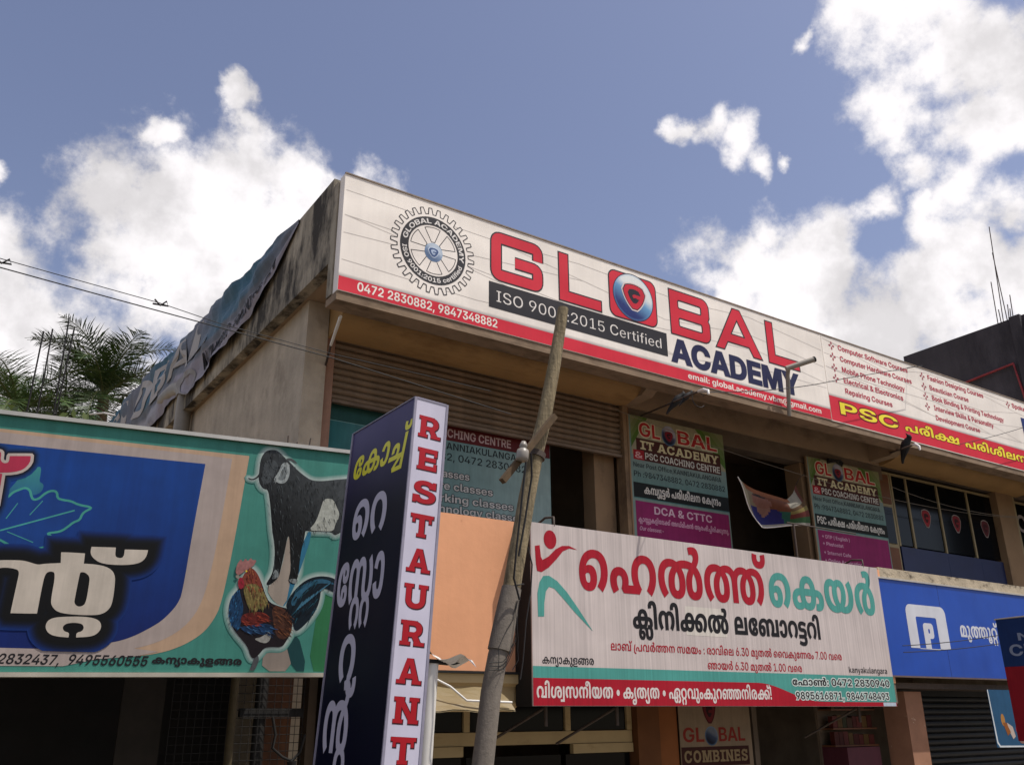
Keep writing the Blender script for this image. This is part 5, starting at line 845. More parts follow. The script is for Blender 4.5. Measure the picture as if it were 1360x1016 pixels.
# inner rooms
bp('partition', MB().box(3.80, XR, 12.4, 12.55, 3.7, 6.59), M_DARKWALL)
bp('partition', MB().box(10.90, 11.0, 11.2, 12.39, 3.7, 6.59), M_DARKWALL)
bp('partition', MB().box(7.45, 7.55, 10.9, 12.39, 3.7, 6.59), M_DARKWALL)
bp('wall', MB().box(XR-.2, XR, 8.8, 23.7, G0, 6.595), M_CEMENT)
bp('railing', MB().tube([(11.35, 9.0, 3.7), (11.35, 9.0, 4.45)], .018).tube([(11.2, 9.0, 4.45), (12.9, 9.0, 4.45)], .012), M_IRON)
# brown door beside the second flex poster
d = bp('door', MB().box(15.10, 15.62, 9.98, 10.03, 3.72, 6.10), M_FRAME, label='narrow cream framed door with brown panels')
for z0, z1 in ((5.45, 6.03), (3.80, 4.60)): part('panel', MB().box(15.16, 15.55, 9.955, 9.975, z0, z1), M_BROWNPANEL, d)
part('pane', MB().box(15.18, 15.53, 9.955, 9.975, 4.68, 5.38), M_GLASS, d)
# glazed window with mullions, blue panel below
w = bp('window', MB().box(15.63, 19.27, 9.985, 10.03, 6.055, 6.10), M_FRAME, label='wide dark window with thin cream mullions and blue boards below')
for x in (15.66, 16.16, 17.22, 18.31): part('mullion', MB().box(x-.025, x+.025, 9.975, 10.03, 4.66, 6.05), M_FRAME, w)
for a, b in ((15.69, 16.13), (16.19, 17.19), (17.25, 18.28), (18.34, 19.26)):
    part('pane', MB().box(a, b, 10.0, 10.012, 4.69, 6.05), M_GLASS, w)
for a, b in ((15.66, 17.20), (17.205, 18.40), (18.405, 19.26)):
    part('panel', MB().box(a, b, 9.97, 10.0, 3.72, 4.655), M_BLUEPANEL, w)
w = bp('window', MB().box(20.12, 22.0, 9.985, 10.03, 6.055, 6.10), M_FRAME)
part('pane', MB().box(20.15, 22, 10.0, 10.012, 4.0, 6.05), M_GLASS, w)
part('sill', MB().box(20.12, 22, 9.93, 10.03, 3.72, 3.98), M_FRAME, w)

# ground floor below the boards
bp('column', MB().box(8.62, 9.02, 9.80, 10.2, G0+.1, 3.49), mat('rust_plaster', lin((109, 68, 38)), rough=.9, noise=(2, .2)))
bp('column', MB().box(9.04, 9.40, 9.85, 10.2, G0+.1, 3.49), mat('orange_plaster', lin((138, 83, 44)), rough=.9, noise=(2, .15)), label='orange painted column beside the hanging poster')
bp('column', MB().box(13.12, 13.56, 8.70, 9.1, G0+.1, 1.98), mat('pink_plaster', lin((154, 112, 88)), rough=.95, noise=(2.5, .2), stain=(lin((192, 165, 142)), (4, 4, 3), .62, .66), stain2=(lin((65, 48, 42)), (7, 7, 2), .66, .72)), label='peeling pinkish column below the blue board')
bp('ceiling', MB().box(4.0, XR, 8.60, 14.8, 3.30, 3.48), M_DARKWALL)
bp('wall', MB().box(3.82, XR-.2, 14.8, 15.0, G0+.1, 3.3), M_DARKWALL)
bp('partition', MB().box(11.0, 11.1, 9.9, 14.8, G0+.1, 3.3), M_DARKWALL)
bp('partition', MB().box(4.05, 4.15, 10.2, 14.8, G0+.1, 3.3), M_DARKWALL)
sf = bp('shopfront', MB().box(4.2, 8.60, 9.90, 9.97, 1.32, 1.47), M_CREAM, label='cream framed glass shopfront')
for x in (5.05, 5.93, 7.47, 8.52): part('mullion', MB().box(x, x+.085, 9.90, 9.97, 1.475, 2.30), M_CREAM, sf)
part('rail', MB().box(4.2, 8.60, 9.91, 9.97, 2.305, 2.42), M_CREAM, sf)
for a, b in ((4.2, 5.04), (5.145, 5.92), (6.03, 7.46), (7.57, 8.51)): part('pane', MB().box(a, b, 9.93, 9.94, 1.48, 2.30), M_GLASS, sf)
part('rail', MB().box(4.2, 5.92, 9.885, 9.96, 1.20, 1.315), M_CREAM, sf)
part('rail', MB().box(7.58, 8.60, 9.885, 9.96, 1.20, 1.315), M_CREAM, sf)
for a, b in ((4.2, 5.93), (6.0, 7.42), (7.5, 8.58)): part('pane', MB().box(a, b, 9.95, 9.96, G0+.3, 1.19), M_GLASS, sf)
# dark shutter on the right
rs = bp('rolling_shutter', MB().box(13.62, 17.4, 9.23, 9.27, 1.93, 2.05), M_DARKSTEEL, label='closed black rolling shutter')
sl = None
for k in range(28):
    z = 1.93-.095*(k+1)
    if sl is None:
        sl = part('slat', MB().prism([(9.25, z), (9.215, z+.02), (9.205, z+.048), (9.215, z+.075), (9.25, z+.093)], 'x', 13.62, 17.4), M_DARKSTEEL, rs)
    else: copy_part(sl, rs, (0, 0, -.095*k))
part('beam', MB().box(12.5, 18.0, 8.55, 9.3, 2.02, 2.10), M_IRON, B)

# raised shutter: every slat a piece of its own
sh = thing('rolling_shutter', 'half raised brown corrugated rolling shutter under the ochre hood', 'shutter', (3.96, 9.93, 5.40))
sl = None
for k in range(11):
    z = 6.33-.0875*k
    if sl is None:
        pr = []
        for i in range(9):
            t = i/8; pr.append((9.955-.036*math.sin(math.pi*t)**.8, z-.084*(1-t)))
        pr.append((9.965, z)); pr.append((9.965, z-.084))
        sl = part('slat', MB().prism(pr, 'x', 3.965, 8.685, smooth=False), M_STEEL, sh)
    else: copy_part(sl, sh, (0, 0, -.0875*k))
part('bottom_rail', MB().box(3.965, 8.685, 9.90, 9.97, 5.33, 5.37), M_STEEL, sh)

# awning sheet and its bright edging below the peach wall
aw = thing('awning', 'small cream sheet awning with a white edge strip under the peach wall', 'awning', (5.0, 8.1, 1.7))
m = MB(); fr = []
nx = 10
for i in range(nx+1):
    x = 3.9+1.45*i/nx
    for j in range(6):
        t = j/5; fr.append((x, 8.26-.34*t, 1.93-.17*t-.05*t*t+.012*math.sin(i*1.7+j)))
m.add(fr, [(i*6+j, (i+1)*6+j, (i+1)*6+j+1, i*6+j+1) for i in range(nx) for j in range(5)])
m.add([(a, b, c-.012) for a, b, c in fr], [(i*6+j, i*6+j+1, (i+1)*6+j+1, (i+1)*6+j) for i in range(nx) for j in range(5)])
part('sheet', m, M_SHEET, aw)
part('edge_strip', MB().tube([(4.42, 8.05, 2.03), (4.62, 7.98, 1.93), (4.78, 7.93, 1.80), (5.3, 7.91, 1.785)], .012, 6), M_WHITE, aw)

# drain pipe on the side wall
dp = thing('drain_pipe', 'grey plastic drain pipe bent down the side wall under the flapping banner', 'pipe', (3.4, 15.2, G0))
part('pipe', MB().tube([(3.40, 15.2, 6.95), (3.40, 15.2, G0)], .13, 14), M_PVC, dp)
part('elbow', MB().tube([(3.36, 16.6, 7.2), (3.37, 15.9, 7.19), (3.385, 15.5, 7.12), (3.398, 15.27, 7.0), (3.40, 15.2, 6.88)], .15, 14), M_PVC, dp)

# ---------------------------------------------------------------- dark building at the right
D = thing('unfinished_building', 'tall dark unfinished building with bare bars on its roof, right of the academy board', 'building', (25, 8.5, G0))
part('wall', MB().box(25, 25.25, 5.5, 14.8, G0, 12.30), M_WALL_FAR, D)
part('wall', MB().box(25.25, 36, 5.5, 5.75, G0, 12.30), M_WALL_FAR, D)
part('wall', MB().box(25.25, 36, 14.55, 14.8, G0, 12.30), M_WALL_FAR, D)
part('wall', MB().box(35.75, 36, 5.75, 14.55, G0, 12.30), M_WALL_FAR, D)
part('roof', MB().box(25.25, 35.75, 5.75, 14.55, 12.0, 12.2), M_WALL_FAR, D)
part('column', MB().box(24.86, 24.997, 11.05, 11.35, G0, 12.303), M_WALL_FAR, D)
for dy, dz0, dy1, dz1, lean in ((11.62, 12.3, 11.43, 15.40, 0), (11.50, 12.3, 11.50, 14.55, 0), (11.78, 12.3, 11.72, 13.67, 0), (11.68, 12.3, 11.68, 12.75, 0), (11.33, 12.3, 11.28, 13.06, 0), (11.45, 12.3, 11.40, 12.8, 0), (11.40, 12.3, 11.36, 12.65, 0)):
    part('rebar', MB().tube([(25.1, dy, dz0-.05), (25.1, dy1, dz1)], .014, 5), M_IRON, D)
part('pipe_frame', MB().tube([(24.9, 13.4, 10.78), (24.9, 11.5, 10.94), (24.9, 11.35, 9.5), (24.9, 11.3, 8.6)], .04, 6), M_RED_PIPE, D, label='red pipe bracket on the dark wall')
# ---------------------------------------------------------------- long academy signboard
YB = 8.5
F0 = Frame((0, YB, 0))
WHT, REDC, NAVY, BLK = lin((239, 230, 220)), lin((207, 42, 60)), lin((36, 38, 74)), lin((46, 44, 48))
GREY_LINE = lin((205, 197, 190))
def board_box(name, label, x0, x1, z0, z1, dep=.14):
    t = thing(name, label, 'signboard', (x0, YB, z0))
    part('panel', MB().box(x0, x1, YB, YB+dep-.002, z0, z1, WHT), M_PRINT, t)
    return t
A = board_box('academy_signboard', 'long white GLOBAL ACADEMY signboard with big red letters and a gear emblem', 3.375, 11.985, 6.13, 7.655)
A2 = board_box('courses_signboard', 'white signboard listing courses with yellow PSC lettering, right end of the roof edge', 11.995, 21.5, 6.122, 7.648)
for t, a, b in ((A, 3.375, 11.985), (A2, 11.995, 21.5)):
    part('edge_trim', MB().box(a, b, YB-.012, YB+.02, 7.650, 7.668), mat('rusted_trim', lin((138, 122, 108)), rough=.8, noise=(9, .4)), t)
    m = MB()
    fr = F0
    z1 = 6.31 if t is A else 6.565
    m.quad(fr, a+.003, b-.003, 6.135, z1, .0016, REDC)
    m.quad(fr, a+.003, b-.003, z1, z1+.05, .0016, lambda u, v, z1=z1: mixc(lin((161, 154, 152)), WHT, (v-z1)/.05), 1, 3)
    part('red_band', m, M_PRINT, t)
# faint grey net of lines printed on the white
def net(t, a, b, z0, z1, seed):
    rnd = random.Random(seed); C = []
    cols = int((b-a)/1.5)
    P = [[(a+(b-a)*i/cols+rnd.uniform(-.35, .35) if 0 < i < cols else (a+.02 if i == 0 else b-.02), z0+(z1-z0)*(j+.5)/4+rnd.uniform(-.12, .12)) for j in range(4)] for i in range(cols+1)]
    for i in range(cols):
        for j in range(4):
            C += [cwise(c) for c in stroke([P[i][j], P[i+1][j]], .007, joint=None)]
            if j < 3 and rnd.random() < .45: C += stroke([P[i][j+1], P[i+1][j]], .006, joint=None)
    part('line_pattern', MB().flat(F0, C, .0018, GREY_LINE), M_PRINT, t)
net(A, 3.38, 11.98, 6.45, 7.55, 3); net(A2, 12.0, 21.4, 6.68, 7.6, 5)

# gear emblem
m = MB(); gx, gz = 4.575, 6.985
def pol(r, a): return (gx+r*math.cos(a), gz+r*math.sin(a))
NT = 30; out = []
for k in range(NT):
    a = 2*math.pi*k/NT; w_ = 2*math.pi/NT
    out += [pol(.495, a-.30*w_), pol(.580, a-.17*w_), pol(.580, a+.17*w_), pol(.495, a+.30*w_)]
gf = MB()
gf.flat(F0, [cwise(out)], .0022, lin((236, 227, 218)))
gf.flat(F0, stroke(out, .012, True), .0030, BLK)
gf.flat(F0, [disc(gx, gz, .447, 48), disc(gx, gz, .352, 48)[::-1]], .0034, BLK)
for r_ in (.347, .452): gf.flat(F0, stroke(disc(gx, gz, r_, 48), .009, True), .0038, BLK)
for k in range(6):
    a0 = math.pi*2*k/6+R(14); seg = []
    for i in range(7): seg.append(pol(.315, a0+R(40)*i/6))
    seg += [pol(.115, a0+R(32)), pol(.115, a0+R(8))]
    gf.flat(F0, stroke(seg, .010, True), .0030, BLK)
part('emblem', gf, M_PRINT, A, label='black outlined gear emblem with a blue ball in its centre')
gt = MB()
def arc_text(s, a0, a1, r, h, inside):
    ids = run_of(s); tot = sum(GLYPHS[i][0] for i in ids); x = 0
    for q, i in enumerate(ids):
        C = glyph_contours(i, 2); adv = GLYPHS[i][0]
        if C:
            t = (x+adv/2)/tot; a = a0+(a1-a0)*t; sy = h/727.; sx = abs(a1-a0)*r/tot
            vs, fs = glyph_faces(i, 2); P = []
            for px, py in vs:
                lx, ly = (px-adv/2)*sx, py*sy
                if not inside:
                    rr = r+ly; aa = a-lx/r
                else:
                    rr = r+h-ly; aa = a+lx/r
                P.append(F0.p(gx+rr*math.cos(aa), gz+rr*math.sin(aa), .0044))
            gt.add(P, fs, lin((224, 218, 212)))
        x += adv
arc_text('GLOBAL ACADEMY', R(172), R(-8), .367, .064, False)
arc_text('ISO 9001:2015 certified', R(184), R(344), .367, .060, True)
part('lettering', gt, M_PRINT, A)
def ball(m, fr, cx, cz, rx, rz, n, top=(223, 226, 224), mid=(106, 156, 196), bot=(36, 48, 108), rings=9, seg=28):
    """printed blue ball: pale at the top, navy at the foot"""
    vs = [(cx, cz)]+[(cx+rx*r/rings*math.cos(2*math.pi*k/seg), cz+rz*r/rings*math.sin(2*math.pi*k/seg)) for r in range(1, rings+1) for k in range(seg)]
    fs = [(0, 1+k, 1+(k+1) % seg) for k in range(seg)]
    for r in range(rings-1):
        for k in range(seg):
            a = 1+r*seg; b = a+seg; fs.append((a+k, b+k, b+(k+1) % seg, a+(k+1) % seg))
    def c(u, v):
        t = (v-cz)/rz*.46+.5+.22*(u-cx)/rx
        edge = ((u-cx)/rx)**2+((v-cz)/rz)**2
        q = mixc(lin(bot), lin(mid), (t-.2)*3) if t < .53 else mixc(lin(mid), lin(top), (t-.53)*7)
        return mixc(q, lin((110, 156, 200)), max(0, edge-.8)*2.2)
    o = len(m.v); m.v += [tuple(fr.p(x, y, n)) for x, y in vs]
    for f in fs: m.f.append(tuple(i+o for i in f)); m.sm.append(False); m.c.append([c(*vs[i]) for i in f])
def shield(m, fr, cx, cz, w, h, n, cols=((217, 201, 198), (194, 36, 54), (42, 37, 48)), mark=True):
    """rounded triangular crest with a bent stroke inside"""
    def tri_(k, dz=0):
        K = [(-w*k, h*k*.58+dz), (w*k, h*k*.58+dz), (0, -h*k+dz)]; P = []
        B_ = [(0, h*k*1.12+dz), (w*k*.88, -h*k*.45+dz), (-w*k*.88, -h*k*.45+dz)]
        for i in range(3):
            a, b, e = K[i], B_[i], K[(i+1) % 3]
            for j in range(1, 9):
                t = j/9*.96+.02; P.append((cx+(1-t)**2*a[0]+2*t*(1-t)*b[0]+t*t*e[0], cz+(1-t)**2*a[1]+2*t*(1-t)*b[1]+t*t*e[1]))
        return cwise(P)
    m.flat(fr, [tri_(1.10)], n, lin(cols[0])); m.flat(fr, [tri_(1.0)], n+.0006, lin(cols[2])); m.flat(fr, [tri_(.93)], n+.0012, lin(cols[1]))
    m.flat(fr, [tri_(.55, h*.04)], n+.0018, lin(cols[2]))
    if mark:
        m.flat(fr, [cwise([(cx+w*.62, cz+h*.16), (cx-w*.02, cz+h*.16), (cx-w*.16, cz+h*.06), (cx-w*.10, cz-h*.08), (cx+w*.10, cz-h*.10), (cx+w*.48, cz-h*.10)])], n+.0024, lin(cols[1]))
        m.flat(fr, [cwise([(cx+w*.05, cz-h*.05), (cx+w*.22, cz-h*.05), (cx+w*.10, cz-h*.22), (cx-w*.04, cz-h*.22)])], n+.0030, lin(cols[2]))
m = MB(); ball(m, F0, 4.578, 6.960, .125, .125, .0046, top=(180, 191, 204), mid=(132, 150, 176), bot=(86, 106, 138))
shield(m, F0, 4.577, 6.958, .075, .075, .0052, ((201, 211, 226), (62, 84, 127), (169, 184, 207)))
part('ball', m, M_PRINT, A)

# big letters G L O B A L
def letter_g():
    G_ = [(6.145, 7.29), (6.145, 7.462), (5.487, 7.462), (5.487, 6.925), (6.140, 6.925), (6.140, 7.165), (5.78, 7.165)]
    def chamf(P, r=.075, n=4):
        o = [P[0]]
        for a, b, c in zip(P, P[1:], P[2:]):
            va = Vector((a[0]-b[0], a[1]-b[1])).normalized(); vc = Vector((c[0]-b[0], c[1]-b[1])).normalized(); b = Vector(b)
            for i in range(n+1):
                t = i/n; q = (b+va*r)*(1-t)**2+b*2*t*(1-t)+(b+vc*r)*t*t; o.append((q.x, q.y))
        return o+[P[-1]]
    return chamf(G_)
GP = letter_g()
Lc = cwise([(6.50, 7.545), (6.645, 7.545), (6.645, 6.985), (7.205, 6.985), (7.205, 6.842), (6.50, 6.842)])
L2 = cwise([(x-6.50+10.605, z) for x, z in [(6.50, 7.545), (6.65, 7.545), (6.65, 6.985), (7.22, 6.985), (7.22, 6.842), (6.50, 6.842)]])
Bo = rrect(8.522, 9.315, 6.842, 7.545, .13, which=(0, 1, 1, 0))
k = next(i for i, p in enumerate(Bo) if p[1] < 7.2 and p[0] > 9.2)
Bo = Bo[:k]+[(9.315, 7.26), (9.285, 7.205), (9.315, 7.15)]+Bo[k:]
Bh1 = rrect(8.675, 9.165, 7.265, 7.415, .04)[::-1]; Bh2 = rrect(8.675, 9.165, 6.972, 7.125, .04)[::-1]
Ao = cwise([(9.44, 6.842), (9.60, 6.842), (9.685, 6.985), (10.165, 6.985), (10.25, 6.842), (10.43, 6.842), (10.01, 7.565), (9.86, 7.565)])
Ah = cwise([(9.765, 7.115), (10.095, 7.115), (9.935, 7.40)])[::-1]
Oo = rrect(7.375, 8.235, 6.848, 7.548, .11)
o = .020
for C, St in ((None, GP), ([Lc], 0), ([Oo], 0), ([Bo, Bh1, Bh2], 0), ([Ao, Ah], 0), ([L2], 0)):
    m = MB()
    if St: m.flat(F0, stroke(St, .145+2*o, nj=12), .0026, BLK); m.flat(F0, stroke(St, .145, nj=12), .0034, REDC)
    else: m.flat(F0, offset(C, o), .0026, BLK); m.flat(F0, C, .0034, REDC)
    part('letter', m, M_PRINT, A, label='big red squared letter with a black outline')
m = MB(); ball(m, F0, 7.808, 7.215, .372, .362, .0042)
m.flat(F0, stroke(disc(7.808, 7.215, .372, 40, .362), .012, True), .0048, lin((43, 42, 60)))
shield(m, F0, 7.825, 7.225, .225, .235, .0052)
part('ball', m, M_PRINT, A, label='blue ball with a red crest')
m = MB()
m.quad(F0, 5.38, 8.41, 6.443, 6.802, .0028, BLK)
text(m, F0, 'ISO 9001:2015 Certified', 5.487, 8.30, 6.535, .165, lin((228, 221, 214)), .0036, res=3, w=-30)
big_letters(A, M_PRINT, [(0, NAVY, .0036)], F0, 'ACADEMY', 8.49, 11.25, 6.398, .355, 'navy block letter', res=3, w=30)
text(m, F0, '0472 2830882, 9847348882', 3.61, 5.505, 6.178, .112, lin((236, 228, 218)), .003)
text(m, F0, 'email: global.academy.vbm@gmail.com', 8.78, 11.735, 6.188, .092, lin((236, 228, 218)), .003)
part('lettering', m, M_PRINT, A, kind='stuff')
m = MB(); PINK = lin((184, 48, 72))
for s, a, b, z in (('Computer Software Courses', 12.42, 14.41, 7.458), ('Computer Hardware Courses', 12.435, 14.48, 7.258), ('Mobile Phone Technology', 12.45, 14.22, 7.062), ('Electrical & Electronics', 12.455, 14.12, 6.868), ('Repairing Courses', 12.455, 13.755, 6.678),
                   ('Fashion Designing Courses', 15.03, 16.9, 7.455), ('Beautician Course', 15.04, 16.32, 7.258), ('Book Binding & Printing Technology', 15.06, 17.5, 7.062), ('Interview Skills & Personality', 15.07, 17.06, 6.868), ('Development Course', 15.07, 16.52, 6.678), ('Spoken', 17.95, 18.55, 7.455)):
    text(m, F0, s, a, b, z, .098, PINK, .003)
for x, zs in ((12.25, (7.50, 7.30, 7.10, 6.91)), (14.86, (7.49, 7.29, 7.10, 6.90)), (17.80, (7.49,))):
    for z in zs:
        for a in range(4):
            dx, dz = math.cos(a*math.pi/2), math.sin(a*math.pi/2)
            m.flat(F0, [cwise([(x+dx*.02-dz*.012, z+dz*.02+dx*.012), (x+dx*.06-dz*.02, z+dz*.06+dx*.02), (x+dx*.08, z+dz*.08), (x+dx*.06+dz*.02, z+dz*.06-dx*.02), (x+dx*.02+dz*.012, z+dz*.02-dx*.012)])], .003, lin((168, 82, 92)))
m.quad(F0, 18.2, 19.9, 6.75, 7.29, .003, lin((43, 58, 114)))
YEL = lin((240, 220, 60))
part('lettering', m, M_PRINT, A2, kind='stuff')
for s_, u0, u1, z, h_, g_ in (('PSC', 12.25, 13.83, 6.285, .205, .024), ('പരീക്ഷ', 14.03, 15.70, 6.30, .135, .014), ('പരിശീലന', 15.90, 18.05, 6.30, .135, .014)):
    big_letters(A2, M_PRINT, [(g_, lin((122, 20, 32)), .0028), (0, YEL, .0038)], F0, s_, u0, u1, z, h_, 'yellow letter on the red band')


# ---------------------------------------------------------------- clinic board
H = thing('clinic_signboard', 'streaky white laboratory signboard with red and teal Malayalam letters, hung before the balcony', 'signboard', (8.7, 8.0, 1.75))
x0, x1, z0, z1 = 5.625, 11.86, 1.752, 3.672
part('panel', MB().box(x0, x1, 8.0, 8.02, z0, z1, lin((203, 190, 185))), M_PRINT_DIRTY, H)
part('frame', MB().box(x0, x0+.03, 8.022, 8.32, z0, z1).box(x1-.03, x1, 8.022, 8.32, z0, z1).box(x0+.03, x1-.03, 8.022, 8.32, z0, z0+.03).box(x0+.03, x1-.03, 8.022, 8.32, z1-.03, z1), M_BLACK, H)
FH = Frame((0, 8.0, 0)); TEAL, DRED, WH = lin((79, 154, 144)), lin((168, 20, 40)), lin((217, 207, 202)); INK = lin((29, 27, 30))
m = MB()
cv = [(9.05+1.15*t, 2.028-.215*(3*t*t-2*t**3)) for t in [i/12 for i in range(13)]]
m.flat(FH, [cwise([(x0+.003, z0+.003), (x1-.003, z0+.003), (x1-.003, 2.148), (x0+.003, 2.148)])], .0012, TEAL)
m.flat(FH, [cwise([(x0+.003, z0+.003), (x1-.003, z0+.003), (x1-.003, 1.806), (10.3, 1.811)]+cv[::-1]+[(x0+.003, 2.03)])], .0022, DRED)
m.quad(FH, 7.89, 8.585, 2.553, 2.892, .0012, lin((216, 207, 196)))
m.quad(FH, 11.55, 11.84, 1.757, 1.803, .003, lin((185, 196, 208)))
part('colour_band', m, M_PRINT_DIRTY, H)
m = MB()
m.flat(FH, [disc(5.885, 3.50, .088, 24, .105)], .002, DRED)
m.flat(FH, [cwise([(5.675, 3.41), (5.74, 3.425), (5.755, 3.30), (5.775, 3.265), (5.86, 3.31), (5.96, 3.40), (6.05, 3.445), (6.15, 3.455), (6.265, 3.42), (6.15, 3.425), (6.06, 3.385), (5.97, 3.29), (5.86, 3.19), (5.76, 3.13), (5.70, 3.14), (5.685, 3.22)])], .002, DRED)
m.flat(FH, [cwise([(5.705, 2.655), (5.785, 2.66), (5.79, 2.80), (5.815, 2.93), (5.86, 2.98), (5.93, 2.965), (6.05, 2.865), (6.20, 2.73), (6.455, 2.53), (6.25, 2.775), (6.10, 2.94), (5.97, 3.05), (5.86, 3.10), (5.78, 3.09), (5.73, 3.02), (5.70, 2.90)])], .002, TEAL)
part('figure_mark', m, M_PRINT_DIRTY, H, label='red and teal striding figure emblem')
for s_, u0, u1, z, h_, c, lb in (('ഹെൽത്ത്', 6.285, 9.415, 2.985, .455, DRED, 'big dark red letter'), ('കെയർ', 9.44, 11.68, 2.985, .44, TEAL, 'big teal letter'), ('ക്ലിനിക്കൽ', 7.05, 8.615, 2.60, .215, INK, 'black letter'), ('ലബോറട്ടറി', 8.73, 10.375, 2.60, .215, INK, 'black letter')):
    big_letters(H, M_PRINT_DIRTY, [(.003, c, .0026)], FH, s_, u0, u1, z, h_, lb, res=4)
m = MB()
text(m, FH, 'ലാബ് പ്രവർത്തന സമയം : രാവിലെ 6.30 മുതൽ വൈകുന്നേരം 7.00 വരെ', 6.70, 10.77, 2.34, .080, DRED, w=-12)
text(m, FH, 'ഞായർ 6.30 മുതൽ 1.00 വരെ', 8.20, 9.92, 2.17, .078, DRED, w=-12)
text(m, FH, 'കന്യാകുളങ്ങര', 5.75, 6.45, 2.175, .072, INK, w=-14)
text(m, FH, 'kanyakulangara', 10.89, 11.74, 2.183, .082, INK, w=-12)
text(m, FH, 'വിശ്വസനീയത • കൃത്യത • ഏറ്റവുംകുറഞ്ഞനിരക്ക്!', 5.67, 9.28, 1.832, .118, WH, .0035)
for off, col, n in ((.014, lin((207, 216, 210)), .003), (0, INK, .004)):
    text(m, FH, 'ഫോൺ: 0472 2830940', 9.70, 11.75, 2.008, .072, col, n, off=off)
    text(m, FH, '9895616871, 9846748493', 9.74, 11.70, 1.838, .090, col, n, off=off)
part('lettering', m, M_PRINT_DIRTY, H, kind='stuff')
for x in (5.95, 11.55): part('hook', MB().tube([(x, 8.01, 3.66), (x, 8.01, 3.76), (x+.02, 8.20, 3.79), (x+.02, 8.36, 3.74)], .014, 6), M_IRON, H)
for x in (6.0, 7.0, 11.4): part('bracket', MB().tube([(x, 8.3, 1.55), (x, 8.3, 1.75)], .02, 6).tube([(x, 8.31, 1.74), (x-.35, 9.0, 1.35)], .016, 6), M_IRON, H)

# ---------------------------------------------------------------- meat shop board with goat and cockerel
p0, p1 = Vector((.32, 7.06, 0)), Vector((2.9, 6.78, 0)); gd = (p1-p0).normalized()
FG = Frame(p0-gd*.32, gd, (0, 0, 1))
K = thing('meat_shop_signboard', 'green and blue meat shop signboard with a goat and a cockerel on it, steel frame', 'signboard', tuple(FG.p(1.6, 1.95)))
def chaikin(P, k=2):
    for _ in range(k):
        P = [q for a, b in zip(P, P[1:]+P[:1]) for q in ((a[0]*.75+b[0]*.25, a[1]*.75+b[1]*.25), (a[0]*.25+b[0]*.75, a[1]*.25+b[1]*.75))]
    return P
L0, R0_ = -1.2, 3.06
def zt(u): return 3.694+(u-.325)*.0138
def zb(u): return 1.946+(u-.628)*.0134
TG = lin((63, 127, 114)); CRM, CRM2, TAN_ = lin((163, 149, 142)), lin((148, 135, 127)), lin((177, 148, 122))
BLUA, BLUB = lin((12, 58, 128)), lin((10, 31, 92))
def slab(m, u0, u1, n0, n1, a, b, col):
    v = [FG.p(u, z, n) for n in (n0, n1) for u, z in ((u0, a(u0)), (u1, a(u1)), (u1, b(u1)), (u0, b(u0)))]
    m.add(v, [(0, 3, 2, 1), (4, 5, 6, 7), (0, 1, 5, 4), (1, 2, 6, 5), (2, 3, 7, 6), (3, 0, 4, 7)], col)
m = MB(); slab(m, L0, R0_, -.12, 0, zb, zt, TG); part('panel', m, M_PRINT_OLD, K)
m = MB(); slab(m, L0-.02, R0_+.02, -.12, .03, lambda u: zt(u)+.002, lambda u: zt(u)+.032, (1, 1, 1)); part('frame_rail', m, M_ALU, K)
m = MB(); slab(m, L0-.02, R0_+.02, -.12, .03, lambda u: zb(u)-.032, lambda u: zb(u)-.002, (1, 1, 1)); part('frame_rail', m, M_ALU, K)
m = MB(); slab(m, R0_+.002, R0_+.03, -.12, .03, zb, zt, (1, 1, 1)); part('frame_rail', m, M_ALU, K)
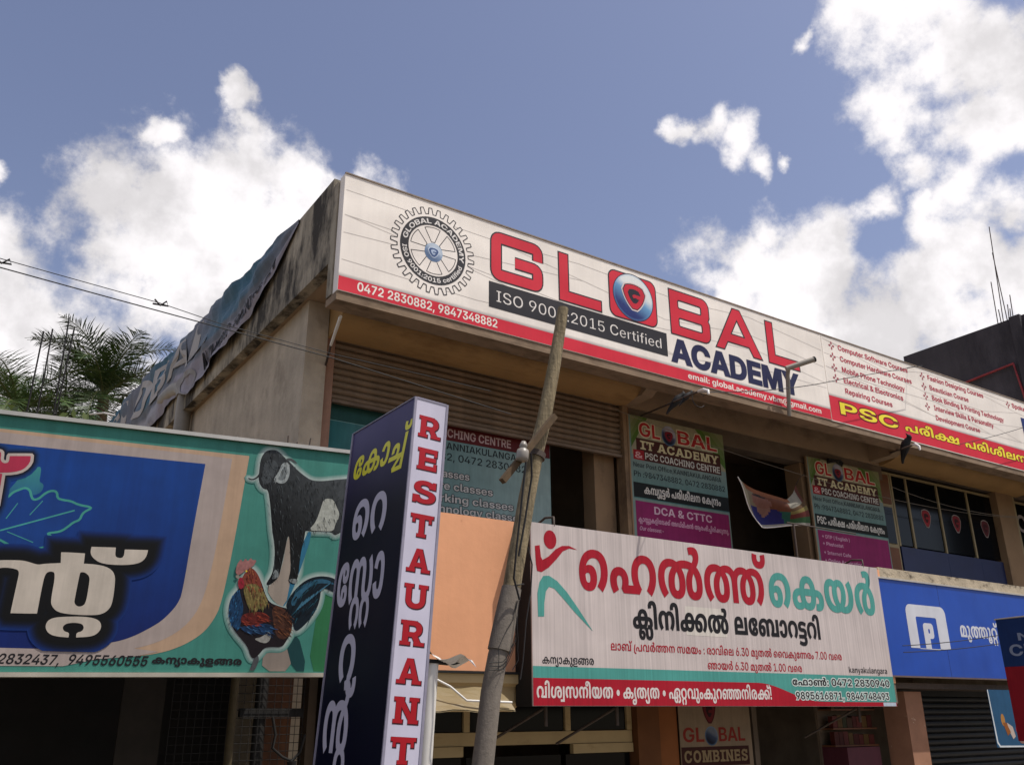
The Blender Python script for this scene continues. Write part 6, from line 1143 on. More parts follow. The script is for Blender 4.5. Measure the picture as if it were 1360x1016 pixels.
ART=dict(stripe_blue=[(2.602,3.048),(2.654,3.049),(2.555,2.670),(2.480,2.448),(2.435,2.482),(2.499,2.666)],
road_top=[(2.452,3.007),(2.485,3.000),(2.505,2.667),(2.480,2.448),(2.395,2.480),(2.317,2.583),(2.381,2.641),(2.428,2.735)],
road_low=[(2.344,2.145),(2.501,2.201),(2.579,1.982),(2.342,1.978)],
stripe_dark=[(2.501,2.201),(2.586,2.283),(2.692,1.983),(2.579,1.982)],
green_low=[(2.734,2.433),(2.759,2.608),(2.903,2.635),(2.925,3.076),(2.981,3.081),(2.879,1.986),(2.692,1.983)],
goat_body=[(2.190,3.618),(2.218,3.667),(2.260,3.686),(2.308,3.687),(2.349,3.658),(2.381,3.628),(2.416,3.606),(2.454,3.571),(2.496,3.536),(2.547,3.502),(2.609,3.469),(2.698,3.473),(2.797,3.496),(2.897,3.516),(3.020,3.542),(3.045,3.096),(2.924,3.082),(2.876,3.062),(2.832,3.033),(2.806,3.062),(2.727,3.059),(2.611,3.053),(2.591,3.057),(2.587,2.990),(2.570,2.894),(2.564,2.800),(2.564,2.726),(2.555,2.670),(2.540,2.623),(2.492,2.638),(2.486,2.665),(2.499,2.740),(2.486,2.850),(2.466,2.999),(2.453,2.998),(2.442,2.903),(2.431,2.809),(2.419,2.734),(2.411,2.679),(2.381,2.641),(2.338,2.606),(2.314,2.615),(2.342,2.666),(2.360,2.712),(2.367,2.804),(2.357,2.915),(2.329,3.025),(2.308,3.155),(2.288,3.268),(2.265,3.358),(2.233,3.355),(2.202,3.384),(2.183,3.431),(2.183,3.489),(2.183,3.558)],
horn_a=[(2.189,3.490),(2.168,3.448),(2.133,3.425),(2.101,3.437),(2.106,3.422),(2.147,3.419),(2.182,3.446),(2.198,3.471)],
horn_b=[(2.381,3.622),(2.419,3.637),(2.459,3.622),(2.487,3.589),(2.461,3.602),(2.421,3.617),(2.389,3.603)],
ear=[(2.356,3.579),(2.393,3.603),(2.418,3.576),(2.429,3.518),(2.415,3.447),(2.380,3.414),(2.332,3.418),(2.299,3.444),(2.326,3.486),(2.345,3.532)],
ear_in=[(2.368,3.550),(2.396,3.564),(2.408,3.516),(2.394,3.451),(2.358,3.439),(2.333,3.452),(2.353,3.485)],
muzzle=[(2.225,3.592),(2.296,3.611),(2.336,3.547),(2.307,3.484),(2.284,3.423),(2.243,3.389),(2.211,3.414),(2.207,3.492)],
patch=[(2.719,3.322),(2.767,3.337),(2.808,3.325),(2.832,3.274),(2.859,3.227),(2.858,3.178),(2.831,3.126),(2.821,3.067),(2.727,3.063),(2.611,3.057),(2.664,3.121),(2.688,3.191),(2.704,3.252)],
hoof_a=[(2.372,2.741),(2.402,2.715),(2.411,2.679),(2.379,2.659),(2.352,2.657)],
hoof_b=[(2.493,2.670),(2.561,2.670),(2.545,2.629),(2.495,2.644)],
r_tail=[(2.480,2.457),(2.502,2.521),(2.543,2.587),(2.595,2.644),(2.658,2.685),(2.733,2.705),(2.811,2.704),(2.870,2.685),(2.897,2.644),(2.897,2.578),(2.848,2.585),(2.788,2.610),(2.750,2.607),(2.749,2.534),(2.732,2.460),(2.690,2.386),(2.630,2.312),(2.569,2.265),(2.544,2.344),(2.520,2.414)],
r_tail_hi=[(2.514,2.486),(2.554,2.569),(2.615,2.633),(2.697,2.678),(2.793,2.684),(2.873,2.642),(2.795,2.651),(2.709,2.646),(2.627,2.591),(2.577,2.516),(2.545,2.451)],
r_body=[(2.117,2.572),(2.137,2.644),(2.158,2.699),(2.181,2.737),(2.219,2.721),(2.254,2.678),(2.294,2.600),(2.322,2.530),(2.359,2.478),(2.434,2.455),(2.509,2.440),(2.543,2.361),(2.545,2.273),(2.510,2.202),(2.478,2.152),(2.397,2.155),(2.344,2.145),(2.321,2.110),(2.281,2.066),(2.254,2.074),(2.221,2.150),(2.182,2.192),(2.133,2.241),(2.093,2.291),(2.058,2.376),(2.055,2.463),(2.078,2.525)],
r_rear=[(2.370,2.461),(2.471,2.448),(2.543,2.361),(2.545,2.273),(2.500,2.210),(2.436,2.217),(2.400,2.320)],
r_chest=[(2.117,2.572),(2.078,2.525),(2.055,2.463),(2.058,2.376),(2.093,2.291),(2.149,2.259),(2.156,2.363),(2.166,2.433),(2.142,2.502)],
r_neck=[(2.144,2.573),(2.176,2.611),(2.256,2.615),(2.307,2.556),(2.351,2.469),(2.321,2.455),(2.312,2.405),(2.281,2.442),(2.262,2.399),(2.228,2.433),(2.213,2.409),(2.181,2.469)],
r_head=[(2.119,2.643),(2.181,2.737),(2.219,2.721),(2.260,2.670),(2.295,2.582),(2.279,2.559),(2.255,2.587),(2.233,2.552),(2.206,2.577),(2.183,2.551),(2.144,2.573)],
r_wing_red=[(2.154,2.380),(2.231,2.405),(2.329,2.406),(2.379,2.355),(2.302,2.317),(2.215,2.296),(2.151,2.319)],
r_wing_blue=[(2.145,2.293),(2.232,2.305),(2.337,2.327),(2.411,2.303),(2.381,2.232),(2.291,2.247),(2.203,2.244)],
r_wing_white=[(2.259,2.211),(2.320,2.222),(2.377,2.276),(2.392,2.215),(2.359,2.176),(2.305,2.187)],
r_comb=[(2.076,2.685),(2.082,2.748),(2.097,2.776),(2.109,2.795),(2.124,2.769),(2.144,2.807),(2.160,2.775),(2.183,2.813),(2.194,2.789),(2.230,2.798),(2.215,2.757),(2.182,2.728),(2.148,2.708),(2.107,2.669)],
r_wattle=[(2.101,2.642),(2.126,2.661),(2.147,2.627),(2.154,2.592),(2.132,2.564),(2.109,2.580)],
r_beak=[(2.078,2.667),(2.107,2.678),(2.113,2.646),(2.089,2.646)],
r_legs=[(2.275,2.075),(2.301,2.101),(2.317,2.059),(2.303,2.016),(2.289,1.982),(2.246,1.981),(2.268,2.024)],
leaf=[(0.384,3.023),(0.432,3.078),(0.478,3.108),(0.501,3.145),(0.535,3.166),(0.569,3.186),(0.601,3.173),(0.615,3.131),(0.635,3.102),(0.670,3.116),(0.701,3.158),(0.736,3.182),(0.774,3.179),(0.782,3.131),(0.822,3.122),(0.876,3.120),(0.926,3.097),(1.022,3.089),(0.979,3.061),(0.959,3.036),(0.950,2.992),(0.914,2.975),(0.881,2.938),(0.855,2.912),(0.827,2.896),(0.753,2.881),(0.787,2.859),(0.801,2.818),(0.776,2.787),(0.726,2.774),(0.692,2.754),(0.649,2.745),(0.613,2.745),(0.573,2.762),(0.526,2.788),(0.478,2.813),(0.418,2.828)],
leaf_patch=[(0.499,3.204),(0.531,3.277),(0.513,3.432),(0.533,3.491),(0.558,3.429),(0.611,3.339),(0.647,3.352),(0.651,3.282),(0.650,3.239),(0.683,3.225),(0.682,3.182),(0.664,3.154),(0.615,3.131),(0.569,3.186),(0.501,3.145),(0.478,3.108),(0.461,3.081),(0.464,3.149)],
veins=[(0.467,2.873),(0.909,3.057),(0.489,2.958),(0.543,3.073),(0.512,2.869),(0.683,2.808),(0.630,2.997),(0.695,3.105)],
syl=[(0.429,2.603),(0.449,2.652),(0.488,2.671),(0.588,2.678),(0.646,2.679),(0.699,2.666),(0.738,2.656),(0.780,2.667),(0.876,2.678),(0.877,2.679),(0.867,2.753),(0.869,2.753),(0.932,2.756),(1.020,2.756),(1.021,2.756),(1.024,2.685),(1.023,2.684),(1.097,2.684),(1.161,2.676),(1.211,2.654),(1.239,2.614),(1.247,2.556),(1.249,2.439),(1.237,2.381),(1.193,2.341),(1.118,2.331),(0.982,2.332),(0.906,2.345),(0.868,2.380),(0.854,2.419),(0.857,2.606),(0.825,2.619),(0.791,2.602),(0.786,2.496),(0.785,2.330),(0.784,2.328),(0.626,2.324),(0.624,2.326),(0.631,2.551),(0.631,2.608),(0.597,2.622),(0.525,2.625),(0.485,2.606),(0.485,2.527),(0.479,2.323),(0.342,2.317),(0.346,2.597)],
syl_hole=[(1.013,2.625),(1.044,2.623),(1.076,2.595),(1.079,2.546),(1.078,2.414),(1.056,2.389),(1.026,2.387),(1.003,2.410),(1.003,2.443),(1.008,2.608)],
syl_sub=[(0.848,2.244),(0.856,2.284),(0.890,2.306),(0.955,2.315),(1.059,2.321),(1.135,2.316),(1.184,2.297),(1.202,2.257),(1.188,2.216),(1.147,2.188),(1.052,2.180),(1.050,2.180),(1.048,2.212),(1.081,2.221),(1.091,2.245),(1.079,2.269),(1.043,2.278),(0.991,2.275),(0.963,2.261),(0.956,2.240),(0.970,2.217),(1.004,2.210),(1.003,2.178),(1.001,2.178),(0.916,2.183),(0.869,2.205)],
syl_mark=[(1.056,2.806),(1.057,2.806),(1.216,2.813),(1.217,2.813),(1.219,2.757),(1.234,2.741),(1.266,2.740),(1.279,2.758),(1.278,2.802),(1.279,2.804),(1.436,2.811),(1.437,2.811),(1.430,2.755),(1.395,2.714),(1.317,2.694),(1.206,2.688),(1.126,2.696),(1.075,2.729),(1.054,2.762)],
pink_mark=[(0.228,3.413),(0.342,3.424),(0.372,3.425),(0.382,3.416),(0.385,3.364),(0.406,3.346),(0.427,3.348),(0.439,3.363),(0.437,3.400),(0.438,3.402),(0.566,3.418),(0.568,3.416),(0.571,3.369),(0.539,3.316),(0.484,3.289),(0.398,3.275),(0.312,3.265),(0.252,3.279)],
pink_stem=[(0.311,3.269),(0.410,3.270),(0.414,3.267),(0.421,2.977),(0.336,2.969)])

def grad(c1, c2, a, b): return lambda u, v: mixc(c1, c2, (v-a)/(b-a))
m = MB()
# cream ribbon, tan shade, blue field
outer = [(L0, 3.578), (2.085, 3.613), (2.095, 3.613), (2.0945, 3.60), (2.049, 2.936), (2.001, 2.451), (1.955, 2.33), (1.89, 2.235), (1.77, 2.15), (1.612, 2.087), (1.35, 2.05), (L0, 2.04)]
mid = [(L0, 3.565), (1.955, 3.575), (1.965, 3.575), (1.9645, 3.56), (1.935, 3.10), (1.905, 2.723), (1.86, 2.45), (1.78, 2.30), (1.66, 2.20), (1.50, 2.13), (1.3, 2.09), (L0, 2.06)]
low = [(L0, 2.16), (1.3, 2.13), (1.6, 2.10), (1.45, 2.065), (1.2, 2.04), (1.0, 1.99), (L0, 1.96)]
blue = [(L0, 3.465), (1.757, 3.507), (1.767, 3.507), (1.7665, 3.495), (1.732, 2.951), (1.713, 2.514), (1.69, 2.44), (1.649, 2.377), (1.59, 2.31), (1.518, 2.259), (1.42, 2.20), (1.319, 2.161), (1.2, 2.14), (1.083, 2.131), (L0, 2.10)]
m.flat(FG, [cwise(chaikin(outer))], .0012, TAN_); m.flat(FG, [cwise(chaikin(mid))], .0018, CRM); m.flat(FG, [cwise(low)], .0022, CRM)
m.quad(FG, L0+.01, 1.2, 2.10, 3.45, .0026, grad(BLUB, BLUA, 2.2, 3.2), 1, 8)
m.flat(FG, [cwise(chaikin(blue))], .0024, grad(BLUB, BLUA, 2.2, 3.2))
part('print', m, M_PRINT_OLD, K)
m = MB()
c0 = Vector((.55, 2.95))
m.flat(FG, [cwise(chaikin(ART['leaf_patch']))], .0030, grad(lin((18, 63, 126)), lin((63, 143, 130)), 3.0, 3.45))
for off, c, n in ((.010, (63, 143, 130), .0034), (-.006, (17, 58, 124), .0038)): m.flat(FG, offset([cwise(chaikin(ART['leaf']))], off), n, lin(c))
V_ = ART['veins']
for i in range(0, len(V_), 2): m.flat(FG, stroke([V_[i], V_[i+1]], .011 if i == 0 else .006), .0042, lin((63, 143, 138)))
part('leaf_print', m, M_PRINT_OLD, K, label='green outlined leaf on the blue field')
m = MB()
PM = [cwise(chaikin(ART[k], 1)) for k in ('pink_mark', 'pink_stem')]
for k in range(6): m.flat(FG, offset(PM, .060-.006*k), .0044+k*.0003, mixc(lin((18, 63, 126)), lin((5, 11, 30)), (k+1)/6))
m.flat(FG, offset(PM, .020), .0064, lin((179, 164, 156))); m.flat(FG, PM, .0070, lin((169, 45, 72)))
part('lettering', m, M_PRINT_OLD, K, label='foot of a pink letter with a pale outline')
m = MB()
# heavy cream letters of the last syllable
SY = [cwise(chaikin(ART[k], 2)) for k in ('syl', 'syl_sub', 'syl_mark')]
SYH = cwise(chaikin(ART['syl_hole'], 2))[::-1]
glow = [(11, 44, 106), (10, 39, 96), (9, 34, 84), (8, 28, 70), (7, 22, 56), (6, 17, 42), (5, 12, 30), (4, 8, 20), (4, 6, 12), (3, 4, 6), (3, 3, 4)]
for k, c in enumerate(glow): m.flat(FG, [[(u, max(v, 2.085)) for u, v in q] for q in offset(SY, .112-.0075*k)], .0072+k*.0003, lin(c))
m.flat(FG, SY+[SYH], .0110, lin((189, 178, 164)))
text(m, FG, '2832437, ', .598, .968, 1.998, .066, INK, .003, shear=.2)
text(m, FG, '9495560555', 1.02, 1.53, 2.000, .068, INK, .003, shear=.2)
text(m, FG, 'കന്യാകുളങ്ങര', 1.565, 2.19, 2.020, .042, INK, .003, off=.001)
part('lettering', m, M_PRINT_OLD, K, label='heavy cream letters with a black glow and telephone numbers')
m = MB()
for k_, c, n in (('green_low', (43, 106, 66), .0014), ('stripe_blue', (42, 106, 134), .0062), ('road_top', (148, 136, 124), .0064), ('road_low', (133, 121, 111), .0022), ('stripe_dark', (18, 60, 62), .0024)):
    m.flat(FG, [cwise([(min(u, R0_-.005), max(v, zb(u)+.004)) for u, v in chaikin(ART[k_], 1)])], n, lin(c))
# soft pale halo round the animals
def clip(P): return [(min(u, R0_-.004), v) for u, v in P]
for k in range(9):
    off = .040-.0042*k; c = mixc(lin((66, 127, 116)), lin((180, 189, 183)), (k+1)/9*.8)
    for j, nm in enumerate(('goat_body', 'r_body', 'r_tail', 'horn_a')):
        q = offset([cwise(chaikin(ART[nm]))], off if nm != 'horn_a' else off*.7)
        q = [[(min(u, R0_-.004), min(max(v, 1.955), zt(u)-.004)) for u, v in c_] for c_ in q]
        m.flat(FG, q, .0028+k*.0004+j*.0001, c)
part('print', m, M_PRINT_OLD, K)
m = MB()
for k, (nm, c) in enumerate((('goat_body', (31, 33, 34)), ('horn_a', (38, 40, 42)), ('horn_b', (74, 76, 76)), ('muzzle', (68, 72, 74)), ('ear', (154, 160, 158)), ('ear_in', (116, 122, 122)), ('patch', (168, 170, 160)), ('hoof_a', (122, 128, 128)), ('hoof_b', (127, 133, 132)))):
    P = clip(ART[nm])
    if nm == 'goat_body': m.flat(FG, [cwise(chaikin(P))], .0070, lambda u, v: mixc(lin((16, 17, 18)), lin((72, 76, 78)), (u-2.35)/.5*.5+(v-3.15)*1.1))
    else: m.flat(FG, [cwise(chaikin(P))], .0073+k*.0003, lin(c))
m.flat(FG, [disc(2.335, 3.545, .010, 10, .006)], .0100, lin((12, 12, 12)))
part('goat_print', m, M_FEATHER, K, label='black goat with a pale ear and white flank')
m = MB()
for k, (nm, c) in enumerate((('r_legs', (74, 76, 78)), ('r_tail', (12, 26, 36)), ('r_tail_hi', (43, 88, 112)), ('r_body', (26, 18, 22)), ('r_rear', (74, 44, 32)), ('r_chest', (22, 58, 92)), ('r_wing_red', (94, 31, 26)), ('r_wing_blue', (21, 48, 79)), ('r_wing_white', (143, 141, 134)), ('r_head', (122, 58, 44)), ('r_neck', (119, 104, 60)), ('r_comb', (156, 106, 102)), ('r_beak', (140, 132, 120)), ('r_wattle', (143, 32, 48)))):
    m.flat(FG, [cwise(chaikin(clip(ART[nm])))], .0078+k*.0003, lin(c))
# single feathers on neck, wing and tail
rnd = random.Random(4)
def plumes(poly, n_, ln, wd, slant, cols, z_):
    xs = [p[0] for p in poly]; ys = [p[1] for p in poly]; made = 0
    while made < n_:
        u, v = rnd.uniform(min(xs), max(xs)), rnd.uniform(min(ys), max(ys)); inside = False
        for (x0, y0), (x1, y1) in zip(poly, poly[1:]+poly[:1]):
            if (y0 > v) != (y1 > v) and u < x0+(v-y0)*(x1-x0)/(y1-y0): inside = not inside
        if not inside: continue
        a = R(slant+rnd.uniform(-16, 16)); l = ln*rnd.uniform(.7, 1.2)
        d0 = (math.cos(a), math.sin(a)); p0_ = (-d0[1]*wd, d0[0]*wd)
        m.flat(FG, [cwise([(u+p0_[0], v+p0_[1]), (u+d0[0]*l, v+d0[1]*l), (u-p0_[0], v-p0_[1])])], z_+.00004*made, lin(rnd.choice(cols))); made += 1
plumes(ART['r_neck'], 70, .045, .004, -82, ((154, 132, 80), (122, 92, 54), (106, 106, 60), (92, 54, 38)), .0125)
plumes(ART['r_head'], 40, .035, .004, -75, ((138, 60, 42), (154, 90, 52), (106, 42, 32)), .0125)
plumes(ART['r_rear'], 50, .05, .004, -35, ((92, 52, 32), (119, 72, 44), (58, 32, 24)), .0125)
plumes(ART['r_chest'], 45, .03, .004, -100, ((29, 79, 122), (45, 106, 148), (16, 42, 68)), .0125)
plumes(ART['r_wing_blue'], 30, .05, .004, -20, ((29, 65, 108), (15, 32, 56), (58, 98, 136)), .0125)
plumes(ART['r_wing_red'], 30, .045, .004, -25, ((122, 42, 32), (74, 22, 18), (147, 60, 40)), .0125)
plumes(ART['r_tail'], 60, .07, .004, -120, ((18, 48, 62), (31, 80, 96), (8, 16, 24)), .0125)
plumes(ART['goat_body'], 300, .05, .0030, -75, ((52, 56, 58), (74, 80, 82), (18, 20, 20), (38, 41, 42)), .0080)
plumes(ART['muzzle'], 30, .02, .003, -60, ((92, 98, 100), (42, 45, 46)), .0100)
plumes(ART['ear'], 14, .03, .003, -110, ((180, 184, 182), (124, 130, 130)), .0100)
C = []
for k in range(14):
    t = k/13; u = 2.56+.22*t; C += stroke([(u, 2.42+.20*t), (u+.05, 2.50+.16*t)], .006, joint=None)
m.flat(FG, C, .0125, lin((63, 112, 136)))
m.flat(FG, [disc(2.158, 2.705, .008, 8)], .0130, lin((224, 192, 64)))
part('cockerel_print', m, M_FEATHER, K, kind='stuff', label='cockerel with red comb and blue-black tail')

# ---------------------------------------------------------------- upright restaurant box sign
th = R(3.45)
SZ = .85
FRt = Frame((3.113*SZ, 6.0*SZ, 1.65+2.402*SZ), (math.cos(th), 0, -math.sin(th)), (math.sin(th), 0, math.cos(th)))
Q = thing('restaurant_box_sign', 'leaning upright box sign, white front with red RESTAURANT letters, navy side', 'signboard', (2.6, 5.6, G0))
def boxuvn(m, u0, u1, v0, v1, n0, n1, col=(1, 1, 1)): m.fbox(FRt, *[a*SZ for a in (u0, u1, v0, v1, n0, n1)], col)
WQ = lin((201, 196, 212))
m = MB(); boxuvn(m, 0, .285, -3.35, 0, -1.20, -.001, lin((21, 25, 63))); part('box', m, M_PRINT_CLEAN, Q)
m = MB(); m.quad(FRt, .002*SZ, .283*SZ, -3.348*SZ, -.002*SZ, .001, WQ); part('front_face', m, M_PRINT_CLEAN, Q)
FS = Frame(FRt.p(0, 0, -1.20*SZ), (0, -1, 0), FRt.V)
m = MB()
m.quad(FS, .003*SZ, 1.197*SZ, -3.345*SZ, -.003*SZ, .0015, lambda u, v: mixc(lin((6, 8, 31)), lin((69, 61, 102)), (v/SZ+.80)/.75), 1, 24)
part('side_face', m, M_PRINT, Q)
m = MB()
boxuvn(m, -.012, .008, -3.36, .004, -.008, .006); boxuvn(m, .277, .297, -3.36, .004, -.008, .006); boxuvn(m, .009, .276, -.008, .006, -.008, .006); boxuvn(m, -.012, .004, -3.36, .004, -1.21, -1.19); boxuvn(m, -.010, .295, .001, .008, -1.19, -.009)
part('edge_trim', m, mat('grey_trim', lin((141, 136, 152)), rough=.5, noise=(8, .2)), Q)
for k, ch in enumerate('RESTAURANT'):
    v = -.312-.2655*k; w = .10 if ch != 'E' else .088; m = MB()
    for off, col, n in ((.006, lin((58, 12, 20)), .0022), (0, lin((168, 15, 30)), .0030)):
        sh_ = .004 if off else 0
        text(m, FRt, ch, (.143-w+sh_)*SZ, (.143+w+sh_)*SZ, (v-sh_)*SZ, .170*SZ, col, n, off=off*.7, res=3, serif=True)
    part('letter', m, M_PRINT_CLEAN, Q, label='red slab letter %s' % ch)
GW = lin((188, 184, 200))
for s_, u0, u1, v, h_, c, sr in (('കോച്ച്', .09, 1.12, -.46, .20, lin((221, 212, 40)), .25), ('റെ', .22, .86, -1.01, .33, GW, 0), ('സ്റ്റോ', .05, .93, -1.545, .36, GW, 0), ('റ', .26, .56, -2.145, .36, GW, 0), ('ന്റ്', .10, .62, -2.66, .38, GW, 0)):
    big_letters(Q, M_PRINT_CLEAN, [(0, c, .003)], FS, s_, u0*SZ, u1*SZ, v*SZ, h_*SZ, 'yellow letter' if sr else 'pale grey letter', res=3, shear=sr)
for dn in (-.15, -1.05):
    b = FRt.p(.14*SZ, -3.35*SZ, dn*SZ); part('leg', MB().tube([b, (b.x-.08, b.y, G0)], .035, 8), M_IRON, Q)

# pale pipe with a scrap of cloth behind it
pp = thing('standing_pipe', 'pale upright pipe topped by a torn white cloth behind the restaurant sign', 'pipe', (3.93, 7.25, G0))
part('pipe', MB().tube([(3.85, 7.25, G0), (3.93, 7.25, .6), (4.005, 7.25, 2.12)], .062, 14), M_WHITE, pp)
m = MB(); vs = []
for i in range(9):
    for j in range(5):
        t, s_ = i/8, j/4
        vs.append((3.90+.50*t, 7.28-.16*s_+.03*math.sin(t*9), 2.15+.05*math.sin(t*7+s_*3)-.06*t+.05*s_*(1-t)))
m.add(vs, [(i*5+j, (i+1)*5+j, (i+1)*5+j+1, i*5+j+1) for i in range(8) for j in range(4)])
part('cloth', m, M_WHITE, pp)
part('cap', MB().prism([(3.90, 2.10), (4.20, 2.085), (4.26, 2.10), (4.1, 2.125), (3.90, 2.13)], 'y', 7.18, 7.30), M_BLACK, pp)

# ---------------------------------------------------------------- blue finance board
U = thing('blue_signboard', 'bright blue signboard with a white arch emblem below the lime washed ledge', 'signboard', (12.4, 8.3, 2.18))
FU = Frame((0, 8.32, 0)); BLU = lin((17, 68, 162))
part('panel', MB().box(11.92, 20.0, 8.32, 8.41, 2.19, 3.60, BLU), M_PRINT_CLEAN, U)
part('frame', MB().box(11.92, 20.0, 8.30, 8.41, 3.601, 3.623, lin((184, 180, 174))).box(11.92, 20.0, 8.30, 8.41, 2.165, 2.188, lin((109, 92, 88))), M_PRINT_OLD, U)
m = MB(); LW = lin((201, 201, 207))
kx = 8.32/8.4
ox = lambda u: u*kx
C = [rrect(ox(13.03), ox(14.10), 2.60, 3.255, .12, which=(1, 1, 0, 0)), rrect(ox(13.27), ox(13.82), 2.59, 3.075, .03, which=(1, 1, 0, 0))[::-1]]
m.flat(FU, C, .002, LW)
C = [rrect(ox(13.43), ox(13.70), 2.75, 2.985, .06, which=(1, 1, 1, 0)), cwise([(ox(13.43), 2.60), (ox(13.58), 2.60), (ox(13.58), 2.80), (ox(13.43), 2.80)]), rrect(ox(13.555), ox(13.60), 2.83, 2.90, .02)[::-1]]
m.flat(FU, C, .002, LW)
part('emblem', m, M_PRINT_CLEAN, U, label='white arch emblem')
big_letters(U, M_PRINT_CLEAN, [(0, LW, .002)], FU, 'മുത്തൂറ്റ്', ox(14.46), ox(15.60), 2.815, .185, res=3)
part('seam', MB().box(13.86, 13.866, 8.3188, 8.3192, 2.2, 3.59), M_BLACK, U)

# banner standing end-on at the right edge
FX = Frame((12.995, 7.0, 0), (0, -1, 0), (0, 0, 1))
W = thing('flex_banner', 'navy and red hanging flex banner at the right edge before the blue board', 'banner', (13, 6.6, 1.6))
part('panel', MB().box(13.0, 13.02, 5.9, 7.0, 1.30, 2.90, lin((20, 38, 78))), M_PRINT_OLD, W)
m = MB(); m.quad(FX, .003, 1.09, 2.262, 2.895, 0, lin((22, 48, 94))); m.quad(FX, .003, 1.09, 1.303, 2.260, 0, lin((142, 20, 32)))
part('print', m, M_PRINT_OLD, W)
m = MB(); GY = lin((139, 147, 164))
text(m, FX, 'N', .27, .44, 2.60, .10, GY, .003); text(m, FX, 'CH', .12, .50, 2.40, .15, GY, .003)
text(m, FX, 'F', .33, .45, 1.93, .12, lin((176, 138, 140)), .003); text(m, FX, 'E', .20, .34, 1.75, .12, lin((176, 138, 140)), .003)
part('lettering', m, M_PRINT_OLD, W)
part('top_rail', MB().tube([(13.01, 7.02, 2.905), (13.01, 5.88, 2.93)], .012, 6), M_ALU, W)
W2 = thing('blue_product_banner', 'light blue flex poster with a white hem hanging before the black shutter', 'poster', (14.8, 8.0, 1.2))
FW = Frame((0, 8.0, 0))
part('sheet', MB().box(14.23, 16.0, 8.0, 8.012, 1.17, 2.0, lin((33, 77, 110))), M_PRINT_OLD, W2)
m = MB(); m.flat(FW, [cwise([(14.22, 2.0), (14.245, 2.0), (14.275, 1.25), (14.32, 1.195), (16.0, 1.165), (16.0, 1.145), (14.30, 1.17), (14.24, 1.235)])], .002, lin((201, 206, 208)))
m.flat(FW, [disc(14.52, 1.56, .055, 16, .09)], .002, lin((168, 118, 58))); m.flat(FW, [cwise([(14.50, 1.52), (14.60, 1.52), (14.68, 1.38), (14.58, 1.33)])], .0026, lin((138, 79, 30)))
m.flat(FW, [cwise([(14.62, 1.52), (14.76, 1.46), (14.80, 1.32), (14.72, 1.28), (14.64, 1.40)])], .002, lin((185, 167, 154)))
m.flat(FW, [disc(14.92, 1.42, .08, 14, .07)], .002, lin((176, 48, 72))); m.flat(FW, [disc(14.98, 1.26, .10, 14, .05)], .0024, lin((125, 90, 82)))
part('print', m, M_PRINT_OLD, W2)
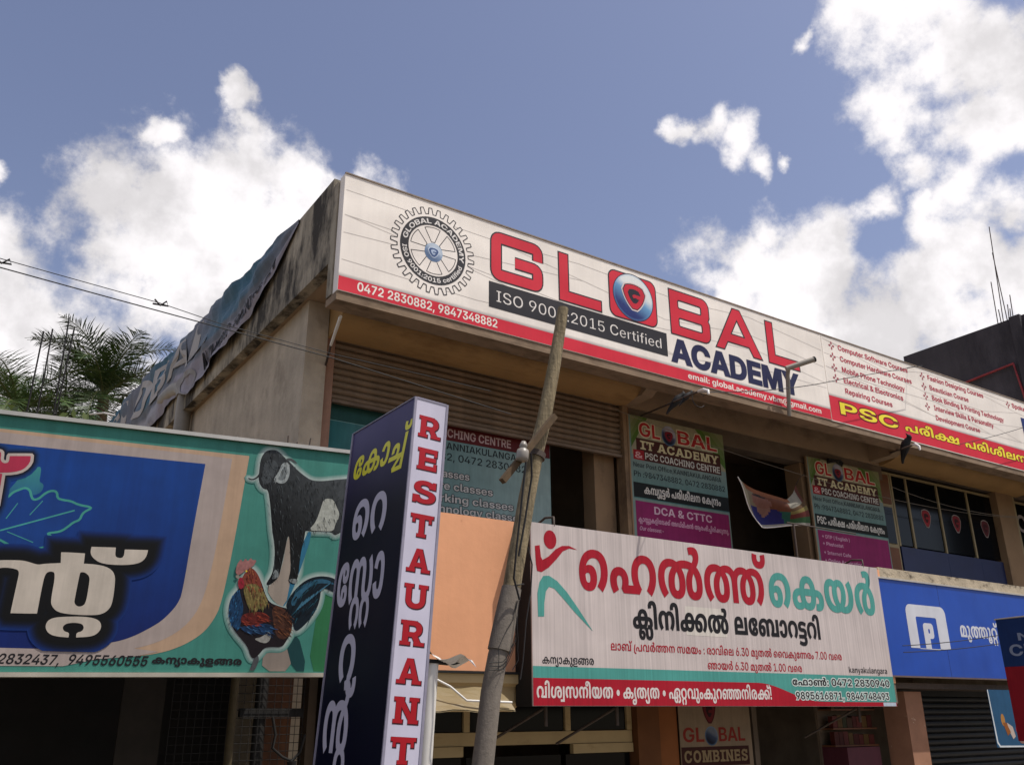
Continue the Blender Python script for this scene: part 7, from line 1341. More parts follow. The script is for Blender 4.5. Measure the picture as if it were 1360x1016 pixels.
# ---------------------------------------------------------------- flex posters of the upper floor
def poster(name, label, x0, x1, z0, z1, kind, y=9.85):
    t = thing(name, label, 'poster', ((x0+x1)/2, y, z0))
    fr = Frame((0, y, 0)); w = x1-x0
    X = lambda a: x0+w*(a-8.78)/2.07          # measured on the first poster
    m = MB()
    vs = []; fs = []
    part('sheet', MB().box(x0, x1, y, y+.012, z0, z1, lin((125, 145, 138))), M_PRINT_OLD, t)
    m.quad(fr, x0+.03, x1-.002, 4.72, 5.40, .001, lambda u, v: mixc(lin((74, 122, 120)), lin((132, 149, 143)), (v-4.7)/.7), 1, 4)
    m.quad(fr, x0+.03, x1-.002, 5.40, z1-.002, .001, lin((160, 154, 126)))
    GRN = lin((84, 114, 44))
    for k in range(4):
        s_ = .40-.09*k; c = mixc(GRN, lin((152, 150, 114)), k/4.)
        m.flat(fr, [cwise([(x0+.03, z1-.003), (x0+.03+s_*.9, z1-.003), (x0+.03, z1-.003-s_*1.3)])], .0014+k*.0002, c)
        m.flat(fr, [cwise([(x1-.003, z1-.003), (x1-.003-s_*1.6, z1-.003), (x1-.003, z1-.003-s_*1.5)])], .0014+k*.0002, c)
    m.quad(fr, X(8.91), X(10.74), 5.325, 5.675, .0028, lin((74, 33, 25)))
    m.quad(fr, X(8.84), X(9.06), 5.325, 5.48, .0034, lin((160, 28, 36)))
    m.quad(fr, x0+.03, x1-.002, 4.735, 4.965, .0028, lin((20, 24, 22)))
    m.quad(fr, x0+.05, x1-.03, z0+.002, 4.68, .0028, lin((138, 31, 92)))
    part('print', m, M_PRINT_OLD, t)
    m = MB(); RD = lin((181, 42, 44))
    for off, c, n in ((.018, lin((216, 204, 176)), .0036), (0, RD, .0044)):
        text(m, fr, 'GL', X(8.985), X(9.42), 5.715, .225, c, n, off=off)
        text(m, fr, 'BAL', X(9.80), X(10.68), 5.715, .225, c, n, off=off)
    part('lettering', m, M_PRINT_OLD, t, kind='stuff')
    m = MB(); ball(m, fr, X(9.61), 5.81, .155, .165, .005, top=(176, 168, 180), mid=(75, 74, 102), bot=(23, 24, 48), rings=5, seg=18)
    shield(m, fr, X(9.61), 5.80, .09, .09, .0056, ((125, 58, 68), (142, 34, 50), (58, 28, 40)))
    part('ball', m, M_PRINT_OLD, t)
    m = MB()
    text(m, fr, 'IT ACADEMY', X(8.99), X(10.70), 5.505, .135, lin((216, 203, 160)), .004, serif=True)
    text(m, fr, 'PSC COACHING CENTRE', X(9.08), X(10.71), 5.352, .108, lin((208, 203, 194)), .004)
    text(m, fr, '&', X(8.87), X(9.03), 5.35, .10, lin((216, 160, 160)), .0044)
    text(m, fr, 'Near Post Office,KANNIAKULANGARA', X(8.83), X(10.72), 5.205, .078, lin((32, 38, 42)), .003, w=-12)
    text(m, fr, 'Ph :9847348882, 0472 2830882', X(8.83), X(10.79), 5.055, .092, lin((32, 38, 42)), .003, w=-12)
    if kind == 1:
        text(m, fr, 'കമ്പ്യൂട്ടർ പരിശീലന കേന്ദ്രം', X(9.02), X(10.66), 4.805, .105, lin((214, 210, 202)), .0036)
        text(m, fr, 'DCA & CTTC', X(9.20), X(10.43), 4.508, .118, lin((217, 183, 200)), .0036)
        text(m, fr, 'ക്ലാസ്സുകളിലേക്ക് അഡ്മിഷൻ ആരംഭിച്ചിരിക്കുന്നു.', X(8.87), X(10.79), 4.365, .062, lin((207, 159, 184)), .0036)
        text(m, fr, 'Our classes:-', X(8.88), X(9.36), 4.235, .062, lin((207, 159, 184)), .0036, shear=.25)
    else:
        text(m, fr, 'PSC പരീക്ഷ പരിശീലന കേന്ദ്രം', X(8.86), X(10.76), 4.795, .105, lin((214, 210, 202)), .0036)
        for s_, a, z in (('DTP ( English )', 9.68, 4.545), ('Photostat', 9.48, 4.42), ('Internet Cafe', 9.66, 4.265), ('Online Application', 9.95, 4.13)):
            text(m, fr, s_, X(9.02), X(a), z, .062, lin((207, 159, 184)), .0036)
            m.flat(fr, stroke([(X(8.93), z+.03), (X(8.98), z+.03)], .012, joint=None)+[rect(X(8.955)-.006, X(8.955)+.006, z+.005, z+.055)], .0034, lin((207, 159, 184)))
    part('lettering', m, M_PRINT_OLD, t, kind='stuff')
    part('batten', MB().box(x0-.03, x0-.003, y-.004, y+.03, z0, z1), M_TAN, t)
    return t
poster('flex_poster', 'coaching centre flex poster with DCA & CTTC on its pink foot, beside the brown shutter', 8.80, 10.87, 3.95, 6.035, 1)
poster('flex_poster', 'coaching centre flex poster listing Photostat and Internet Cafe, beside the glazed window', 13.0, 15.10, 3.95, 6.0, 2)
# wide poster in the window below the raised shutter
t = thing('window_poster', 'large teal coaching centre poster in the window below the brown shutter', 'poster', (5.7, 10.05, 3.75))
fr = Frame((0, 10.05, 0))
part('sheet', MB().box(3.98, 7.425, 10.05, 10.07, 3.72, 5.62, lin((111, 154, 152))), M_PRINT_OLD, t)
m = MB(); m.quad(fr, 3.99, 7.42, 3.73, 5.14, .001, lambda u, v: mixc(lin((40, 105, 108)), lin((143, 165, 163)), (u-4.0)/3.2), 12, 1)
m.quad(fr, 5.2, 7.42, 5.15, 5.40, .0014, lin((92, 28, 30))); m.quad(fr, 3.99, 5.19, 5.15, 5.40, .0014, lin((35, 76, 72))); m.quad(fr, 3.99, 7.42, 5.41, 5.62, .0014, lin((44, 85, 80)))
part('print', m, M_PRINT_OLD, t)
m = MB(); LG = lin((194, 192, 188))
text(m, fr, 'ACHING CENTRE', 5.60, 6.74, 5.195, .12, lin((184, 156, 152)), .003)
text(m, fr, 'KANNIAKULANGARA', 5.60, 7.02, 5.025, .098, lin((34, 43, 46)), .003, w=-12)
text(m, fr, '82, 0472 2830882', 5.60, 7.00, 4.87, .105, lin((34, 43, 46)), .003, w=-12)
for s_, b, z in (('asses', 6.06, 4.635), ('ure classes', 6.435, 4.47), ('orking classes', 6.775, 4.305), ('chnology classes', 6.95, 4.16)):
    for off, c, n in ((.010, lin((58, 66, 70)), .003), (0, LG, .0036)): text(m, fr, s_, 5.50 if s_ != 'asses' else 5.64, b, z, .105, c, n, off=off)
part('lettering', m, M_PRINT_OLD, t, kind='stuff')
# window crests
for k, (x, z, c) in enumerate(((16.71, 5.31, (160, 44, 52)), (17.78, 5.32, (138, 38, 46)), (18.86, 5.33, (92, 31, 38)))):
    m = MB(); shield(m, Frame((0, 9.995, 0)), x, z, .155, .20, 0, ((168, 154, 148), c, (58, 20, 24)))
    part('window_sticker', m, M_PRINT_OLD, w if False else B, label='red shield sticker on the dark glass')
m = MB(); m.flat(Frame((0, 9.99, 0)), [disc(20.42, 5.61, .20, 24), disc(20.42, 5.61, .13, 24)[::-1]], 0, lin((154, 143, 140))); part('window_sticker', m, M_PRINT_OLD, B)
# GLOBAL COMBINES poster
t = thing('hanging_poster', 'GLOBAL COMBINES flex poster below the clinic board beside the orange column', 'poster', (10.1, 9.82, .55))
fr = Frame((0, 9.82, 0))
part('sheet', MB().box(9.41, 10.86, 9.82, 9.832, .35, 2.02, lin((143, 124, 102))), M_PRINT_OLD, t)
m = MB(); m.quad(fr, 9.42, 10.78, .98, 1.235, .0012, lin((63, 26, 20)))
shield(m, fr, 10.02, 1.70, .13, .17, .0014, ((92, 28, 32), (110, 32, 36), (49, 20, 26)))
ball(m, fr, 10.03, 1.375, .13, .13, .0016, top=(109, 116, 132), mid=(61, 74, 102), bot=(22, 24, 44), rings=5, seg=18)
part('print', m, M_PRINT_OLD, t)
m = MB(); text(m, fr, 'GL', 9.47, 9.88, 1.30, .19, lin((143, 44, 34)), .003); text(m, fr, 'BAL', 10.18, 10.72, 1.30, .19, lin((143, 44, 34)), .003)
text(m, fr, 'COMBINES', 9.47, 10.74, 1.035, .15, lin((154, 132, 98)), .003, serif=True)
part('lettering', m, M_PRINT_OLD, t, kind='stuff')
# shop wares seen below the board's right end
t = thing('goods_shelf', 'shop shelf of small red and brown packets under the right end of the clinic board', 'shelf', (12.5, 9.2, G0+.1))
part('backing', MB().box(11.95, 13.05, 9.45, 9.5, G0+.1, 1.98), M_DARKWALL, t)
for z in (1.22, 1.46, 1.73): part('shelf_board', MB().box(11.97, 13.03, 9.2, 9.445, z-.02, z), M_BROWNPANEL, t)
rnd = random.Random(11); cols = ((74, 32, 26), (90, 66, 34), (64, 42, 28), (92, 42, 36), (52, 52, 31))
for z in (1.462, 1.732, 1.222):
    x = 12.0; k = 0
    while x < 12.95:
        w_ = rnd.uniform(.09, .15); h_ = rnd.uniform(.14, .19)
        part('packet', MB().box(x, x+w_-.01, 9.22, 9.30, z, z+h_, lin(rnd.choice(cols))), M_PRINT_OLD, t); x += w_
part('cabinet', MB().box(11.97, 12.75, 9.0, 9.445, G0+.105, 1.195, lin((84, 42, 52))), M_PRINT_OLD, t)

# ---------------------------------------------------------------- torn flag-like flex
t = thing('torn_banner', 'torn election-style flex with a blue shirted portrait, flapping between the two posters', 'banner', (10.6, 9.1, 4.4))
A_ = np.array([[10.24, 5.06], [11.30, 4.83], [11.80, 5.17]]); Bm = np.array([[10.72, 4.35], [11.40, 4.44], [11.98, 4.50]])
def flagp(u, v, n=0):
    """u along, v up in 0..1"""
    i = 0 if u < .6 else 1; t_ = u/.6 if i == 0 else (u-.6)/.4
    a = A_[i]*(1-t_)+A_[i+1]*t_; b = Bm[i]*(1-t_)+Bm[i+1]*t_
    q = b*(1-v)+a*v
    return Vector((q[0], 9.1+.10*math.sin(u*7)+.05*math.sin(v*5+u*3)-n, q[1]))
m = MB(); nu, nv = 44, 26
def fcol(u, v):
    if v < .07: return lin((185, 180, 170))
    if u < .08: return lin((176, 166, 140))
    if v > .86 and u < .62: return lin((154, 92, 56))
    if u < .56:
        if (u-.27)**2/.014+(v-.66)**2/.030 < 1: return lin((150, 104, 92)) if v < .76 else lin((46, 34, 32))
        if .20 < u < .36 and .28 < v < .52 and abs(u-.28) < (v-.22)*.35: return lin((156, 116, 104))
        if v < .50-.25*max(0, u-.36) and u > .08+.0*v: return lin((44, 46, 120)) if u < .46+.1*(.5-v) else lin((47, 106, 92))
        return lin((143, 130, 104)) if u < .20 else lin((125, 74, 52))
    if v > .62: return lin((163, 156, 140)) if u < .86 else lin((106, 52, 40))
    if .50 < v: return lin((106, 78, 48))
    if .38 < v: return lin((154, 138, 80))
    if .24 < v: return lin((124, 58, 52))
    return lin((63, 110, 68))
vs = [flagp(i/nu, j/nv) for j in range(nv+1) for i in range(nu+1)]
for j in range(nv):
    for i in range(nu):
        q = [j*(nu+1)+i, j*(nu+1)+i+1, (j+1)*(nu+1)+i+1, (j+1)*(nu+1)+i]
        m.add([vs[k] for k in q], [(0, 1, 2, 3)], tuple(a*.6 for a in fcol((i+.5)/nu, (j+.5)/nv)), True)  # colours cut evenly to carry the shade under the overhang
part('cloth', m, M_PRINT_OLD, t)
part('hem', MB().tube([flagp(i/12, 0, .004) for i in range(13)], .010, 5), M_WHITE, t)
part('hem', MB().tube([flagp(0, i/8, .004) for i in range(9)], .008, 5), M_WHITE, t)
part('tie_cord', MB().tube([flagp(1, 1), (12.0, 9.3, 5.32), (12.4, 9.5, 5.50)], .005, 4), M_WIRE, t)

# ---------------------------------------------------------------- lamp rods, birds
def rod(name, label, pts, tip, group=None):
    t = thing(name, label, 'lamp arm', pts[0])
    part('rod', MB().tube(pts, .014, 6), M_IRON, t)
    part('lamp_holder', MB().tube(tip, [.016, .020, .020, .015][:len(tip)], 8), M_WHITE, t)
    return t
r1 = rod('lamp_arm', 'thin iron lamp arm with a white hooked end and two black birds on it', [(9.078, 9.86, 6.055), (8.375, 8.445, 5.725), (7.90, 7.49, 5.503)], [(7.90, 7.49, 5.503), (7.82, 7.33, 5.465), (7.83, 7.26, 5.43), (7.822, 7.25, 5.38)], 'lamp arms')
r2 = rod('lamp_arm', 'thin lamp arm with white hooked end above the glazed window, one bird on it', [(15.47, 9.86, 6.42), (14.228, 8.866, 6.049), (12.45, 7.46, 5.52)], [(12.45, 7.46, 5.52), (12.28, 7.32, 5.475), (12.27, 7.26, 5.42), (12.262, 7.25, 5.36)], 'lamp arms')
lp = [(8.535+.125*math.cos(a), 8.10, 5.70+.11*math.sin(a)) for a in [R(x) for x in range(40, 340, 20)]]
part('cable_loop', MB().tube([(7.822, 7.25, 5.385)]+lp, .005, 5), M_WIRE, r1)
r0 = rod('lamp_arm', 'short rusty white lamp arm on the corner column', [(3.83, 9.86, 5.77), (3.70, 9.4, 5.85)], [(3.70, 9.4, 5.85), (3.62, 9.05, 5.93), (3.565, 8.82, 5.97)], 'lamp arms')
def crow(label, foot, d, up, s=1., side=1):
    """perched bird: spine from tail tip to beak through one skin"""
    f = Vector(foot); d = Vector(d).normalized(); up = Vector(up).normalized()
    t = thing('bird', label, 'bird', tuple(f))
    P = lambda a, b: f+d*a*s+up*b*s
    spine = [(-.235, -.10), (-.18, -.07), (-.12, -.03), (-.06, .02), (0, .065), (.055, .11), (.085, .15), (.105, .185), (.125, .205), (.15, .205), (.175, .198), (.215, .185)]
    rad = [.016, .028, .040, .062, .078, .076, .058, .046, .046, .038, .016, .003]
    part('body', MB().tube([P(a, b) for a, b in spine], [r*s for r in rad], 12), M_BIRD, t)
    n = d.cross(up)
    for sg in (-1, 1):
        w_ = MB(); w_.tube([P(.04, .12)+n*.048*s*sg, P(-.03, .06)+n*.052*s*sg, P(-.12, -.01)+n*.035*s*sg, P(-.19, -.06)+n*.012*s*sg], [.018*s, .030*s, .020*s, .004*s], 8)
        part('wing', w_, M_BIRD, t)
        part('leg', MB().tube([P(.01, .02)+n*.018*s*sg, P(.015, -.012)+n*.018*s*sg], .006*s, 5), M_BIRD, t)
    return t
crow('black bird perched on the lamp arm, nearer the column', (8.375, 8.44, 5.728), (.22, 0, .97), (.35, -.4, .1), .70)
crow('smaller black bird crouched by the white hooked lamp end', (8.156, 8.005, 5.625), (.25, 0, .95), (.4, -.3, .1), .48)
crow('black bird with its tail to the right on the lamp arm above the window', (13.60, 8.37, 5.862), (-.60, 0, .80), (.3, -.4, .2), 1.0)
# tube lamp in front of the board
t = thing('tube_lamp', 'grey tube lamp on an upright pipe before the letter L', 'lamp', (10.84, 8.4, 5.98))
part('pipe', MB().tube([(10.89, 8.47, 5.99), (10.80, 8.34, 6.60), (10.78, 8.30, 6.68)], .032, 8), M_PVC, t)
part('lamp_tube', MB().tube([(10.68, 8.26, 6.665), (10.80, 8.18, 6.715), (11.06, 8.02, 6.82)], .042, 10), M_PVC, t)
part('cap', MB().tube([(11.06, 8.02, 6.82), (11.08, 8.008, 6.828)], .046, 10), M_BLACK, t)
# fan-like dark blob over the second poster
solo('wire_bundle', 'small dark coil of wire hanging over the second flex poster', 'cable', MB().tube([(13.75+.22*math.cos(a*.9), 9.80+.02*a*.1, 6.0+.05*math.sin(a*1.7)) for a in range(0, 15)], .016, 5), M_WIRE, (13.7, 9.8, 5.95))

# ---------------------------------------------------------------- leaning pole
PC = [(4.05, 6.8, G0), (4.261, 6.8, 1.273), (4.341, 6.8, 1.84), (4.41, 6.8, 2.151), (4.498, 6.8, 2.41)]
PU = [(4.455, 6.8, 2.23), (4.59, 6.8, 2.881), (4.743, 6.8, 3.601), (4.856, 6.8, 4.065), (4.954, 6.8, 4.391), (5.113, 6.8, 5.071), (5.24, 6.8, 5.703)]
t = thing('leaning_pole', 'weathered leaning pole with a cement lower half, standing before the clinic board', 'pole', (4.05, 6.8, G0))
part('lower_shaft', MB().tube(PC, [.104, .092, .089, .087, .082], 20), M_POLE_LOW, t)
part('sleeve', MB().tube([(4.425, 6.8, 2.19), (4.50, 6.8, 2.50), (4.56, 6.8, 2.74)], [.104, .099, .090], 20), M_POLE_LOW, t)
part('upper_shaft', MB().tube(PU, [.082, .082, .080, .076, .072, .065, .056], 20), M_POLE, t)
m = MB(); fa = Vector((4.37, 6.66, 3.675)); fb = Vector((4.985, 6.66, 4.415))
dd = (fb-fa).normalized(); nn_ = Vector((0, -1, 0)); ss = dd.cross(nn_)
v = [p+ss*a+nn_*b for p in (fa, fb) for a, b in ((-.028, -.03), (.028, -.03), (.028, .03), (-.028, .03))]
m.add(v, [(0, 1, 2, 3), (7, 6, 5, 4), (0, 4, 5, 1), (1, 5, 6, 2), (2, 6, 7, 3), (3, 7, 4, 0)])
part('cross_arm', m, mat('dark_timber', lin((93, 74, 52)), rough=.9, noise=(8, .3), streak=(20, 6, .3)), t)
part('clamp', MB().tube([(4.845, 6.8, 4.00), (4.862, 6.8, 4.055)], [.094, .094], 20), M_IRON, t)
part('insulator', MB().lathe((4.55, 6.60, 3.88), [(r*.82, h*.86) for r, h in [(.001, 0), (.060, 0), (.074, .03), (.074, .085), (.066, .125), (.040, .14), (.036, .155), (.048, .165), (.042, .19), (.026, .225), (.001, .228)]], 16, ax=(.12, 0, 1)), M_PORCELAIN, t)
part('drop_cable', MB().tube([(4.56, 6.55, 3.86), (4.53, 6.58, 3.5), (4.50, 6.62, 3.1), (4.47, 6.63, 2.8), (4.55, 6.66, 2.62)], .010, 5), M_WIRE, t)
part('drop_cable', MB().tube([(4.62, 6.55, 3.95), (4.66, 6.60, 3.75), (4.585, 6.62, 3.3), (4.53, 6.64, 3.0)], .010, 5), M_WIRE, t)
for x, z in ((4.585, 2.76),):
    part('binding_wire', MB().tube([(x+.092*math.cos(a), 6.8+.092*math.sin(a), z+.02*math.cos(a)) for a in [R(q) for q in range(0, 361, 24)]], .006, 4, cap=False), M_WIRE, t)
# ivy of dead wire strands down the right of the sleeve
rnd = random.Random(5)
for k in range(3):
    p = [(4.575-.012*k, 6.70, 2.62)]
    for j in range(7):
        q = p[-1]; p.append((q[0]-.035+rnd.uniform(-.035, .045), q[1]-.006, q[2]-.085))
    part('wire_strand', MB().tube(p, .0035, 4), M_WIRE, t)
for k in range(3):
    a0 = R(200+40*k)
    part('wire_strand', MB().tube([(4.36+.035*i-.10*(i == 0), 6.70, 2.02+.03*k+.02*i*i*.5) for i in range(6)], .0035, 4), M_WIRE, t)
part('hanging_cable', MB().tube([(4.66, 6.68, 3.10), (4.72, 6.70, 2.95), (4.70, 6.70, 2.70), (4.64, 6.69, 2.45), (4.60, 6.69, 2.10), (4.57, 6.69, 1.95)], .007, 5), M_WIRE, t)

# ---------------------------------------------------------------- overhead wires
def sag(a, b, s, n=24, wob=0):
    a, b = Vector(a), Vector(b)
    return [a.lerp(b, i/n)-Vector((0, 0, s*4*(i/n)*(1-i/n))) for i in range(n+1)]
t = thing('overhead_wire', 'pair of thin overhead wires running from the far left to the brown shutter', 'wire', (0, 7.5, 5.0))
part('strand', MB().tube(sag((-6, 7.5, 5.42), (2.965, 7.5, 4.875), .03)+sag((2.965, 7.5, 4.875), (4.9, 7.3, 4.60), .0, 6)[1:], .0052, 6), M_WIRE, t)
part('strand', MB().tube(sag((-6, 7.5, 5.50), (1.366, 7.5, 5.03), .02)+[(1.9, 7.5, 4.965), (2.961, 7.5, 4.915), (4.0, 7.45, 4.885), (4.712, 7.4, 4.85)], .0036, 6), M_WIRE, t)
for x, z in ((.14, 5.08), (1.366, 5.03)):
    part('tie', MB().tube([(x-.05, 7.49, z+.02), (x, 7.48, z-.03), (x+.05, 7.5, z+.03), (x+.07, 7.5, z-.01), (x-.06, 7.5, z-.02)], .008, 4), M_WIRE, t)
solo('overhead_wire', 'single dark wire crossing the boards from the lamp arm up to the right roof edge', 'wire', MB().tube(sag((7.9, 7.5, 5.50), (12.014, 8.2, 6.756), .07)+sag((12.014, 8.2, 6.756), (14.4, 8.2, 7.50), .0, 8)[1:]+[(14.45, 8.75, 7.62)], .0065, 6), M_WIRE, (7.9, 7.5, 5.5))
solo('overhead_wire', 'short dark wire low across the yellow PSC lettering at the right edge', 'wire', MB().tube(sag((15.3, 8.3, 6.20), (19.5, 8.2, 7.55), .05), .006, 6), M_WIRE, (15.3, 8.3, 6.2))
solo('overhead_wire', 'pale thin cord stretched across both flex posters', 'wire', MB().tube(sag((8.3, 9.6, 5.95), (12.319, 9.5, 5.488), .04)+sag((12.319, 9.5, 5.488), (19.9, 9.6, 5.60), .15)[1:], .005, 4), mat('pale_cord', lin((125, 116, 104)), rough=.8), (8.3, 9.6, 5.9))
solo('overhead_wire', 'thin cord drooping in front of the glazed window', 'wire', MB().tube(sag((14.9, 9.5, 5.62), (22, 9.3, 6.0), .35), .005, 4), mat('pale_cord', None), (14.9, 9.5, 5.6))
for za, zb_ in ((2.46, 3.03), (2.55, 3.20)):
    solo('overhead_wire', 'black wire slanting across the foot of the blue signboard' if za > 2.5 else 'lower black wire slanting across the blue signboard', 'wire', MB().tube(sag((12.05, 7.9, za+.02), (17.5, 7.7, zb_+.12), .10), .006, 4), M_WIRE, (12.05, 7.9, za))
# bar stubs above the meat shop board
t = thing('rebar_stubs', 'three short rusty bar stubs above the goat picture', 'bar stubs', (2.5, 7.0, 3.6))
for a, b in (((2.44, 7.0, 3.6), (2.437, 7.0, 3.875)), ((2.47, 7.0, 3.6), (2.52, 7.0, 3.83)), ((2.60, 7.0, 3.6), (2.635, 7.0, 3.885))):
    part('bar', MB().tube([a, b], .007, 5), M_IRON, t)

# ---------------------------------------------------------------- low shop behind the meat board
t = thing('low_shop', 'dark low shop behind the goat signboard with wire mesh and brown boards', 'shop', (.5, 9.5, G0+.1))
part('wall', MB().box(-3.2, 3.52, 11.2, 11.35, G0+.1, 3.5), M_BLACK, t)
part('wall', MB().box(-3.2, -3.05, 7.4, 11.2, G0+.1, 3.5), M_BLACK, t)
part('roof', MB().box(-3.25, 3.54, 7.3, 11.4, 3.505, 3.58), mat('dull_roof', lin((93, 86, 78)), rough=.9, noise=(3, .3)), t)
part('post', MB().tube([(2.79, 8.9, G0+.1), (2.785, 8.9, 3.5)], .04, 8), mat('dull_bamboo', lin((69, 59, 38)), rough=.8, noise=(8, .3)), t)
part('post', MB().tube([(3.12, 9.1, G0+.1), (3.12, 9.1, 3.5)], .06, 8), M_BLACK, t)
part('panel', MB().box(3.19, 3.52, 9.3, 9.34, G0+.1, 3.4), mat('brown_board', lin((92, 56, 32)), rough=.8, noise=(6, .3), streak=(14, 1, .3)), t)
part('panel', MB().box(1.95, 2.35, 9.7, 9.74, G0+.1, 3.4), mat('dull_board', lin((44, 39, 34)), rough=.9, noise=(4, .3)), t)
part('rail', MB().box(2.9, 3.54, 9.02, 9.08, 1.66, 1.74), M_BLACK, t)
m = MB()
for i in range(18): x = 2.25+.075*i; m.tube([(x, 9.0, .6), (x, 9.0, 2.4)], .0035, 3, cap=False)
for j in range(24): z = .6+.075*j; m.tube([(2.25, 9.004, z), (3.54, 9.004, z)], .0035, 3, cap=False)
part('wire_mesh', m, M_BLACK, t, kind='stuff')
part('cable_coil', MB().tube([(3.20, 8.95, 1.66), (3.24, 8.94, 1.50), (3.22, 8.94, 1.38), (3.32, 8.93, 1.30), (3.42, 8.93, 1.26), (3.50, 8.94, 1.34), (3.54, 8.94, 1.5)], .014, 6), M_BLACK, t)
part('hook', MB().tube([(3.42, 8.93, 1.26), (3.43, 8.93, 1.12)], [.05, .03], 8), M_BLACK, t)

# ---------------------------------------------------------------- draped banner over the side parapet
TOPZ = [(9.9, 7.72), (10.35, 7.76), (11.2, 7.76), (12.2, 7.80), (13.3, 7.90), (14.2, 7.98), (15.4, 8.00), (17.7, 8.18), (20.6, 8.36), (22.3, 8.30), (23.4, 8.1)]
BOTZ = [(9.9, 7.66), (10.35, 7.40), (10.88, 7.16), (11.4, 6.98), (12.2, 6.86), (13, 6.84), (14.6, 6.72), (15.4, 6.98), (16.3, 6.95), (17.5, 6.75), (20, 6.7), (23.4, 6.4)]
def interp(T_, y):
    for (a, b), (c, d_) in zip(T_, T_[1:]):
        if y <= c: return b+(d_-b)*(max(y, a)-a)/(c-a)
    return T_[-1][1]
def cloth(y, v, n=0):
    a, b = interp(BOTZ, y), interp(TOPZ, y); z = a+(b-a)*v
    f = min(1, max(0, (y-9.9)/1.2))
    x = 3.335-f*(.06+.022*math.sin(y*2.6+v*6)+.018*math.sin(y*6.3-v*9+1)+.022*math.sin(v*13+y*1.1)+.010*math.sin(y*14+v*11))
    z += f*.012*math.sin(y*4+v*3)
    return Vector((x-n, y, z))
t = thing('draped_banner', 'old blue and grey flex banner draped along the mouldy side parapet', 'banner', (3.3, 16, 6.8))
m = MB(); ny, nv = 120, 16
def ccol(y, v):
    c = lin((98, 102, 111))
    if v > .45: c = mixc(lin((47, 96, 120)), lin((102, 104, 115)), .5+.5*math.sin(y*1.3+v*2))
    if v < .36: c = lin((141, 135, 144))
    if y > 16.8 and v < .35: c = lin((152, 149, 154))
    return c
vs = [cloth(9.9+13.5*i/ny, j/nv) for j in range(nv+1) for i in range(ny+1)]
for j in range(nv):
    for i in range(ny):
        q = [j*(ny+1)+i+1, j*(ny+1)+i, (j+1)*(ny+1)+i, (j+1)*(ny+1)+i+1]
        m.add([vs[k] for k in q], [(0, 1, 2, 3)], lambda p: ccol(p.y, (p.z-interp(BOTZ, p.y))/max(.01, interp(TOPZ, p.y)-interp(BOTZ, p.y))), True)
# folds over the top of the wall
for i in range(ny):
    y0_, y1_ = 9.9+13.5*i/ny, 9.9+13.5*(i+1)/ny
    a, b = cloth(y0_, 1), cloth(y1_, 1)
    m.add([a, b, b+Vector((.45, 0, -.12)), a+Vector((.45, 0, -.12))], [(0, 1, 2, 3)], lin((80, 82, 92)), True)
bn = part('cloth', m, M_CLOTH, t)
bn.data.validate()
m = MB()
wp = lambda a, b, n: cloth(23.0-a, b, n+.012)
fr = Frame((0, 0, 0))
text(m, fr, 'GLOBAL', .9, 9.4, .44, .46, lin((169, 165, 162)), .0, res=4, warp=wp, shear=.6)
text(m, fr, 'AUTHERISED TRAINING DIV', 9.2, 12.45, .10, .22, lin((30, 28, 34)), .0, res=3, warp=wp)
m.flat(fr, [disc(8.3, .14, .55, 40, .16), disc(8.36, .11, .42, 40, .12)[::-1]], .0, lin((143, 139, 136)), wp)
part('lettering', m, M_CLOTH, t, kind='stuff')
part('cord', MB().tube([(3.2, 20.9, 8.1), (3.05, 21.5, 8.3), (2.9, 22.6, 8.55)], .02, 5), M_WHITE, t)

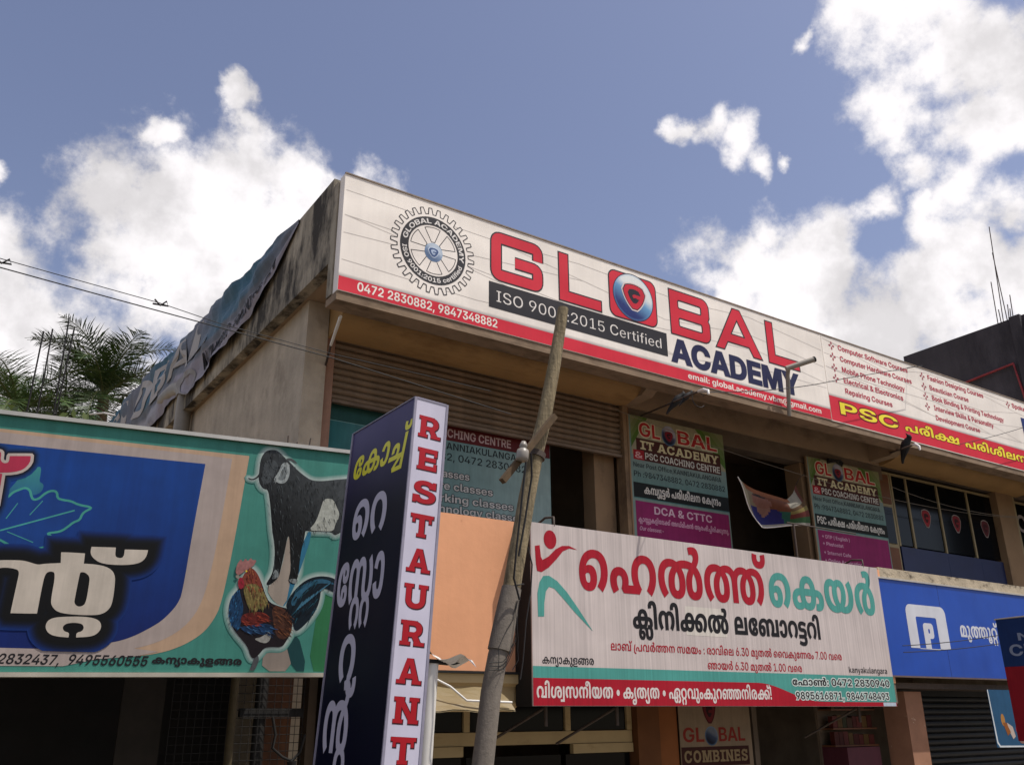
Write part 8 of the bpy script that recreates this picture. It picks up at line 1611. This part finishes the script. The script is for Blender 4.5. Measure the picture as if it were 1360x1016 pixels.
# ---------------------------------------------------------------- palms
def palm(label, base, zc, nf, L_, seed, green, tilt=0., group='palm trees behind the meat shop board'):
    rnd = random.Random(seed)
    t = thing('palm_tree', label, 'palm', base, group)
    bx, by, bz = base
    part('trunk', MB().tube([(bx+.3, by, bz), (bx+.25, by, (bz+zc)/2), (bx+.08, by, zc-1.2), (bx, by, zc)], [.24, .17, .14, .16], 12), M_BARK, t)
    for k in range(nf):
        az = 2*math.pi*k/nf*2.4+rnd.uniform(-.25, .25); el = R(rnd.choice((78, 62, 45, 28, 10, -12)) + rnd.uniform(-8, 8))
        L1 = L_*rnd.uniform(.85, 1.1); m = MB(); P = []
        p = Vector((bx, by, zc)); h = Vector((math.cos(az), math.sin(az), 0)); e = el
        n = 22
        for i in range(n+1):
            P.append(p.copy()); p = p+(h*math.cos(e)+Vector((0, 0, math.sin(e))))*(L1/n); e -= R(2.2+3.2*i/n)+R(abs(math.cos(el))*1.3)
        g = mixc(lin(green[0]), lin(green[1]), rnd.random())
        m.tube(P, [.035*(1-.85*i/n) for i in range(n+1)], 5, lin((74, 80, 38)))
        sd = h.cross(Vector((0, 0, 1)))
        for i in range(3*n):
            f = .10+.90*i/(3*n); a = f*n; j = min(int(a), n-1); q = P[j].lerp(P[j+1], a-j)
            d_ = (P[j+1]-P[j]).normalized(); up = sd.cross(d_).normalized()
            ll = L1*.33*(math.sin(math.pi*min(1, f*.93+.12))**.6)*rnd.uniform(.8, 1.1)
            for sg in (-1, 1):
                if rnd.random() < .06: continue
                dr = (sd*sg*.85+d_*.55+up*rnd.uniform(-.15, .45)).normalized()
                dr2 = (dr+Vector((0, 0, -.10-rnd.random()*.45))).normalized()
                w_ = .015*L_/2.6; wv = d_*w_
                q1 = q+dr*ll*.55; q2 = q1+dr2*ll*.50
                c = mixc(g, lin(green[2]), rnd.random()*.7)
                m.add([q-wv*.6, q+wv*.6, q1+wv, q1-wv, q2], [(0, 1, 2, 3), (3, 2, 4)], c)
        part('frond', m, M_FROND, t)
    return t
palm('tall dark green palm crown rising just left of the draped banner', (3.75, 27, G0), 10.45, 26, 2.8, 3, ((40, 63, 28), (24, 44, 18), (78, 102, 48)))
palm('lower palm crown at the left edge behind the bare steel bars', (1.6, 26, G0), 9.2, 20, 2.5, 8, ((50, 80, 42), (32, 56, 26), (96, 120, 56)))
palm('palm crown with spreading fronds half hidden behind the signboard', (3.0, 29, G0), 10.4, 16, 2.4, 21, ((44, 70, 32), (28, 50, 22), (86, 110, 52)))
# bars standing before the palms
t = thing('steel_bars', 'four tall bare steel bars standing up in front of the palms', 'steel bars', (1.2, 15, G0))
for (xb, zb2), (xt, ztp) in (((1.03, 5.2), (1.053, 7.471)), ((1.19, 5.2), (1.173, 7.54)), ((1.43, 5.2), (1.379, 7.792)), ((1.42, 5.2), (1.481, 7.642))):
    part('bar', MB().tube([(xb, 15, G0), (xb, 15, zb2), (xt, 15, ztp)], .013, 5), M_BLACK, t)
# bushy weeds by the palms
m = MB(); rnd = random.Random(2)
for k in range(260):
    c = Vector((rnd.uniform(.6, 3.0), rnd.uniform(13.4, 14.2), rnd.uniform(4.6, 5.72) ))
    a = Vector((rnd.uniform(-1, 1), rnd.uniform(-1, 1), rnd.uniform(.2, 1.2))).normalized()*.16; b = a.cross(Vector((0, 1, .2))).normalized()*.035
    m.add([c, c+a*.5+b, c+a, c+a*.5-b], [(0, 1, 2, 3)], mixc(lin((92, 106, 44)), lin((38, 54, 26)), rnd.random()))
bush = thing('leafy_shrub', 'yellow green shrub tips showing over the meat shop board', 'shrub', (1.8, 13.8, G0))
part('leaves', m, M_FROND, bush, kind='stuff')
for x in (1.0, 1.6, 2.2, 2.7): part('stem', MB().tube([(x, 13.8, G0), (x+.05, 13.8, 5.2)], .02, 5), M_BARK, bush)
